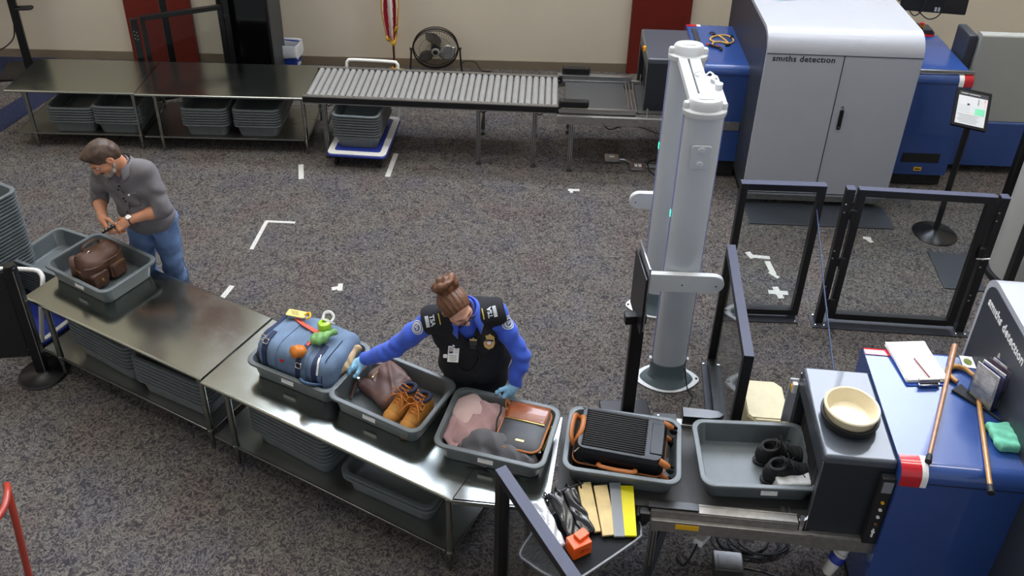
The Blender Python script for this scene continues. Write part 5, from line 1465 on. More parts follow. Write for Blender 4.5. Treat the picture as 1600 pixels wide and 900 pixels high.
sack('stuff_sack', 'green and pink patterned pouch lying on top of the blue duffel', None or mat('green_pink_print', '6c9a58', .6, var=.45, vscale=22), inbin(B_PACK, .115, -.015, .318), R(8), B_PACK[1] + R(-40), (.042, .06, .032), 0)
mb = MB()
sack('stuff_sack', 'orange drawstring pouch hanging over the front of the blue duffel', mat('burnt_orange_nylon', 'c2701f', .5, var=.12, vscale=25), inbin(B_PACK, .035, -.135, .275), R(-28), B_PACK[1] + R(10), (.046, .062, .036), 0)
sack('stuff_sack', 'beige canvas pouch tucked between the duffel and the bin edge', mat('beige_canvas', 'c2a57e', .7, var=.12, vscale=25), inbin(B_PACK, .265, .01, .16), R(25), B_PACK[1] + R(-15), (.045, .085, .038), 0)

# ---- worn brown satchel
t = thing('satchel', 'worn brown leather satchel slumped beside the tan boots', 'bag', inbin(B_SHOE, -.095, .06), B_SHOE[1])
s = SDF((-.22, -.20, -.02), (.24, .20, .22), .006)
A_ = rot3(R(14), R(-9), R(-22))
s.rbox((.0, .0, .075), (.145, .125, .038), .03, .01, rot=A_)
s.rbox((.06, -.05, .055), (.09, .075, .045), .035, .04, rot=rot3(R(6), 0, R(-30)))
s.rbox((-.02, .07, .10), (.11, .05, .03), .025, .04, rot=A_)
s.displace(lambda X, Y, Z: .004 * np.sin(26 * X - 22 * Y) + .0025 * np.sin(60 * X + 50 * Y) - .006 * np.exp(-((X + .9 * Y - .04) / .008) ** 2) + .003 * np.sin(40 * Z + 18 * X))
s.plane((0, 0, 0), (0, 0, -1))
s.build('body', M_lthr2, t)
def fl(u, v):
    x = -.115 + .22 * u; y = .115 - .03 * u - .20 * v * (.92 + .08 * u)
    z = .128 - .035 * u - .018 * v + .006 * math.sin(7 * u + 4 * v) - .03 * max(0, v - .85) / .15
    q = Vector((x, y, z)); q.rotate(Euler((0, 0, R(-20)))); return q
mb = MB(); mb.grid(fl, 14, 12); o = mb.build('flap', M_lthr2, t); sm = o.modifiers.new('thickness', 'SOLIDIFY'); sm.thickness = .005
mb = MB(); mb.tube(spline([fl(.12, .30) + Vector((0, 0, .005)), fl(.16, .55) + Vector((0, 0, .005)), fl(.2, .85) + Vector((0, 0, .005))], 5), .0016, 6); mb.box(fl(.2, .80) + Vector((0, 0, .006)), (.006, .016, .003), bev=.001); mb.build('zip', M_brass, t)
mb = MB(); mb.tube(spline([(-.09, .10, .12), (-.155, .04, .13), (-.175, -.03, .10), (-.17, -.09, .05), (-.155, -.155, .012)], 6), .017, 8, flat=.28, up=(.3, .8, 1)); mb.build('shoulder_strap', M_lthr2, t)
mb = MB(); mb.box((-.172, -.06, .085), (.045, .02, .03), bev=.004); mb.cyl((-.195, -.06, .085), (-.15, -.06, .085), .006, n=10, mi=1); mb.build('buckle', [M_chrome, M_lthr], t)
mb = MB(); mb.tube(spline([(.03, -.215, .012), (.09, -.225, .014), (.15, -.20, .012), (.19, -.15, .018), (.18, -.08, .04)], 6), .016, 8, flat=.3); mb.build('strap_end', M_lthr2, t)

# ---- boots and shoes
def shoe(t, L, h, col_r, m_up, m_sole, m_col, lace=None, m_lace=None, chunky=0.0):
    """toe towards +y, heel towards -y"""
    a = L / 2
    s = SDF((-.075, -a - .03, -.01), (.075, a + .03, h + .03), .0045)
    s.ell((0, a - .070, .050), (.050 + chunky, .072, .046), .01)
    s.ell((.003, a - .14, .060), (.047 + chunky, .085, .052), .03)
    s.ell((0, -.035, .062), (.041, .10, .058), .03)
    s.ell((0, -a + .062, .060), (.040, .062, .066), .03)
    s.cone((0, -a + .078, .07), (0, -a + .072, h), .043, .044, .03)
    s.cone((0, .005, .095), (0, -a + .10, h - .02), .030, .030, .03)
    s.cone((0, -a + .075, .10), (0, -a + .070, h + .06), .028, .034, .0, cut=True)
    s.cone((0, -a + .11, .125), (0, -a + .075, h + .05), .018, .03, .01, cut=True)
    s.displace(lambda X, Y, Z: .0012 * np.sin(80 * Y + 30 * Z) + .0035 * np.exp(-((Y - a + .082 - .4 * (Z - .03)) / .004) ** 2) * (Z > .03))
    s.plane((0, 0, .012), (0, 0, -1)); s.plane((0, 0, h), (0, -.12, 1))
    s.build('upper', m_up, t)
    s = SDF((-.08, -a - .04, -.005), (.08, a + .04, .06), .004)
    s.ell((0, a - .075, .015), (.056 + chunky, .082, .05), .0); s.ell((.004, a - .14, .015), (.054 + chunky, .09, .05), .02)
    s.ell((0, -.02, .015), (.042, .12, .05), .03); s.ell((0, -a + .064, .015), (.046, .072, .05), .02)
    s.plane((0, 0, .026), (0, -.06, 1)); s.plane((0, 0, .0), (0, 0, -1))
    s.displace(lambda X, Y, Z: .0012 * np.sign(np.sin(220 * Y)) * (Z < .014))
    s.build('sole', m_sole, t)
    mb = MB(); mb.tube([(.038 * math.cos(q), -a + .078 + .048 * math.sin(q), h - .006 + .010 * math.sin(q)) for q in [i * PI / 12 for i in range(24)]], col_r, 8, closed=True); mb.build('padded_collar', m_col, t)
    mb = MB()
    def tg(u, v): return ((u - .5) * (.05 - .006 * v), -.005 - (a - .105) * v * .75, .112 + (h - .078) * v + .004 * math.cos((u - .5) * 3))
    mb.grid(tg, 6, 8); o = mb.build('tongue', m_col, t); sm = o.modifiers.new('thickness', 'SOLIDIFY'); sm.thickness = .007
    if lace:
        mb = MB()
        for k in range(lace):
            q = k / (lace - 1); y = .045 - (a - .05) * q * .82; z = .104 + (h - .085) * q ** 1.1
            y2 = y - (a - .05) * .82 / (lace - 1) * .8; z2 = z + (h - .085) / (lace - 1) * .8
            mb.tube(spline([(-.033, y, z - .006), (0, (y + y2) / 2, (z + z2) / 2 + .016), (.033, y2, z2 - .006)], 4), .0033, 6)
            mb.tube(spline([(.033, y, z - .006), (0, (y + y2) / 2, (z + z2) / 2 + .013), (-.033, y2, z2 - .006)], 4), .0033, 6)
        mb.build('lacing', m_lace, t)
        mb = MB()
        zt, yt = h + .004, -a + .13
        for sx in (-1, 1):
            mb.tube(spline([(0, yt + .01, zt - .01), (sx * .03, yt + .01, zt + .022), (sx * .062, yt + .02, zt + .004), (sx * .05, yt + .03, zt - .02), (0, yt + .012, zt - .008)], 6), .003, 6)
            mb.tube(spline([(0, yt + .012, zt - .008), (sx * .04, yt + .05, zt - .01), (sx * .066, yt + .085, zt - .05)], 6), .003, 6)
        mb.build('lace_bow', m_lace, t)
        mb = MB()
        for sx in (-1, 1):
            for k in range(4):
                q = k / 3; mb.cyl((sx * .030, .03 - (a - .05) * q * .75, .098 + (h - .10) * q), (sx * .037, .03 - (a - .05) * q * .75, .101 + (h - .10) * q), .004, n=8)
        mb.build('eyelets', M_blackm, t)
    return t
M_nub = mat('wheat_nubuck', 'b97f36', .75, var=.16, vscale=12, bump=.2, bscale=400); M_nsole = mat('drab_rubber', '6b6152', .7, var=.15, vscale=30)
M_ncol = mat('navy_padding', '262a40', .8, var=.1, vscale=40); M_olace = mat('orange_lace', 'c9782e', .6)
bt = thing('work_boot', 'tan work boot nearer the brown satchel, left of the pair', 'boot', inbin(B_SHOE, .085, -.035), R(-36) + PI, 'pair of tan boots')
shoe(bt, .29, .162, .014, M_nub, M_nsole, M_ncol, 6, M_olace, .002)
copy_tree(bt, inbin(B_SHOE, .205, -.055), R(-31) + PI, 'tan work boot nearer the bin edge, right of the pair', 'pair of tan boots')
M_bk = mat('black_nubuck', '141415', .75, var=.2, vscale=30, bump=.15, bscale=400)
bs = thing('black_shoe', 'black lace shoe farther from the camera, partly inside the scanner tunnel', 'shoe', inbin(B_BLK, .175, .07), R(-88), 'pair of black shoes')
shoe(bs, .30, .13, .010, M_bk, M_blackm, M_bk, 5, M_bk, .002)
copy_tree(bs, inbin(B_BLK, .19, -.055), R(-84), 'black lace shoe nearer the camera beside the white cloth', 'pair of black shoes')
t = thing('folded_towel', 'folded white cloth beside the black shoes at the tunnel mouth', 'cloth', inbin(B_BLK, .20, -.125, 0), B_BLK[1] + R(4))
for k in range(3):
    s = SDF((-.13, -.08, -.01), (.13, .08, .05), .0045)
    s.rbox((.004 * k, 0, .015), (.105, .050 - .004 * k, .0145), .012, .0)
    s.displace(lambda X, Y, Z: .0022 * np.sin(60 * X + 40 * Y + k * 2))
    o = s.build('fold', mat('white_towelling_%d' % k, 'c9cac8', .9, var=.10, vscale=60, bump=.4, bscale=500), t); o.location = (0, .002 * k, .027 * k)

# ---- clothes
M_pink = mat('dusty_pink_fabric', 'a78585', .85, var=.07, vscale=14, bump=.2, bscale=600, sheen=.3)
M_pink2 = mat('pale_pink_lining', 'c8aca8', .85, var=.06, vscale=14, bump=.2, bscale=600, sheen=.3)
t = thing('jacket', 'crumpled dusty pink jacket in the bin with the tan and grey bag', 'jacket', inbin(B_PINK, -.15, .04), B_PINK[1])
s = SDF((-.19, -.23, -.01), (.25, .21, .22), .006)
s.ell((-.02, .0, .04), (.145, .17, .075), .02); s.ell((.06, .10, .06), (.11, .075, .07), .04); s.ell((-.06, -.10, .04), (.08, .09, .055), .04)
s.ell((.13, .06, .05), (.07, .10, .07), .03); s.ell((.01, -.02, .085), (.10, .12, .04), .03)
s.displace(lambda X, Y, Z: .012 * np.abs(np.sin(17 * X + 9 * Y + 2.2 * np.sin(9 * Y))) - .006 + .006 * np.abs(np.sin(30 * X - 24 * Y + 1.5 * np.sin(14 * X))) + .003 * np.sin(60 * X + 33 * Y))
s.plane((0, 0, .0), (0, 0, -1)); s.plane((.17, 0, 0), (1, .1, 0))
s.build('body', M_pink, t, 2)
def lap(u, v):
    # wide lapel folded over the heap
    w = .045 + .055 * math.sin(PI * min(v * 1.05, 1)) ** .8
    x = -.055 + .045 * v - .03 * math.sin(3 * v) + (u - .5) * 2 * w; y = .165 - .26 * v
    z = .125 - .02 * v + .022 * math.sin(PI * v) - .03 * (u - .5) ** 2 * 4 + .004 * math.sin(11 * v + 4 * u)
    return (x, y, z)
mb = MB(); mb.grid(lap, 14, 20); o = mb.build('lapel', M_pink2, t); sm = o.modifiers.new('thickness', 'SOLIDIFY'); sm.thickness = .005
def lap2(u, v):
    x = -.13 + .10 * u - .02 * v; y = .13 - .30 * v - .05 * u
    z = .095 + .02 * math.sin(4 * u + 2 * v) - .05 * max(0, v - .6) - .05 * max(0, .25 - u) + .006 * math.sin(14 * v)
    return (x, y, z)
mb = MB(); mb.grid(lap2, 12, 16); o = mb.build('front_panel', M_pink, t); sm = o.modifiers.new('thickness', 'SOLIDIFY'); sm.thickness = .005
mb = MB(); mb.tube(spline([(.12, .12, .12), (.135, .06, .14), (.13, .0, .125), (.145, -.06, .10), (.17, -.10, .07)], 7), .005, 6); mb.build('dark_cord', M_blackm, t)
M_gry = mat('grey_jersey', '5d5c60', .9, var=.08, vscale=20, bump=.25, bscale=600, sheen=.2)
t = thing('sweater', 'grey sweater rolled along the front edge of the bin with the pink jacket', 'sweater', inbin(B_PINK, .02, -.125), B_PINK[1])
s = SDF((-.27, -.12, -.01), (.30, .12, .16), .0055)
s.chain([(-.18, .02, .045), (-.10, .05, .07), (.0, .045, .075), (.10, .0, .06), (.19, -.01, .045), (.23, .03, .05)], [.045, .06, .058, .055, .05, .04], .03)
s.ell((-.08, -.03, .03), (.12, .06, .045), .03); s.ell((.14, -.04, .035), (.11, .05, .05), .03); s.ell((.20, .02, .05), (.06, .06, .05), .03)
s.displace(lambda X, Y, Z: .010 * np.abs(np.sin(16 * X + 26 * Y * (1 + X * 2) + 1.6 * np.sin(12 * X))) - .005 + np.clip((X - .05) * 6, 0, 1) * .008 * np.sin(75 * X + 40 * Y + 3 * np.sin(30 * Y)))
s.plane((0, 0, .0), (0, 0, -1)); s.plane((0, -.085, 0), (0, -1, .25)); s.plane((.255, 0, 0), (1, 0, .25))
s.build('body', M_gry, t, 1)
mb = MB(); mb.box((.235, .03, .104), (.04, .025, .003), rz=.3, bev=.001); mb.build('care_label', M_paper, t)

# ---- tan, black and grey shoulder bag
t = thing('shoulder_bag', 'grey and tan leather shoulder bag leaning in the bin beside the pink jacket', 'bag', inbin(B_PINK, .145, .035, .075), B_PINK[1])
t.rotation_euler = (R(4), R(-3), B_PINK[1] + R(-3))
M_tan = mat('cognac_leather', '8a4a26', .3, var=.2, vscale=14, coat=.4); M_tanp = mat('tan_piping', 'a5622c', .45, var=.1, vscale=30)
M_slate = mat('slate_coated_canvas', '43454a', .5, var=.05, vscale=20, bump=.1, bscale=500); M_blkl = mat('black_leather', '1a1a1c', .4, var=.1, vscale=20)
def rl(w, d, r, z): return [(x, y, z) for x, y in rrect(w, d, r, 7)]
mb = MB(); mb.loft([rl(.25, .30, .05, -.06), rl(.265, .315, .055, -.055), rl(.27, .32, .06, .045), rl(.265, .315, .055, .05)]); mb.build('gusset', M_blkl, t)
mb = MB(); mb.loft([rl(.262, .312, .056, .046), rl(.262, .312, .056, .052), rl(.23, .28, .05, .064), rl(.12, .15, .04, .069)]); mb.build('front_panel', M_slate, t)
mb = MB(); mb.tube([(x, y, .05) for x, y, _ in rl(.268, .318, .058, 0)], .0065, 8, closed=True); mb.tube([(x, y, -.05) for x, y, _ in rl(.268, .318, .058, 0)], .006, 8, closed=True); mb.build('piping', M_tanp, t)
def flp(u, v): 
    x = (u - .5) * (.235 + .012 * math.sin(PI * v)); y = .165 - .135 * v
    return (x, y, .074 + .006 * math.sin(PI * v) - .05 * max(0, .18 - v) - .004 * abs(u - .5))
mb = MB(); mb.grid(flp, 12, 12); o = mb.build('flap', M_tan, t); sm = o.modifiers.new('thickness', 'SOLIDIFY'); sm.thickness = .005
mb = MB(); mb.tube([flp(u / 10, 1.0) for u in range(11)], .003, 6); mb.build('gold_zip', M_brass, t)
mb = MB(); mb.prism(rrect(.05, .012, .003, 2), 0, .003, M=Matrix.Translation((.01, -.105, .066))); mb.build('name_plate', M_brass, t)
mb = MB(); mb.tube(spline([(.137, .10, -.01), (.142, .02, .0), (.137, -.08, -.01)], 6), .004, 6); mb.box((.144, .07, .0), (.008, .02, .012), bev=.002); mb.build('side_zip', M_brass, t)
mb = MB(); mb.tube(spline([(-.125, .14, .045), (-.15, .15, .07), (-.14, .10, .085), (-.12, .08, .06)], 6), .010, 8, flat=.4); mb.build('strap', M_tanp, t)

# ---- ribbed black suitcase
t = thing('suitcase', 'ribbed glossy black suitcase with tan trim lying flat in its bin', 'suitcase', inbin(B_SUIT, -.015, .005, .0), B_SUIT[1] + R(-3))
M_case = mat('gloss_black_shell', '0b0c11', .32, spec=.3)
SW, SD, SH = .50, .345, .205
def case_ring(w, d, r, z): return [(x, y, z) for x, y in rrect(w, d, r, 8)]
mb = MB()
mb.loft([case_ring(SW - .03, SD - .03, .04, .012), case_ring(SW, SD, .05, .03), case_ring(SW, SD, .05, .095)]); mb.build('lower_shell', M_case, t)
mb = MB(); mb.loft([case_ring(SW, SD, .05, .108), case_ring(SW, SD, .05, .165), case_ring(SW - .012, SD - .012, .048, .185), case_ring(SW - .04, SD - .04, .04, SH), case_ring(SW - .08, SD - .08, .03, SH + .001)]); u_ = mb.build('upper_shell', M_case, t)
mb = MB()
NRB = 17
for i in range(NRB):
    y = -SD / 2 + .045 + (SD - .09) * i / (NRB - 1)
    mb.tube([(-SW / 2 + .03, y, SH - .012), (-SW / 2 + .05, y, SH + .002), (SW / 2 - .12, y, SH + .002), (SW / 2 - .10, y, SH - .010)], .0068, 8)
mb.build('ribbing', M_case, u_)
mb = MB(); mb.loft([case_ring(SW + .006, SD + .006, .053, .096), case_ring(SW + .012, SD + .012, .055, .099), case_ring(SW + .012, SD + .012, .055, .104), case_ring(SW + .006, SD + .006, .053, .107)]); mb.build('tan_piping', M_tanp, t)
mb = MB(); mb.box((SW / 2 - .05, 0, SH + .001), (.07, SD - .12, .010), bev=.004); mb.build('end_plate', M_case, u_)
mb = MB(); mb.tube(spline([(-.10, -SD / 2 - .004, .125), (-.09, -SD / 2 - .022, .13), (0, -SD / 2 - .028, .13), (.09, -SD / 2 - .022, .13), (.10, -SD / 2 - .004, .125)], 6), .014, 10, flat=.8); mb.build('side_handle', M_tanp, t)
mb = MB(); mb.tube(spline([(-SW / 2 + .0, -.09, .15), (-SW / 2 - .022, -.075, .185), (-SW / 2 - .028, -.0, .205), (-SW / 2 - .022, .075, .20), (-SW / 2 + .0, .09, .165), (-SW / 2 + .025, .06, .212), (-SW / 2 + .03, -.02, .214), (-SW / 2 + .015, -.075, .19)], 6, True), .016, 10, closed=True, flat=.8); mb.build('carry_handle', M_tanp, t)
mb = MB(); mb.tube([(-SW / 2 + .045, -SD / 2 + .03, SH), (-SW / 2 + .01, -SD / 2 + .01, .17)], .004, 6); mb.tube([(-SW / 2 + .045, SD / 2 - .03, SH), (-SW / 2 + .01, SD / 2 - .015, .185)], .004, 6); mb.build('corner_wire', M_chrome, t)
for sy in (-1, 1):
    for z in (.055, .155):
        mb = MB(); mb.tube(spline([(SW / 2 - .03, sy * (SD / 2 - .035), z + .03), (SW / 2 + .005, sy * (SD / 2 - .03), z + .018), (SW / 2 + .028, sy * (SD / 2 - .03), z + .004)], 5), [.022, .022, .021, .02, .02, .019, .018, .017, .016, .015, .014], 10); h_ = mb.build('wheel_housing', M_tanp, t)
        mb = MB()
        for dy in (-.014, .014): mb.lathe([(.001, -.006), (.018, -.006), (.023, 0), (.018, .006), (.001, .006)], 20, Matrix.Translation((SW / 2 + .036, sy * (SD / 2 - .03) + dy, z - .008)) @ Matrix.Rotation(PI / 2, 4, 'X'))
        mb.build('wheel', mat('gloss_black_wheel', '0e0e10', .2, coat=.5), h_)
mb = MB(); mb.box((-.17, -SD / 2 - .006, .118), (.03, .003, .008)); mb.build('name_plate', M_chrome, t)
# ================================================================ PEOPLE
def decal_frame(b, p, up, out=None):
    """frame on the surface nearest p: x right, y up, z along the surface normal"""
    loc, nor, _, _ = b.find_nearest(Vector(p))
    if out is not None: nor = (nor * .5 + Vector(out).normalized() * .5).normalized()
    u = Vector(up); u = (u - nor * u.dot(nor)).normalized(); r = u.cross(nor)
    return Matrix(((r.x, u.x, nor.x, loc.x), (r.y, u.y, nor.y, loc.y), (r.z, u.z, nor.z, loc.z), (0, 0, 0, 1)))
def project(me, M, b, off=.002):
    """lay a flat mesh (in the frame M) onto the surface"""
    n = Vector((M[0][2], M[1][2], M[2][2]))
    for v in me.vertices:
        h = v.co.z
        p = M @ Vector((v.co.x, v.co.y, 0))
        hit = b.ray_cast(p + n * .06, -n, .14)
        q = hit[0] if hit[0] is not None else p
        v.co = q + n * (off + h)
    return me
def decal(name, mb, mats, parent, M, b, off=.002, ang=60):
    me = mb.mesh(name, mats, True, ang)
    project(me, M, b, off)
    o = bpy.data.objects.new(name, me); return link(o, parent)
def disc(mb, r0, r1, z=0.0, n=28, mi=0, k=3, sx=1.0):
    for a in range(k):
        ra, rb = r0 + (r1 - r0) * a / k, r0 + (r1 - r0) * (a + 1) / k
        for i in range(n):
            t0, t1 = 2 * PI * i / n, 2 * PI * (i + 1) / n
            P = [(ra * math.cos(t0) * sx, ra * math.sin(t0), z), (rb * math.cos(t0) * sx, rb * math.sin(t0), z), (rb * math.cos(t1) * sx, rb * math.sin(t1), z), (ra * math.cos(t1) * sx, ra * math.sin(t1), z)]
            if ra < 1e-6: P = P[:3]
            mb.quad(P, mi)
def plate(mb, w, h, x=0, y=0, z=0.0, mi=0, n=4):
    mb.grid(lambda u, v: (x + (u - .5) * w, y + (v - .5) * h, z), n, n, mi)
def decal_text(name, s, size, m, parent, M, b, off=.003, sx=1.0, align='CENTER', bold=.0):
    o = text_mesh(name, s, size, m, parent, Matrix.Identity(4), 0.0, sx, 1.0, align, bold)
    project(o.data, M, b, off)
    return o

SK = lambda name, c: mat(name, c, .5, var=.06, vscale=20, bump=.05, bscale=300)
def head_sdf(s, O, A, k=.012, female=False, o=0.0):
    """A: columns right, forward, up; O: point between the ears at eye level"""
    P = lambda x, y, z: np.array(O) + A @ np.array((x, y, z))
    e = lambda c, r, kk=k, cut=False: s.ell(P(*c), r, kk, rot=A, cut=cut)
    e((0, -.014, .032), (.074, .095, .088)); e((0, .022, -.02), (.064, .070, .085), .02)
    e((0, .030, -.072), (.049, .052, .042), .03); e((0, .072, -.104), (.020, .018, .017), .03)
    for sx in (-1, 1):
        e((sx * .040, .055, -.035), (.026, .030, .026), .02)
        e((sx * .031, .098, -.002), (.017, .016, .010), .012, True)
        s.cone(P(sx * .008, .088, .020), P(sx * .048, .072, .018), .010, .009, .015)
        e((sx * .074, -.012, -.018), (.009, .022, .034), .006); e((sx * .085, -.008, -.016), (.008, .012, .020), .006, True)
        s.cone(P(sx * .010, .098, -.046), P(sx * .013, .094, -.046), .009, .008, .008)
    s.cone(P(0, .090, .008), P(0, .111, -.038), .009, .013, .012)
    s.cone(P(-.016, .086, -.070), P(.016, .086, -.070), .009, .009, .01)
    s.cone(P(-.013, .085, -.080), P(.013, .085, -.080), .009, .009, .01)
def hand_frame(d, n, side):
    """columns: across (thumb side), finger direction, palm-back normal"""
    d = np.array(d, float); d /= np.linalg.norm(d)
    n = np.array(n, float); n = n - d * (n @ d); n /= np.linalg.norm(n)
    x = np.cross(d, n) * side
    return np.stack([x, d, n], 1)
def hand_sdf(s, W, d, n, side, curl, o=0.0, thumb=(.6, .5), spread=1.0, k=.008):
    """W wrist; d finger direction; n back-of-hand normal; side +1 puts the thumb on d x n; curl per finger (base, mid, tip) degrees"""
    A = hand_frame(d, n, side)
    P = lambda x, y, z: np.array(W) + A @ np.array((x, y, z))
    s.rbox(P(0, .048, 0), (.038 + o, .045 + o, .0135 + o), .012, .012, rot=A)
    s.cone(P(0, -.01, 0), P(0, .03, 0), .026 + o, .027 + o, .02)
    s.ell(P(.022, .028, -.008), (.017 + o, .028 + o, .014 + o), .01, rot=A)
    base = [(.029, .088, .0), (.010, .094, .002), (-.010, .091, .0), (-.028, .083, -.003)]
    ln = [(.042, .025, .021), (.046, .029, .022), (.043, .027, .021), (.033, .020, .019)]
    for f in range(4):
        p = np.array(base[f]); a = 0.0; sp = (1.5 - f) * .07 * spread
        cu = curl[f]
        r = [.0092, .0084, .0078, .0068] if f < 3 else [.0082, .0074, .0068, .006]
        for j in range(3):
            a += R(cu[j])
            q = p + np.array((math.sin(sp) * math.cos(a), math.cos(a) * math.cos(sp), -math.sin(a))) * ln[f][j]
            s.cone(P(*p), P(*q), r[j] + o, r[j + 1] + o, .005 if j == 0 else .003)
            p = q
    t0 = np.array((.030, .022, -.006)); t1 = t0 + np.array((.030 * math.cos(thumb[1] * .5) + .006, .028, -.018 * thumb[0])); t2 = t1 + np.array((.010 - .012 * thumb[1], .028, -.020 * thumb[0])); t3 = t2 + np.array((-.004 - .012 * thumb[1], .020, -.014 * thumb[0]))
    for a_, b_, ra, rb in ((t0, t1, .0145, .0115), (t1, t2, .0110, .0098), (t2, t3, .0096, .0078)): s.cone(P(*a_), P(*b_), ra + o, rb + o, .006)
def lerp(a, b, t): return np.array(a) * (1 - t) + np.array(b) * t
def arm_sdf(s, sh, el, wr, o=0.0, k=.02, f=1.0, o2=None):
    o2 = o if o2 is None else o2
    s.chain([sh, lerp(sh, el, .45), el], [.053 * f + o, .046 * f + o, .039 * f + o], k)
    s.chain([el, lerp(el, wr, .35), wr], [.039 * f + o, .040 * f + o2, .0275 * f + o2], k)
def leg_sdf(s, hp, kn, an, o=0.0, k=.03, f=1.0):
    s.chain([hp, lerp(hp, kn, .5), kn], [.086 * f + o, .072 * f + o, .056 * f + o], k)
    s.chain([kn, lerp(kn, an, .35), an], [.056 * f + o, .055 * f + o, .038 * f + o], k)
def torso_sdf(s, J, A, o=0.0, k=.05, belly=0.0, f=1.0, bust=0.0, w=1.0):
    pel, nk = np.array(J['pel']), np.array(J['nk']); up = nk - pel
    Q = lambda t, x=0, y=0: pel + up * t + A[:, 0] * x + A[:, 1] * y
    s.ell(Q(.0), (.160 * f * w + o, .112 * f + o, .12 + o), k, rot=A)
    s.ell(Q(.28, 0, .01 + belly), (.148 * f * w + o, .105 * f + belly + o, .15 + o), k, rot=A)
    s.ell(Q(.60, 0, .005), (.160 * f * w + o, .112 * f + o, .17 + o), k, rot=A)
    s.ell(Q(.80, 0, -.01), (.150 * f * w + o, .095 * f + o, .10 + o), k, rot=A)
    if bust:
        for sx in (-1, 1): s.ell(Q(.62, sx * .07, .085), (.062 + o, .055 + o, .06 + o), .04, rot=A)
    for q in ('shL', 'shR'):
        s.cone(Q(.93, 0, -.015), J[q], .058 + o, .052 + o, .03)
    s.cone(J['shL'], J['shR'], .05 + o, .05 + o, .04)
def box_cut(s, c, d, half):
    """remove a block starting at c and running along d"""
    d = np.array(d, float); d /= np.linalg.norm(d)
    s.rbox(np.array(c) + d * half[1], half, .002, 0, rot=axes(d, (0, .3, 1) if abs(d[2]) < .9 else (1, 0, 0)), cut=True)
def collar(parent, m, O, A, r=.062, open_=.42, h=.036, fall=.05, tip=.03, name='collar', tilt=0.0):
    P = lambda x, y, z: Vector(np.array(O) + A @ np.array((x, y, z)))
    mb = MB()
    def cf(u, v):
        th = PI / 2 + open_ + (2 * PI - 2 * open_) * u
        e = (abs(u - .5) * 2) ** 4
        if v < .4: rr = r + .002 * v; z = h * (v / .4)
        else:
            q = (v - .4) / .6
            rr = r + .006 + (.026 + .030 * e) * q; z = h + .004 - (fall + tip * e) * q + .006 * math.sin(q * PI)
        z -= tilt * math.sin(th)
        ex = 1.0
        return P(rr * math.cos(th) * 1.05, rr * math.sin(th) * .98 + .012 * e * max(0, (v - .4)) * 1.6, z)
    mb.grid(cf, 36, 10)
    o = mb.build(name, m, parent); sm = o.modifiers.new('thickness', 'SOLIDIFY'); sm.thickness = .003; sm.offset = 0
    return o
def eyes_brows(body, O, A, hair_m, lip_m, scale=1.0):
    P = lambda x, y, z: Vector(np.array(O) + A @ np.array((x, y, z)))
    for sx in (-1, 1):
        mb = MB(); mb.ball(P(sx * .031, .0775, -.003), .0105, n=14); e = mb.build('eye', M_eye, body)
        mb = MB(); mb.ball(P(sx * .031, .0835, -.006), .0055, n=10); mb.build('iris', M_iris, e)
        mb = MB(); mb.tube([P(sx * .012, .0935, .018), P(sx * .030, .0935, .024), P(sx * .050, .080, .018)], [.0035, .004, .0025], 6); mb.build('eyebrow', hair_m, body)
    mb = MB(); mb.tube([P(-.020, .0885, -.074), P(-.007, .0960, -.0725), P(0, .0955, -.0735), P(.007, .0960, -.0725), P(.020, .0885, -.074)], [.002, .005, .0055, .005, .002], 8); mb.tube([P(-.016, .0885, -.078), P(0, .0955, -.081), P(.016, .0885, -.078)], [.002, .0055, .002], 8); mb.build('lips', lip_m, body)
M_eye = mat('eye_white', 'e6e2da', .25); M_iris = mat('iris_brown', '2c1d14', .2)

# ---------------------------------------------------------------- OFFICER
OB = np.array((-.19, 4.28, 0.0))
W_ = lambda x, y, z: np.array((x, y, z)) - OB
J = dict(pel=W_(-.195, 4.25, .85), nk=W_(-.255, 4.085, 1.345), shL=W_(-.075, 4.135, 1.295), shR=W_(-.435, 4.055, 1.295),
         elL=W_(.085, 4.06, 1.035), elR=W_(-.675, 4.075, 1.045), wrL=W_(.045, 4.0, .85), wrR=W_(-.862, 4.145, .885),
         hpL=W_(-.095, 4.27, .84), hpR=W_(-.295, 4.27, .84), knL=W_(-.105, 4.31, .47), knR=W_(-.285, 4.31, .47), anL=W_(-.09, 4.40, .08), anR=W_(-.30, 4.40, .08))
upv = J['nk'] - J['pel']
rgt = J['shR'] - J['shL']
TA = axes(np.cross(upv, rgt), upv)          # right, forward, up
HO = W_(-.295, 3.985, 1.455)
HA = axes((.60, -.66, -.36), (-.50, .10, 1))
person = thing('person', 'officer in royal blue shirt and dark vest with blue gloves leaning over the bins', 'person', tuple(OB))
M_skin1 = SK('fair_skin', 'd9a68e')
LO, HI = (-.82, -.45, -.02), (.42, .30, 1.68)
hd_R, hn_R = (-.80, .12, -.58), (-.42, -.10, .90)
hd_L, hn_L = (-.42, -.22, -.88), (.50, -.78, -.05)
curlR = [(18, 22, 14), (14, 22, 16), (18, 26, 18), (24, 30, 20)]
curlL = [(26, 36, 26), (30, 40, 28), (32, 44, 30), (36, 46, 30)]
s = SDF(LO, HI, .0048)
torso_sdf(s, J, TA, -.012, bust=.0, w=1.2)
s.cone(J['nk'] - TA[:, 2] * .03, HO + HA @ np.array((0, -.025, -.07)), .054, .050, .03)
head_sdf(s, HO, HA)
for q in 'LR':
    arm_sdf(s, J['sh' + q], J['el' + q], J['wr' + q], -.004)
    leg_sdf(s, J['hp' + q], J['kn' + q], J['an' + q], -.01)
    s.cone(J['an' + q] + np.array((0, .02, -.03)), J['an' + q] + np.array((0, -.14, -.055)), .035, .025, .02)
hand_sdf(s, J['wrR'], hd_R, hn_R, -1, curlR, -.001, (.5, .3))
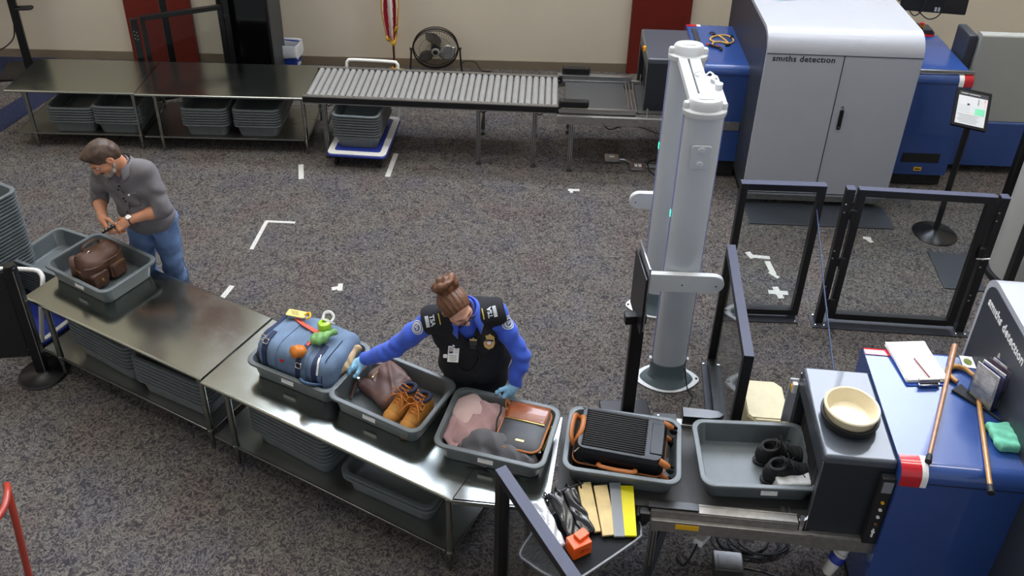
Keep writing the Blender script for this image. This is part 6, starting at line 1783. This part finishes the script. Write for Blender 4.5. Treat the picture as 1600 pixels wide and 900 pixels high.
hand_sdf(s, J['wrL'], hd_L, hn_L, 1, curlL, -.001, (.7, .6))
body = s.build('body', M_skin1, person)
M_hair1 = mat('auburn_hair', '6a4630', .45, var=.35, vscale=60, bump=.4, bscale=180)
eyes_brows(body, HO, HA, M_hair1, mat('rose_lip', 'b06a62', .4))
hp_ = lambda x, y, z: HO + HA @ np.array((x, y, z))
# hair drawn back into a bun
s = SDF(HO - .2, HO + .22, .004)
s.ell(hp_(0, -.016, .036), (.083, .103, .094), .0, rot=HA); s.ell(hp_(0, -.05, -.0), (.074, .075, .085), .03, rot=HA)
hx = HA.T
def strands(X, Y, Z):
    lx = (X - HO[0]) * HA[0, 0] + (Y - HO[1]) * HA[1, 0] + (Z - HO[2]) * HA[2, 0]
    ly = (X - HO[0]) * HA[0, 1] + (Y - HO[1]) * HA[1, 1] + (Z - HO[2]) * HA[2, 1]
    lz = (X - HO[0]) * HA[0, 2] + (Y - HO[1]) * HA[1, 2] + (Z - HO[2]) * HA[2, 2]
    an = np.arctan2(lx, np.maximum(.02, .12 - lz))
    return .0018 * np.sin(60 * np.arctan2(lx, lz + .16)) + .0012 * np.sin(130 * np.arctan2(lx, lz + .16) + 20 * ly)
s.displace(strands)
s.plane(hp_(0, .058, .064), HA @ np.array((0, .93, -.30))); s.plane(hp_(0, .01, -.055), HA @ np.array((0, .65, -.76)))
for sx in (-1, 1): s.ell(hp_(sx * .085, .005, -.02), (.022, .030, .036), 0, rot=HA, cut=True)
hair = s.build('hair', M_hair1, person)
s = SDF(HO - .22, HO + .24, .004)
BC = np.array((-.010, -.092, .122))
pts = []
for i in range(30):
    a = i * .62; rr = .016 + .034 * min(1, i / 20); pts.append(hp_(BC[0] + rr * math.cos(a), BC[1] - .004 + .024 * math.sin(i * .9), BC[2] + rr * math.sin(a)))
s.chain(pts, [.023 + .006 * math.sin(i * 1.3) for i in range(30)], .004)
s.ell(hp_(*BC), (.046, .046, .046), .01, rot=HA); s.cone(hp_(0, -.055, .09), hp_(*BC), .036, .03, .02)
s.displace(lambda X, Y, Z: .0015 * np.sin(150 * X + 90 * Z) + .0012 * np.sin(190 * Y - 120 * X))
s.build('hair_bun', M_hair1, person)
mb = MB()
for k in range(7):
    a = k * .9; c = hp_(BC[0] + .045 * math.cos(a), BC[1] - .02, BC[2] + .045 * math.sin(a))
    mb.tube(spline([c, c + HA @ np.array((.015 * math.cos(a), -.018, .015 * math.sin(a) + .004)), c + HA @ np.array((.022 * math.cos(a + .6), -.022, .022 * math.sin(a + .6) + .006))], 4), [.0014] * 9, 5)
mb.build('loose_strands', M_hair1, person)
# glasses
mb = MB()
for sx in (-1, 1):
    mb.tube([Vector(hp_(sx * .033 + .024 * math.cos(a), .1085 - .10 * (abs(sx * .033 + .024 * math.cos(a)) ** 2) * 6, -.010 + .017 * math.sin(a))) for a in [i * PI / 10 for i in range(20)]], .0034, 6, closed=True)
    mb.tube([Vector(hp_(sx * .057, .088, -.004)), Vector(hp_(sx * .076, .05, -.002)), Vector(hp_(sx * .082, -.005, .0))], .0022, 6)
mb.tube([Vector(hp_(-.010, .108, -.006)), Vector(hp_(0, .111, -.003)), Vector(hp_(.010, .108, -.006))], .0022, 6)
mb.build('glasses', M_black, person)
# shirt, vest, trousers
M_shirt1 = mat('royal_blue_shirt', '3358c8', .75, var=.06, vscale=10, bump=.15, bscale=700, sheen=.2)
M_vest = mat('navy_black_vest', '14151c', .85, var=.12, vscale=18, bump=.3, bscale=500)
M_trou = mat('dark_navy_trousers', '171922', .8, var=.1, vscale=15)
s = SDF(LO, HI, .0055)
for q in 'LR':
    arm_sdf(s, J['sh' + q], J['el' + q], J['wr' + q], .014, f=1.0, o2=.012)
    fo = J['wr' + q] - J['el' + q]; fo = fo / np.linalg.norm(fo)
    s.cone(J['wr' + q] - fo * .055, J['wr' + q] - fo * .0, .041, .042, .006)
    box_cut(s, J['wr' + q] - fo * .008, fo, (.09, .07, .09))
torso_sdf(s, J, TA, .002, w=1.2)
s.cone(J['nk'] - TA[:, 2] * .02, J['nk'] + TA[:, 2] * .03, .062, .060, .02)
def wr1(X, Y, Z):
    w = .0035 * np.sin(46 * X + 34 * Z + 2 * np.sin(20 * Y)) + .003 * np.sin(30 * X - 52 * Z + 14 * Y)
    for q in 'LR':
        e = J['el' + q]; dd = (X - e[0]) ** 2 + (Y - e[1]) ** 2 + (Z - e[2]) ** 2
        w = w + .005 * np.exp(-dd / .006) * np.sin(95 * Z + 40 * X)
    return w
s.displace(wr1)
s.plane(J['pel'] - np.array((0, 0, .03)), (0, 0, -1))
s.cone(J['nk'] + TA @ np.array((0, -.01, -.03)), J['nk'] + TA @ np.array((0, .05, .12)), .048, .062, 0, cut=True)
shirt = s.build('shirt', M_shirt1, person)
collar(shirt, M_shirt1, J['nk'] + TA @ np.array((0, .008, .002)), TA, .070, .50, .034, .050, .055, tilt=.012)
s = SDF((-.40, -.45, .60), (.34, .30, 1.50), .0055)
torso_sdf(s, J, TA, .018, bust=.02, w=1.22, f=1.04)
s.ell(J['pel'] + TA @ np.array((0, .015, .02)), (.222, .152, .17), .05, rot=TA)
for q in 'LR': s.cone(lerp(J['nk'], J['sh' + q], .45) - TA[:, 2] * .035, J['sh' + q] + TA[:, 2] * .002, .076, .083, .03)
# neck opening and armholes
s.cone(J['nk'] + TA @ np.array((0, .0, -.01)), J['nk'] + TA @ np.array((0, .03, .14)), .074, .095, 0, cut=True)
s.cone(J['nk'] + TA @ np.array((0, .11, -.15)), J['nk'] + TA @ np.array((0, .08, -.01)), .014, .084, 0, cut=True)
for q, sg in (('L', -1), ('R', 1)):
    box_cut(s, J['sh' + q] + TA[:, 0] * sg * .052 - TA[:, 2] * .02, TA[:, 0] * sg - .05 * TA[:, 2], (.16, .09, .15))
s.displace(lambda X, Y, Z: .003 * np.sin(28 * X + 22 * Z) * np.sin(20 * Z - 14 * X) + .002 * np.sin(50 * Z + 15 * X) - .003 * np.exp(-((X + .02 + .12 * (Z - 1.1)) / .006) ** 2) * (Y < .1))
s.plane(J['pel'] - np.array((0, 0, .12)), (0, -.1, -1))
vest = s.build('vest', M_vest, person)
vb = bvh_of(vest); sb = bvh_of(shirt)
s = SDF((-.40, -.45, .02), (.40, .42, 1.02), .007)
s.ell(J['pel'] - np.array((0, 0, .04)), (.205, .135, .15), .05, rot=TA)
for q in 'LR': leg_sdf(s, J['hp' + q], J['kn' + q], J['an' + q], .018, .05, 1.12)
s.displace(lambda X, Y, Z: .003 * np.sin(30 * Z + 20 * X))
s.plane(J['pel'] + np.array((0, 0, .10)), (0, -.2, 1)); s.plane((0, 0, .07), (0, 0, -1))
s.build('trousers', M_trou, person)
for q in 'LR':
    s = SDF(J['an' + q] + np.array((-.08, -.24, -.09)), J['an' + q] + np.array((.08, .12, .08)), .006)
    a = J['an' + q]; s.chain([a + np.array((0, .03, -.035)), a + np.array((0, -.08, -.04)), a + np.array((0, -.16, -.048))], [.045, .044, .034], .02); s.cone(a + np.array((0, .01, -.03)), a + np.array((0, .01, .05)), .046, .050, .02)
    s.plane((0, 0, .001), (0, 0, -1)); s.build('shoe', M_bk, person)
M_glove = mat('blue_nitrile', '98d2f6', .35, var=.05, vscale=25, bump=.1, bscale=200)
for q, d, n, sd, cu, th in (('R', hd_R, hn_R, -1, curlR, (.5, .3)), ('L', hd_L, hn_L, 1, curlL, (.7, .6))):
    w = J['wr' + q]; s = SDF(w - .24, w + .24, .0035)
    hand_sdf(s, w, d, n, sd, cu, .0015, th)
    fo = J['wr' + q] - J['el' + q]; fo /= np.linalg.norm(fo)
    s.cone(w - fo * .045, w, .034, .033, .01)
    s.displace(lambda X, Y, Z: .0008 * np.sin(160 * X + 120 * Z))
    s.build('glove', M_glove, person)
# insignia
def hang(b, p, n, up):
    loc, nor, _, _ = b.find_nearest(Vector(p)); n = Vector(n).normalized()
    u = Vector(up); u = (u - n * u.dot(n)).normalized(); r = u.cross(n); loc = loc + nor * .004
    return Matrix(((r.x, u.x, n.x, loc.x), (r.y, u.y, n.y, loc.y), (r.z, u.z, n.z, loc.z), (0, 0, 0, 1)))
M_pw2 = mat('patch_white', 'cdd3da', .6); M_pblue = mat('patch_blue', '3d4f86', .6)
outw = {'L': -TA[:, 0], 'R': TA[:, 0]}
for q in 'RL':
    mid = lerp(J['sh' + q], J['el' + q], .19 if q == 'R' else .26)
    out = outw[q] * .75 + np.array((0, -.75, .55))
    upd = J['sh' + q] - J['el' + q]
    M = decal_frame(sb, mid + out / np.linalg.norm(out) * .07, upd, out)
    mb = MB(); disc(mb, 0, .032, .0, mi=0); disc(mb, .032, .036, .0006, mi=1, k=1); disc(mb, .036, .042, .0003, mi=0, k=1)
    disc(mb, 0.0, .021, .0012, mi=1, k=2)
    for k in range(3): plate(mb, .006, .026 - .006 * k, -.010 + .010 * k, .002, .0022, mi=0, n=1)
    plate(mb, .030, .006, 0, -.004, .0024, mi=0, n=2)
    decal('shoulder_patch', mb, [M_pw2, M_pblue], shirt, M, sb, .0025)
for q, sg in (('R', 1), ('L', -1)):
    c = lerp(J['nk'], J['sh' + q], .95 if q == 'R' else .78) + TA @ np.array((0, .045, .06))
    out = TA @ np.array((0, .55, .85))
    # reads from the outer end: text runs front to back over the shoulder
    M = decal_frame(vb, c, TA[:, 0] * sg * -1, out)
    mb = MB(); plate(mb, .064, .006, 0, .034, .0, mi=0); decal('epaulet_stripe', mb, [mat('yellow_thread', 'd8c24e', .6)], vest, M, vb, .002)
    decal_text('epaulet_lettering', 'TSA', .036, M_pw2, vest, M @ Matrix.Translation((0, -.018, 0)), vb, .003, 1.0, 'CENTER', .0012)
    mb = MB(); plate(mb, .064, .020, 0, -.036, .0, mi=0)
    for k in range(3): plate(mb, .05, .0018, 0, -.030 - .006 * k, .0008, mi=1, n=2)
    decal('epaulet_tab', mb, [M_pw2, M_ink], vest, M, vb, .002)
F_ = TA[:, 1]
cc = lerp(J['pel'], J['nk'], .66)
M = hang(vb, cc + TA @ np.array((-.110, .16, .03)), (-.05, -.85, .45), (0, 0, 1)) @ Matrix.Diagonal((1.15, 1.15, 1, 1))
M_goldb = mat('gold_badge', 'b99a5c', .35, metal=.7, var=.2, vscale=90)
mb = MB(); P = [(.026, .012), (.024, .026), (.010, .034), (0, .040), (-.010, .034), (-.024, .026), (-.026, .012), (-.030, -.006), (-.022, -.028), (0, -.040), (.022, -.028), (.030, -.006)]
mb.prism(P, 0, .006, bev=.002); bd = mb.mesh('badge', M_goldb); bd.transform(M @ Matrix.Translation((0, 0, .004))); bo = bpy.data.objects.new('badge', bd); link(bo, vest)
mb = MB(); disc(mb, 0, .011, .0, mi=0); disc(mb, .011, .014, .0008, mi=1, k=1); me = mb.mesh('badge_seal', [M_pw2, M_red]); me.transform(M @ Matrix.Translation((0, -.004, .0112))); link(bpy.data.objects.new('badge_seal', me), bo)
mb = MB(); mb.box((0, .028, .008), (.04, .010, .003), bev=.001); mb.box((0, .008, .008), (.044, .008, .002), bev=.0008, mi=1); me = mb.mesh('badge_ribbon', [M_goldb, M_inkd]); me.transform(M @ Matrix.Translation((0, 0, .004))); link(bpy.data.objects.new('badge_ribbon', me), bo)
M = hang(vb, cc + TA @ np.array((.115, .16, -.005)), (.02, -.84, .5), (.05, 0, 1))
mb = MB(); mb.box((0, 0, .0), (.064, .092, .003), bev=.001); me = mb.mesh('identity_card', M_paper); me.transform(M @ Matrix.Translation((0, 0, .016))); io = bpy.data.objects.new('identity_card', me); link(io, vest)
def onm(nm, fn, mats_, off):
    mb = MB(); fn(mb); me = mb.mesh(nm, mats_); me.transform(M @ Matrix.Translation((0, 0, off))); return link(bpy.data.objects.new(nm, me), io)
onm('portrait', lambda mb: (mb.box((-.014, .022, 0), (.026, .034, .001)), mb.ball((-.014, .024, .0008), .007, 1, 1.2, .15, 10, mi=1), mb.box((-.014, .010, .0008), (.02, .01, .001), mi=2)), [mat('portrait_grey', '9fa7b2', .5), M_skin1, M_navy], .018)
onm('card_print', lambda mb: [mb.box((.0, -.008 - .009 * k, 0), (.045 - .01 * (k % 2), .003, .0006)) for k in range(4)] + [mb.box((.016, .03 - .01 * k, 0), (.022, .003, .0006)) for k in range(3)], M_ink, .018)
onm('card_clip', lambda mb: (mb.box((0, .056, .002), (.016, .024, .006), bev=.002), mb.box((0, .072, .0), (.010, .02, .004), bev=.001)), M_chrome, .016)
onm('card_reel', lambda mb: (mb.box((-.046, -.014, -.002), (.024, .022, .008), bev=.003),), M_white, .016)
# radio microphone, cord and name bar
M = hang(vb, cc + TA @ np.array((-.010, .17, .06)), (-.05, -.85, .45), (0, 0, 1))
mb = MB(); mb.box((0, 0, 0), (.05, .055, .022), bev=.008); mb.box((0, -.032, -.002), (.034, .02, .018), bev=.005); me = mb.mesh('radio_microphone', M_black); me.transform(M @ Matrix.Translation((0, 0, .016))); ro = bpy.data.objects.new('radio_microphone', me); link(ro, vest)
mb = MB(); mb.box((0, .014, .012), (.040, .008, .002)); mb.cyl((.0, .024, .010), (.0, .024, .014), .004, n=10); me = mb.mesh('name_bar', M_goldb); me.transform(M @ Matrix.Translation((0, 0, .016))); link(bpy.data.objects.new('name_bar', me), ro)
cpts = []
for x, t_ in ((-.012, .60), (-.020, .50), (-.03, .40), (.0, .28), (.06, .22), (.115, .27), (.135, .38)):
    q = lerp(J['pel'], J['nk'], t_) + TA @ np.array((x, .2, 0)); l, n, _, _ = vb.find_nearest(Vector(q)); cpts.append(l + n * .008)
mb = MB(); mb.tube(spline(cpts, 7), .0052, 7); mb.build('radio_cord', M_blackm, vest)

# ---------------------------------------------------------------- MAN
MBASE = np.array((-2.65, 5.56, 0.0))
W_ = lambda x, y, z: np.array((x, y, z)) - MBASE
J = dict(pel=W_(-2.64, 5.545, .93), nk=W_(-2.735, 5.465, 1.42), shL=W_(-2.565, 5.455, 1.375), shR=W_(-2.895, 5.515, 1.355),
         elL=W_(-2.465, 5.385, 1.105), elR=W_(-2.985, 5.535, 1.085), wrL=W_(-2.69, 5.30, 1.06), wrR=W_(-2.885, 5.335, 1.055),
         hpL=W_(-2.55, 5.545, .90), hpR=W_(-2.73, 5.555, .90), knL=W_(-2.545, 5.53, .50), knR=W_(-2.76, 5.54, .50), anL=W_(-2.54, 5.62, .08), anR=W_(-2.79, 5.62, .08))
upv = J['nk'] - J['pel']; rgt = J['shR'] - J['shL']
TA = axes(np.cross(upv, rgt), upv)
HO = W_(-2.79, 5.35, 1.545)
HA = axes((-.52, -.58, -.62), (0.1, .2, 1))
man = thing('person', 'man in grey button shirt and jeans handling a small object over the brown backpack', 'person', tuple(MBASE))
M_skin2 = SK('tanned_skin', 'c88c6c')
LO, HI = (-.50, -.48, -.02), (.40, .34, 1.72)
hd_L, hn_L = (-.80, -.38, -.46), (-.10, -.55, .82)
hd_R, hn_R = (.42, -.70, -.58), (-.55, -.45, .10)
curlL = [(52, 60, 34), (58, 66, 36), (60, 68, 36), (60, 66, 36)]
curlR = [(30, 40, 26), (34, 44, 28), (38, 48, 30), (42, 50, 30)]
s = SDF(LO, HI, .0048)
torso_sdf(s, J, TA, -.012, belly=.01, w=1.08)
s.cone(J['nk'] - TA[:, 2] * .03, HO + HA @ np.array((0, -.025, -.07)), .062, .058, .03)
head_sdf(s, HO, HA * 1.0)
for q in 'LR':
    arm_sdf(s, J['sh' + q], J['el' + q], J['wr' + q], .001, f=1.04)
    leg_sdf(s, J['hp' + q], J['kn' + q], J['an' + q], -.01)
    s.cone(J['an' + q] + np.array((0, .02, -.03)), J['an' + q] + np.array((0, -.14, -.055)), .035, .025, .02)
hand_sdf(s, J['wrL'], hd_L, hn_L, 1, curlL, .001, (.8, .7))
hand_sdf(s, J['wrR'], hd_R, hn_R, -1, curlR, .001, (.7, .5))
body = s.build('body', M_skin2, man)
M_hair2 = mat('greying_brown_hair', '4c3b30', .55, var=.55, vscale=28, bump=.5, bscale=200, vdetail=6)
M_beard = mat('grey_beard', '9a9289', .8, var=.25, vscale=80, bump=.6, bscale=250)
eyes_brows(body, HO, HA, M_hair2, mat('brown_lip', '9a5f50', .45))
hp_ = lambda x, y, z: HO + HA @ np.array((x, y, z))
s = SDF(HO - .2, HO + .2, .004)
s.ell(hp_(0, -.014, .038), (.082, .104, .096), .0, rot=HA); s.ell(hp_(0, -.06, -.02), (.070, .062, .075), .03, rot=HA); s.ell(hp_(.015, .045, .095), (.05, .045, .03), .03, rot=HA)
s.displace(lambda X, Y, Z: .0012 * np.sin(90 * X + 60 * Y + 2 * np.sin(40 * Z)) + .001 * np.sin(140 * Y - 70 * X + 30 * Z))
s.plane(hp_(0, .078, .062), HA @ np.array((0, .90, -.42))); s.plane(hp_(0, .012, -.06), HA @ np.array((0, .72, -.70))); s.plane(hp_(0, 0, -.072), HA @ np.array((0, .1, -1)))
for sx in (-1, 1): s.ell(hp_(sx * .085, -.004, -.022), (.022, .030, .038), 0, rot=HA, cut=True)
s.build('hair', M_hair2, man)
s = SDF(HO - .22, HO + .2, .004)
s.ell(hp_(0, .074, -.106), (.030, .022, .030), .01, rot=HA); s.chain([hp_(-.062, .0, -.062), hp_(-.048, .04, -.096), hp_(0, .078, -.112), hp_(.048, .04, -.096), hp_(.062, .0, -.062)], [.010, .014, .020, .014, .010], .015)
s.displace(lambda X, Y, Z: .0018 * np.sin(170 * X + 120 * Z) + .0015 * np.sin(150 * Y - 90 * X))
s.build('beard', M_beard, man)
mb = MB(); mb.tube([Vector(hp_(-.030, .084, -.068)), Vector(hp_(-.012, .0985, -.058)), Vector(hp_(0, .100, -.056)), Vector(hp_(.012, .0985, -.058)), Vector(hp_(.030, .084, -.068))], [.004, .008, .0075, .008, .004], 8); mb.build('moustache', M_hair2, man)
# shirt
M_shirt2 = mat('charcoal_grey_shirt', '6b686b', .8, var=.07, vscale=12, bump=.2, bscale=600)
s = SDF((-.50, -.45, .70), (.42, .34, 1.60), .0055)
for q in 'LR':
    sh, el = J['sh' + q], J['el' + q]; d = el - sh; d = d / np.linalg.norm(d)
    s.chain([sh, lerp(sh, el, .5), el], [.070, .066, .062], .03)
    fo = J['wr' + q] - el; fo = fo / np.linalg.norm(fo)
    s.cone(el, el + fo * .05, .060, .057, .02)
    s.cone(el + fo * .035, el + fo * .062, .057, .055, .004)
    box_cut(s, el + fo * .062, fo, (.09, .05, .09))
torso_sdf(s, J, TA, .010, belly=.022, f=1.02, w=1.1)
s.ell(J['pel'] + TA @ np.array((0, .015, .02)), (.178, .138, .14), .04, rot=TA)
s.cone(J['nk'] - TA[:, 2] * .03, J['nk'] + TA[:, 2] * .01, .070, .066, .02)
def wr2(X, Y, Z):
    w = .004 * np.sin(34 * X + 26 * Z + 2.5 * np.sin(16 * Z)) + .003 * np.sin(26 * X - 46 * Z + 12 * Y)
    for q in 'LR':
        e = lerp(J['sh' + q], J['el' + q], .75); dd = (X - e[0]) ** 2 + (Y - e[1]) ** 2 + (Z - e[2]) ** 2
        w = w + .006 * np.exp(-dd / .008) * np.sin(80 * Z + 50 * X)
    return w
s.displace(wr2)
s.plane(J['pel'] - np.array((0, 0, .075)), (.15, .05, -1))
s.cone(J['nk'] + TA @ np.array((0, .0, -.03)), J['nk'] + TA @ np.array((0, .03, .12)), .056, .075, 0, cut=True)
s.cone(J['nk'] + TA @ np.array((0, .10, -.08)), J['nk'] + TA @ np.array((0, .08, .02)), .010, .05, 0, cut=True)
shirt = s.build('shirt', M_shirt2, man)
sb = bvh_of(shirt)
collar(shirt, M_shirt2, J['nk'] + TA @ np.array((0, -.002, -.018)), TA, .071, .45, .036, .05, .03)
mb = MB(); mb.tube(spline([Vector(J['nk'] + TA @ np.array((.075 * math.cos(a), -.004 + .074 * math.sin(a), .022 - .010 * math.sin(a)))) for a in [R(-200 + 22 * i) for i in range(11)]], 3), .004, 6); mb.build('neck_cord', M_black, man)
mb = MB(); mb.loft([[Vector(J['nk'] + TA @ np.array((r * math.cos(a), .002 + r * math.sin(a), z - .045 * max(0, math.sin(a)) ** 2))) for a in [2 * PI * i / 28 for i in range(28)]] for r, z in ((.060, -.05), (.062, .012), (.058, .016))], cap0=False, cap1=False); mb.build('undershirt', mat('grey_undershirt', 'a5a19b', .8), man)
# buttons down the placket, chest pocket
pl = []
for k in range(9):
    q = lerp(J['pel'], J['nk'], .10 + .095 * k) + TA @ np.array((0, .24, 0)); l, n, _, _ = sb.find_nearest(Vector(q)); pl.append((l, n))
mb = MB(); rings = []
for l, n in pl:
    r_ = Vector(TA[:, 0]); rings.append([l + r_ * .017 + n * .0015, l + r_ * .017 + n * .004, l - r_ * .017 + n * .004, l - r_ * .017 + n * .0015])
mb.loft(rings); mb.build('placket', M_shirt2, shirt)
for k in range(1, 9):
    l, n = pl[k]; mb = MB(); mb.cyl(l + n * .003, l + n * .007, .0075, n=12); mb.build('button', M_black, shirt)
M = decal_frame(sb, lerp(J['pel'], J['nk'], .62) + TA @ np.array((-.085, .2, 0)), upv, TA[:, 1])
mb = MB(); plate(mb, .10, .11, 0, 0, .0, n=8); o = decal('chest_pocket', mb, M_shirt2, shirt, M, sb, .003); sm = o.modifiers.new('thickness', 'SOLIDIFY'); sm.thickness = .004
mb = MB(); mb.cyl(M @ Vector((.0, .045, .004)), M @ Vector((0, .045, .012)), .007, n=12); mb.build('pocket_button', M_lampw, o)
# jeans
M_jean = mat('blue_denim', '617ba6', .85, var=.30, vscale=9, bump=.25, bscale=700, vdetail=6)
s = SDF((-.34, -.42, .02), (.38, .34, 1.06), .006)
s.ell(J['pel'] - np.array((0, 0, .01)), (.165, .126, .12), .04, rot=TA)
for q in 'LR': leg_sdf(s, J['hp' + q], J['kn' + q], J['an' + q], .016)
s.displace(lambda X, Y, Z: .004 * np.sin(34 * Z + 24 * X + 2 * np.sin(18 * X)) + .003 * np.sin(60 * Z - 30 * Y) * (Z < .7))
s.plane(J['pel'] + np.array((0, 0, .085)), (0, 0, 1)); s.plane((0, 0, .05), (0, 0, -1))
jeans = s.build('jeans', M_jean, man)
jb = bvh_of(jeans)
M_thr = mat('pale_denim_seam', '8fa5c4', .8)
pt = []
for a, b_ in ((-.155, .05), (-.13, .0), (-.09, -.035), (-.03, -.045)):
    l, n, _, _ = jb.find_nearest(Vector(J['pel'] + np.array((-a, -.16, b_)))); pt.append(l + n * .002)
mb = MB(); mb.tube(spline(pt, 5), .003, 5); mb.build('pocket_seam', M_thr, jeans)
pt = []
for z in (.95, .85, .7, .55, .4, .25, .12):
    t_ = (.94 - z) / .86; q = lerp(J['hpL'], J['anL'], t_) + np.array((.12, -.02, 0)); l, n, _, _ = jb.find_nearest(Vector((q[0], q[1], z))); pt.append(l + n * .002)
mb = MB(); mb.tube(spline(pt, 4), .0035, 5); mb.build('side_seam', M_thr, jeans)
for q in 'LR':
    s = SDF(J['an' + q] + np.array((-.08, -.24, -.09)), J['an' + q] + np.array((.08, .12, .08)), .006)
    a = J['an' + q]; s.chain([a + np.array((0, .03, -.035)), a + np.array((0, -.08, -.04)), a + np.array((0, -.16, -.048))], [.046, .046, .036], .02); s.cone(a + np.array((0, .01, -.03)), a + np.array((0, .01, .03)), .046, .046, .02)
    s.plane((0, 0, .001), (0, 0, -1)); s.build('shoe', M_lthr, man)
# watch on the left wrist
fo = J['wrL'] - J['elL']; fo /= np.linalg.norm(fo); wc = J['wrL'] - fo * .012
WA = axes(fo, (-.1, -.55, .82))
mb = MB(); mb.tube([Vector(wc + WA[:, 0] * .0315 * math.cos(a) + WA[:, 2] * .0305 * math.sin(a)) for a in [i * PI / 12 for i in range(24)]], .0085, 8, closed=True, flat=.5); wt = mb.build('watch', M_lthr, man)
dc = wc + WA[:, 2] * .033 + WA[:, 0] * .004
TW = M3(WA, dc)
mb = MB(); mb.lathe([(.001, 0), (.020, 0), (.021, .003), (.020, .009), (.016, .0095), (.001, .0095)], 24, TW); mb.build('watch_case', M_chrome, wt)
mb = MB(); mb.lathe([(.001, .0097), (.0165, .0097), (.0165, .0102), (.001, .0102)], 24, TW); mb.build('watch_dial', M_lampw, wt)
# small object in his hands
hc = (lerp(J['wrR'], J['wrL'], .35) + MBASE) + np.array((-.0, -.075, -.035))
t = thing('pocket_item', 'small black and silver object held in the hands of the man', 'gadget', tuple(hc), R(25))
mb = MB(); mb.box((0, 0, 0), (.10, .035, .016), bev=.005, M=Matrix.Rotation(R(-22), 4, 'Y')); mb.build('case', M_black, t)
mb = MB()
for k in range(4): mb.box((-.035 + .024 * k, -.004, .010), (.014, .022, .004), bev=.001, M=Matrix.Rotation(R(-22), 4, 'Y'))
mb.tube([(.055 + .012 * math.cos(a), .0, .02 + .012 * math.sin(a)) for a in [i * PI / 6 for i in range(12)]], .002, 5, closed=True); mb.build('metal_piece', M_chrome, t)
# ================================================================ CAMERA, LIGHT, WORLD
cam = bpy.data.cameras.new('camera')
co = bpy.data.objects.new('camera', cam); COL.objects.link(co)
pit, rol = R(30.87), R(1.40)
cp, sp = math.cos(pit), math.sin(pit)
Rc = Matrix(((1, 0, 0), (0, sp, -cp), (0, cp, sp))) @ Matrix.Rotation(rol, 3, 'Z')
co.matrix_world = Matrix.Translation((0, 0, 4.8)) @ Rc.to_4x4()
cam.sensor_width = 36
cam.sensor_fit = 'HORIZONTAL'
cam.lens = 1435.6 / 1600 * 36
cam.shift_y = -(450 - 250) / 1600
cam.clip_start = 0.05
SC.camera = co
def area(name, loc, rot, sx, sy, power, col):
    l = bpy.data.lights.new(name, 'AREA'); l.shape = 'RECTANGLE'; l.size = sx; l.size_y = sy
    l.energy = power; l.color = col
    o = bpy.data.objects.new(name, l); COL.objects.link(o)
    o.location = loc; o.rotation_euler = rot
    return o
for i, x in enumerate((-5.5, 0.0, 5.5)):
    for j, y in enumerate((4.2, 7.6)):
        area('ceiling_lamp', (x, y, 10.75), (0, 0, 0), 2.2, 0.9, 95, (1.0, 0.95, 0.88))
w = bpy.data.worlds.new('world'); SC.world = w
w.use_nodes = True
w.node_tree.nodes['Background'].inputs['Color'].default_value = (0.85, 0.9, 1.0, 1)
w.node_tree.nodes['Background'].inputs['Strength'].default_value = 0.45
SC.view_settings.view_transform = 'Standard'
SC.view_settings.look = 'None'
SC.view_settings.exposure = 0.4
SC.view_settings.gamma = 1.0
SC.view_settings.use_curve_mapping = False
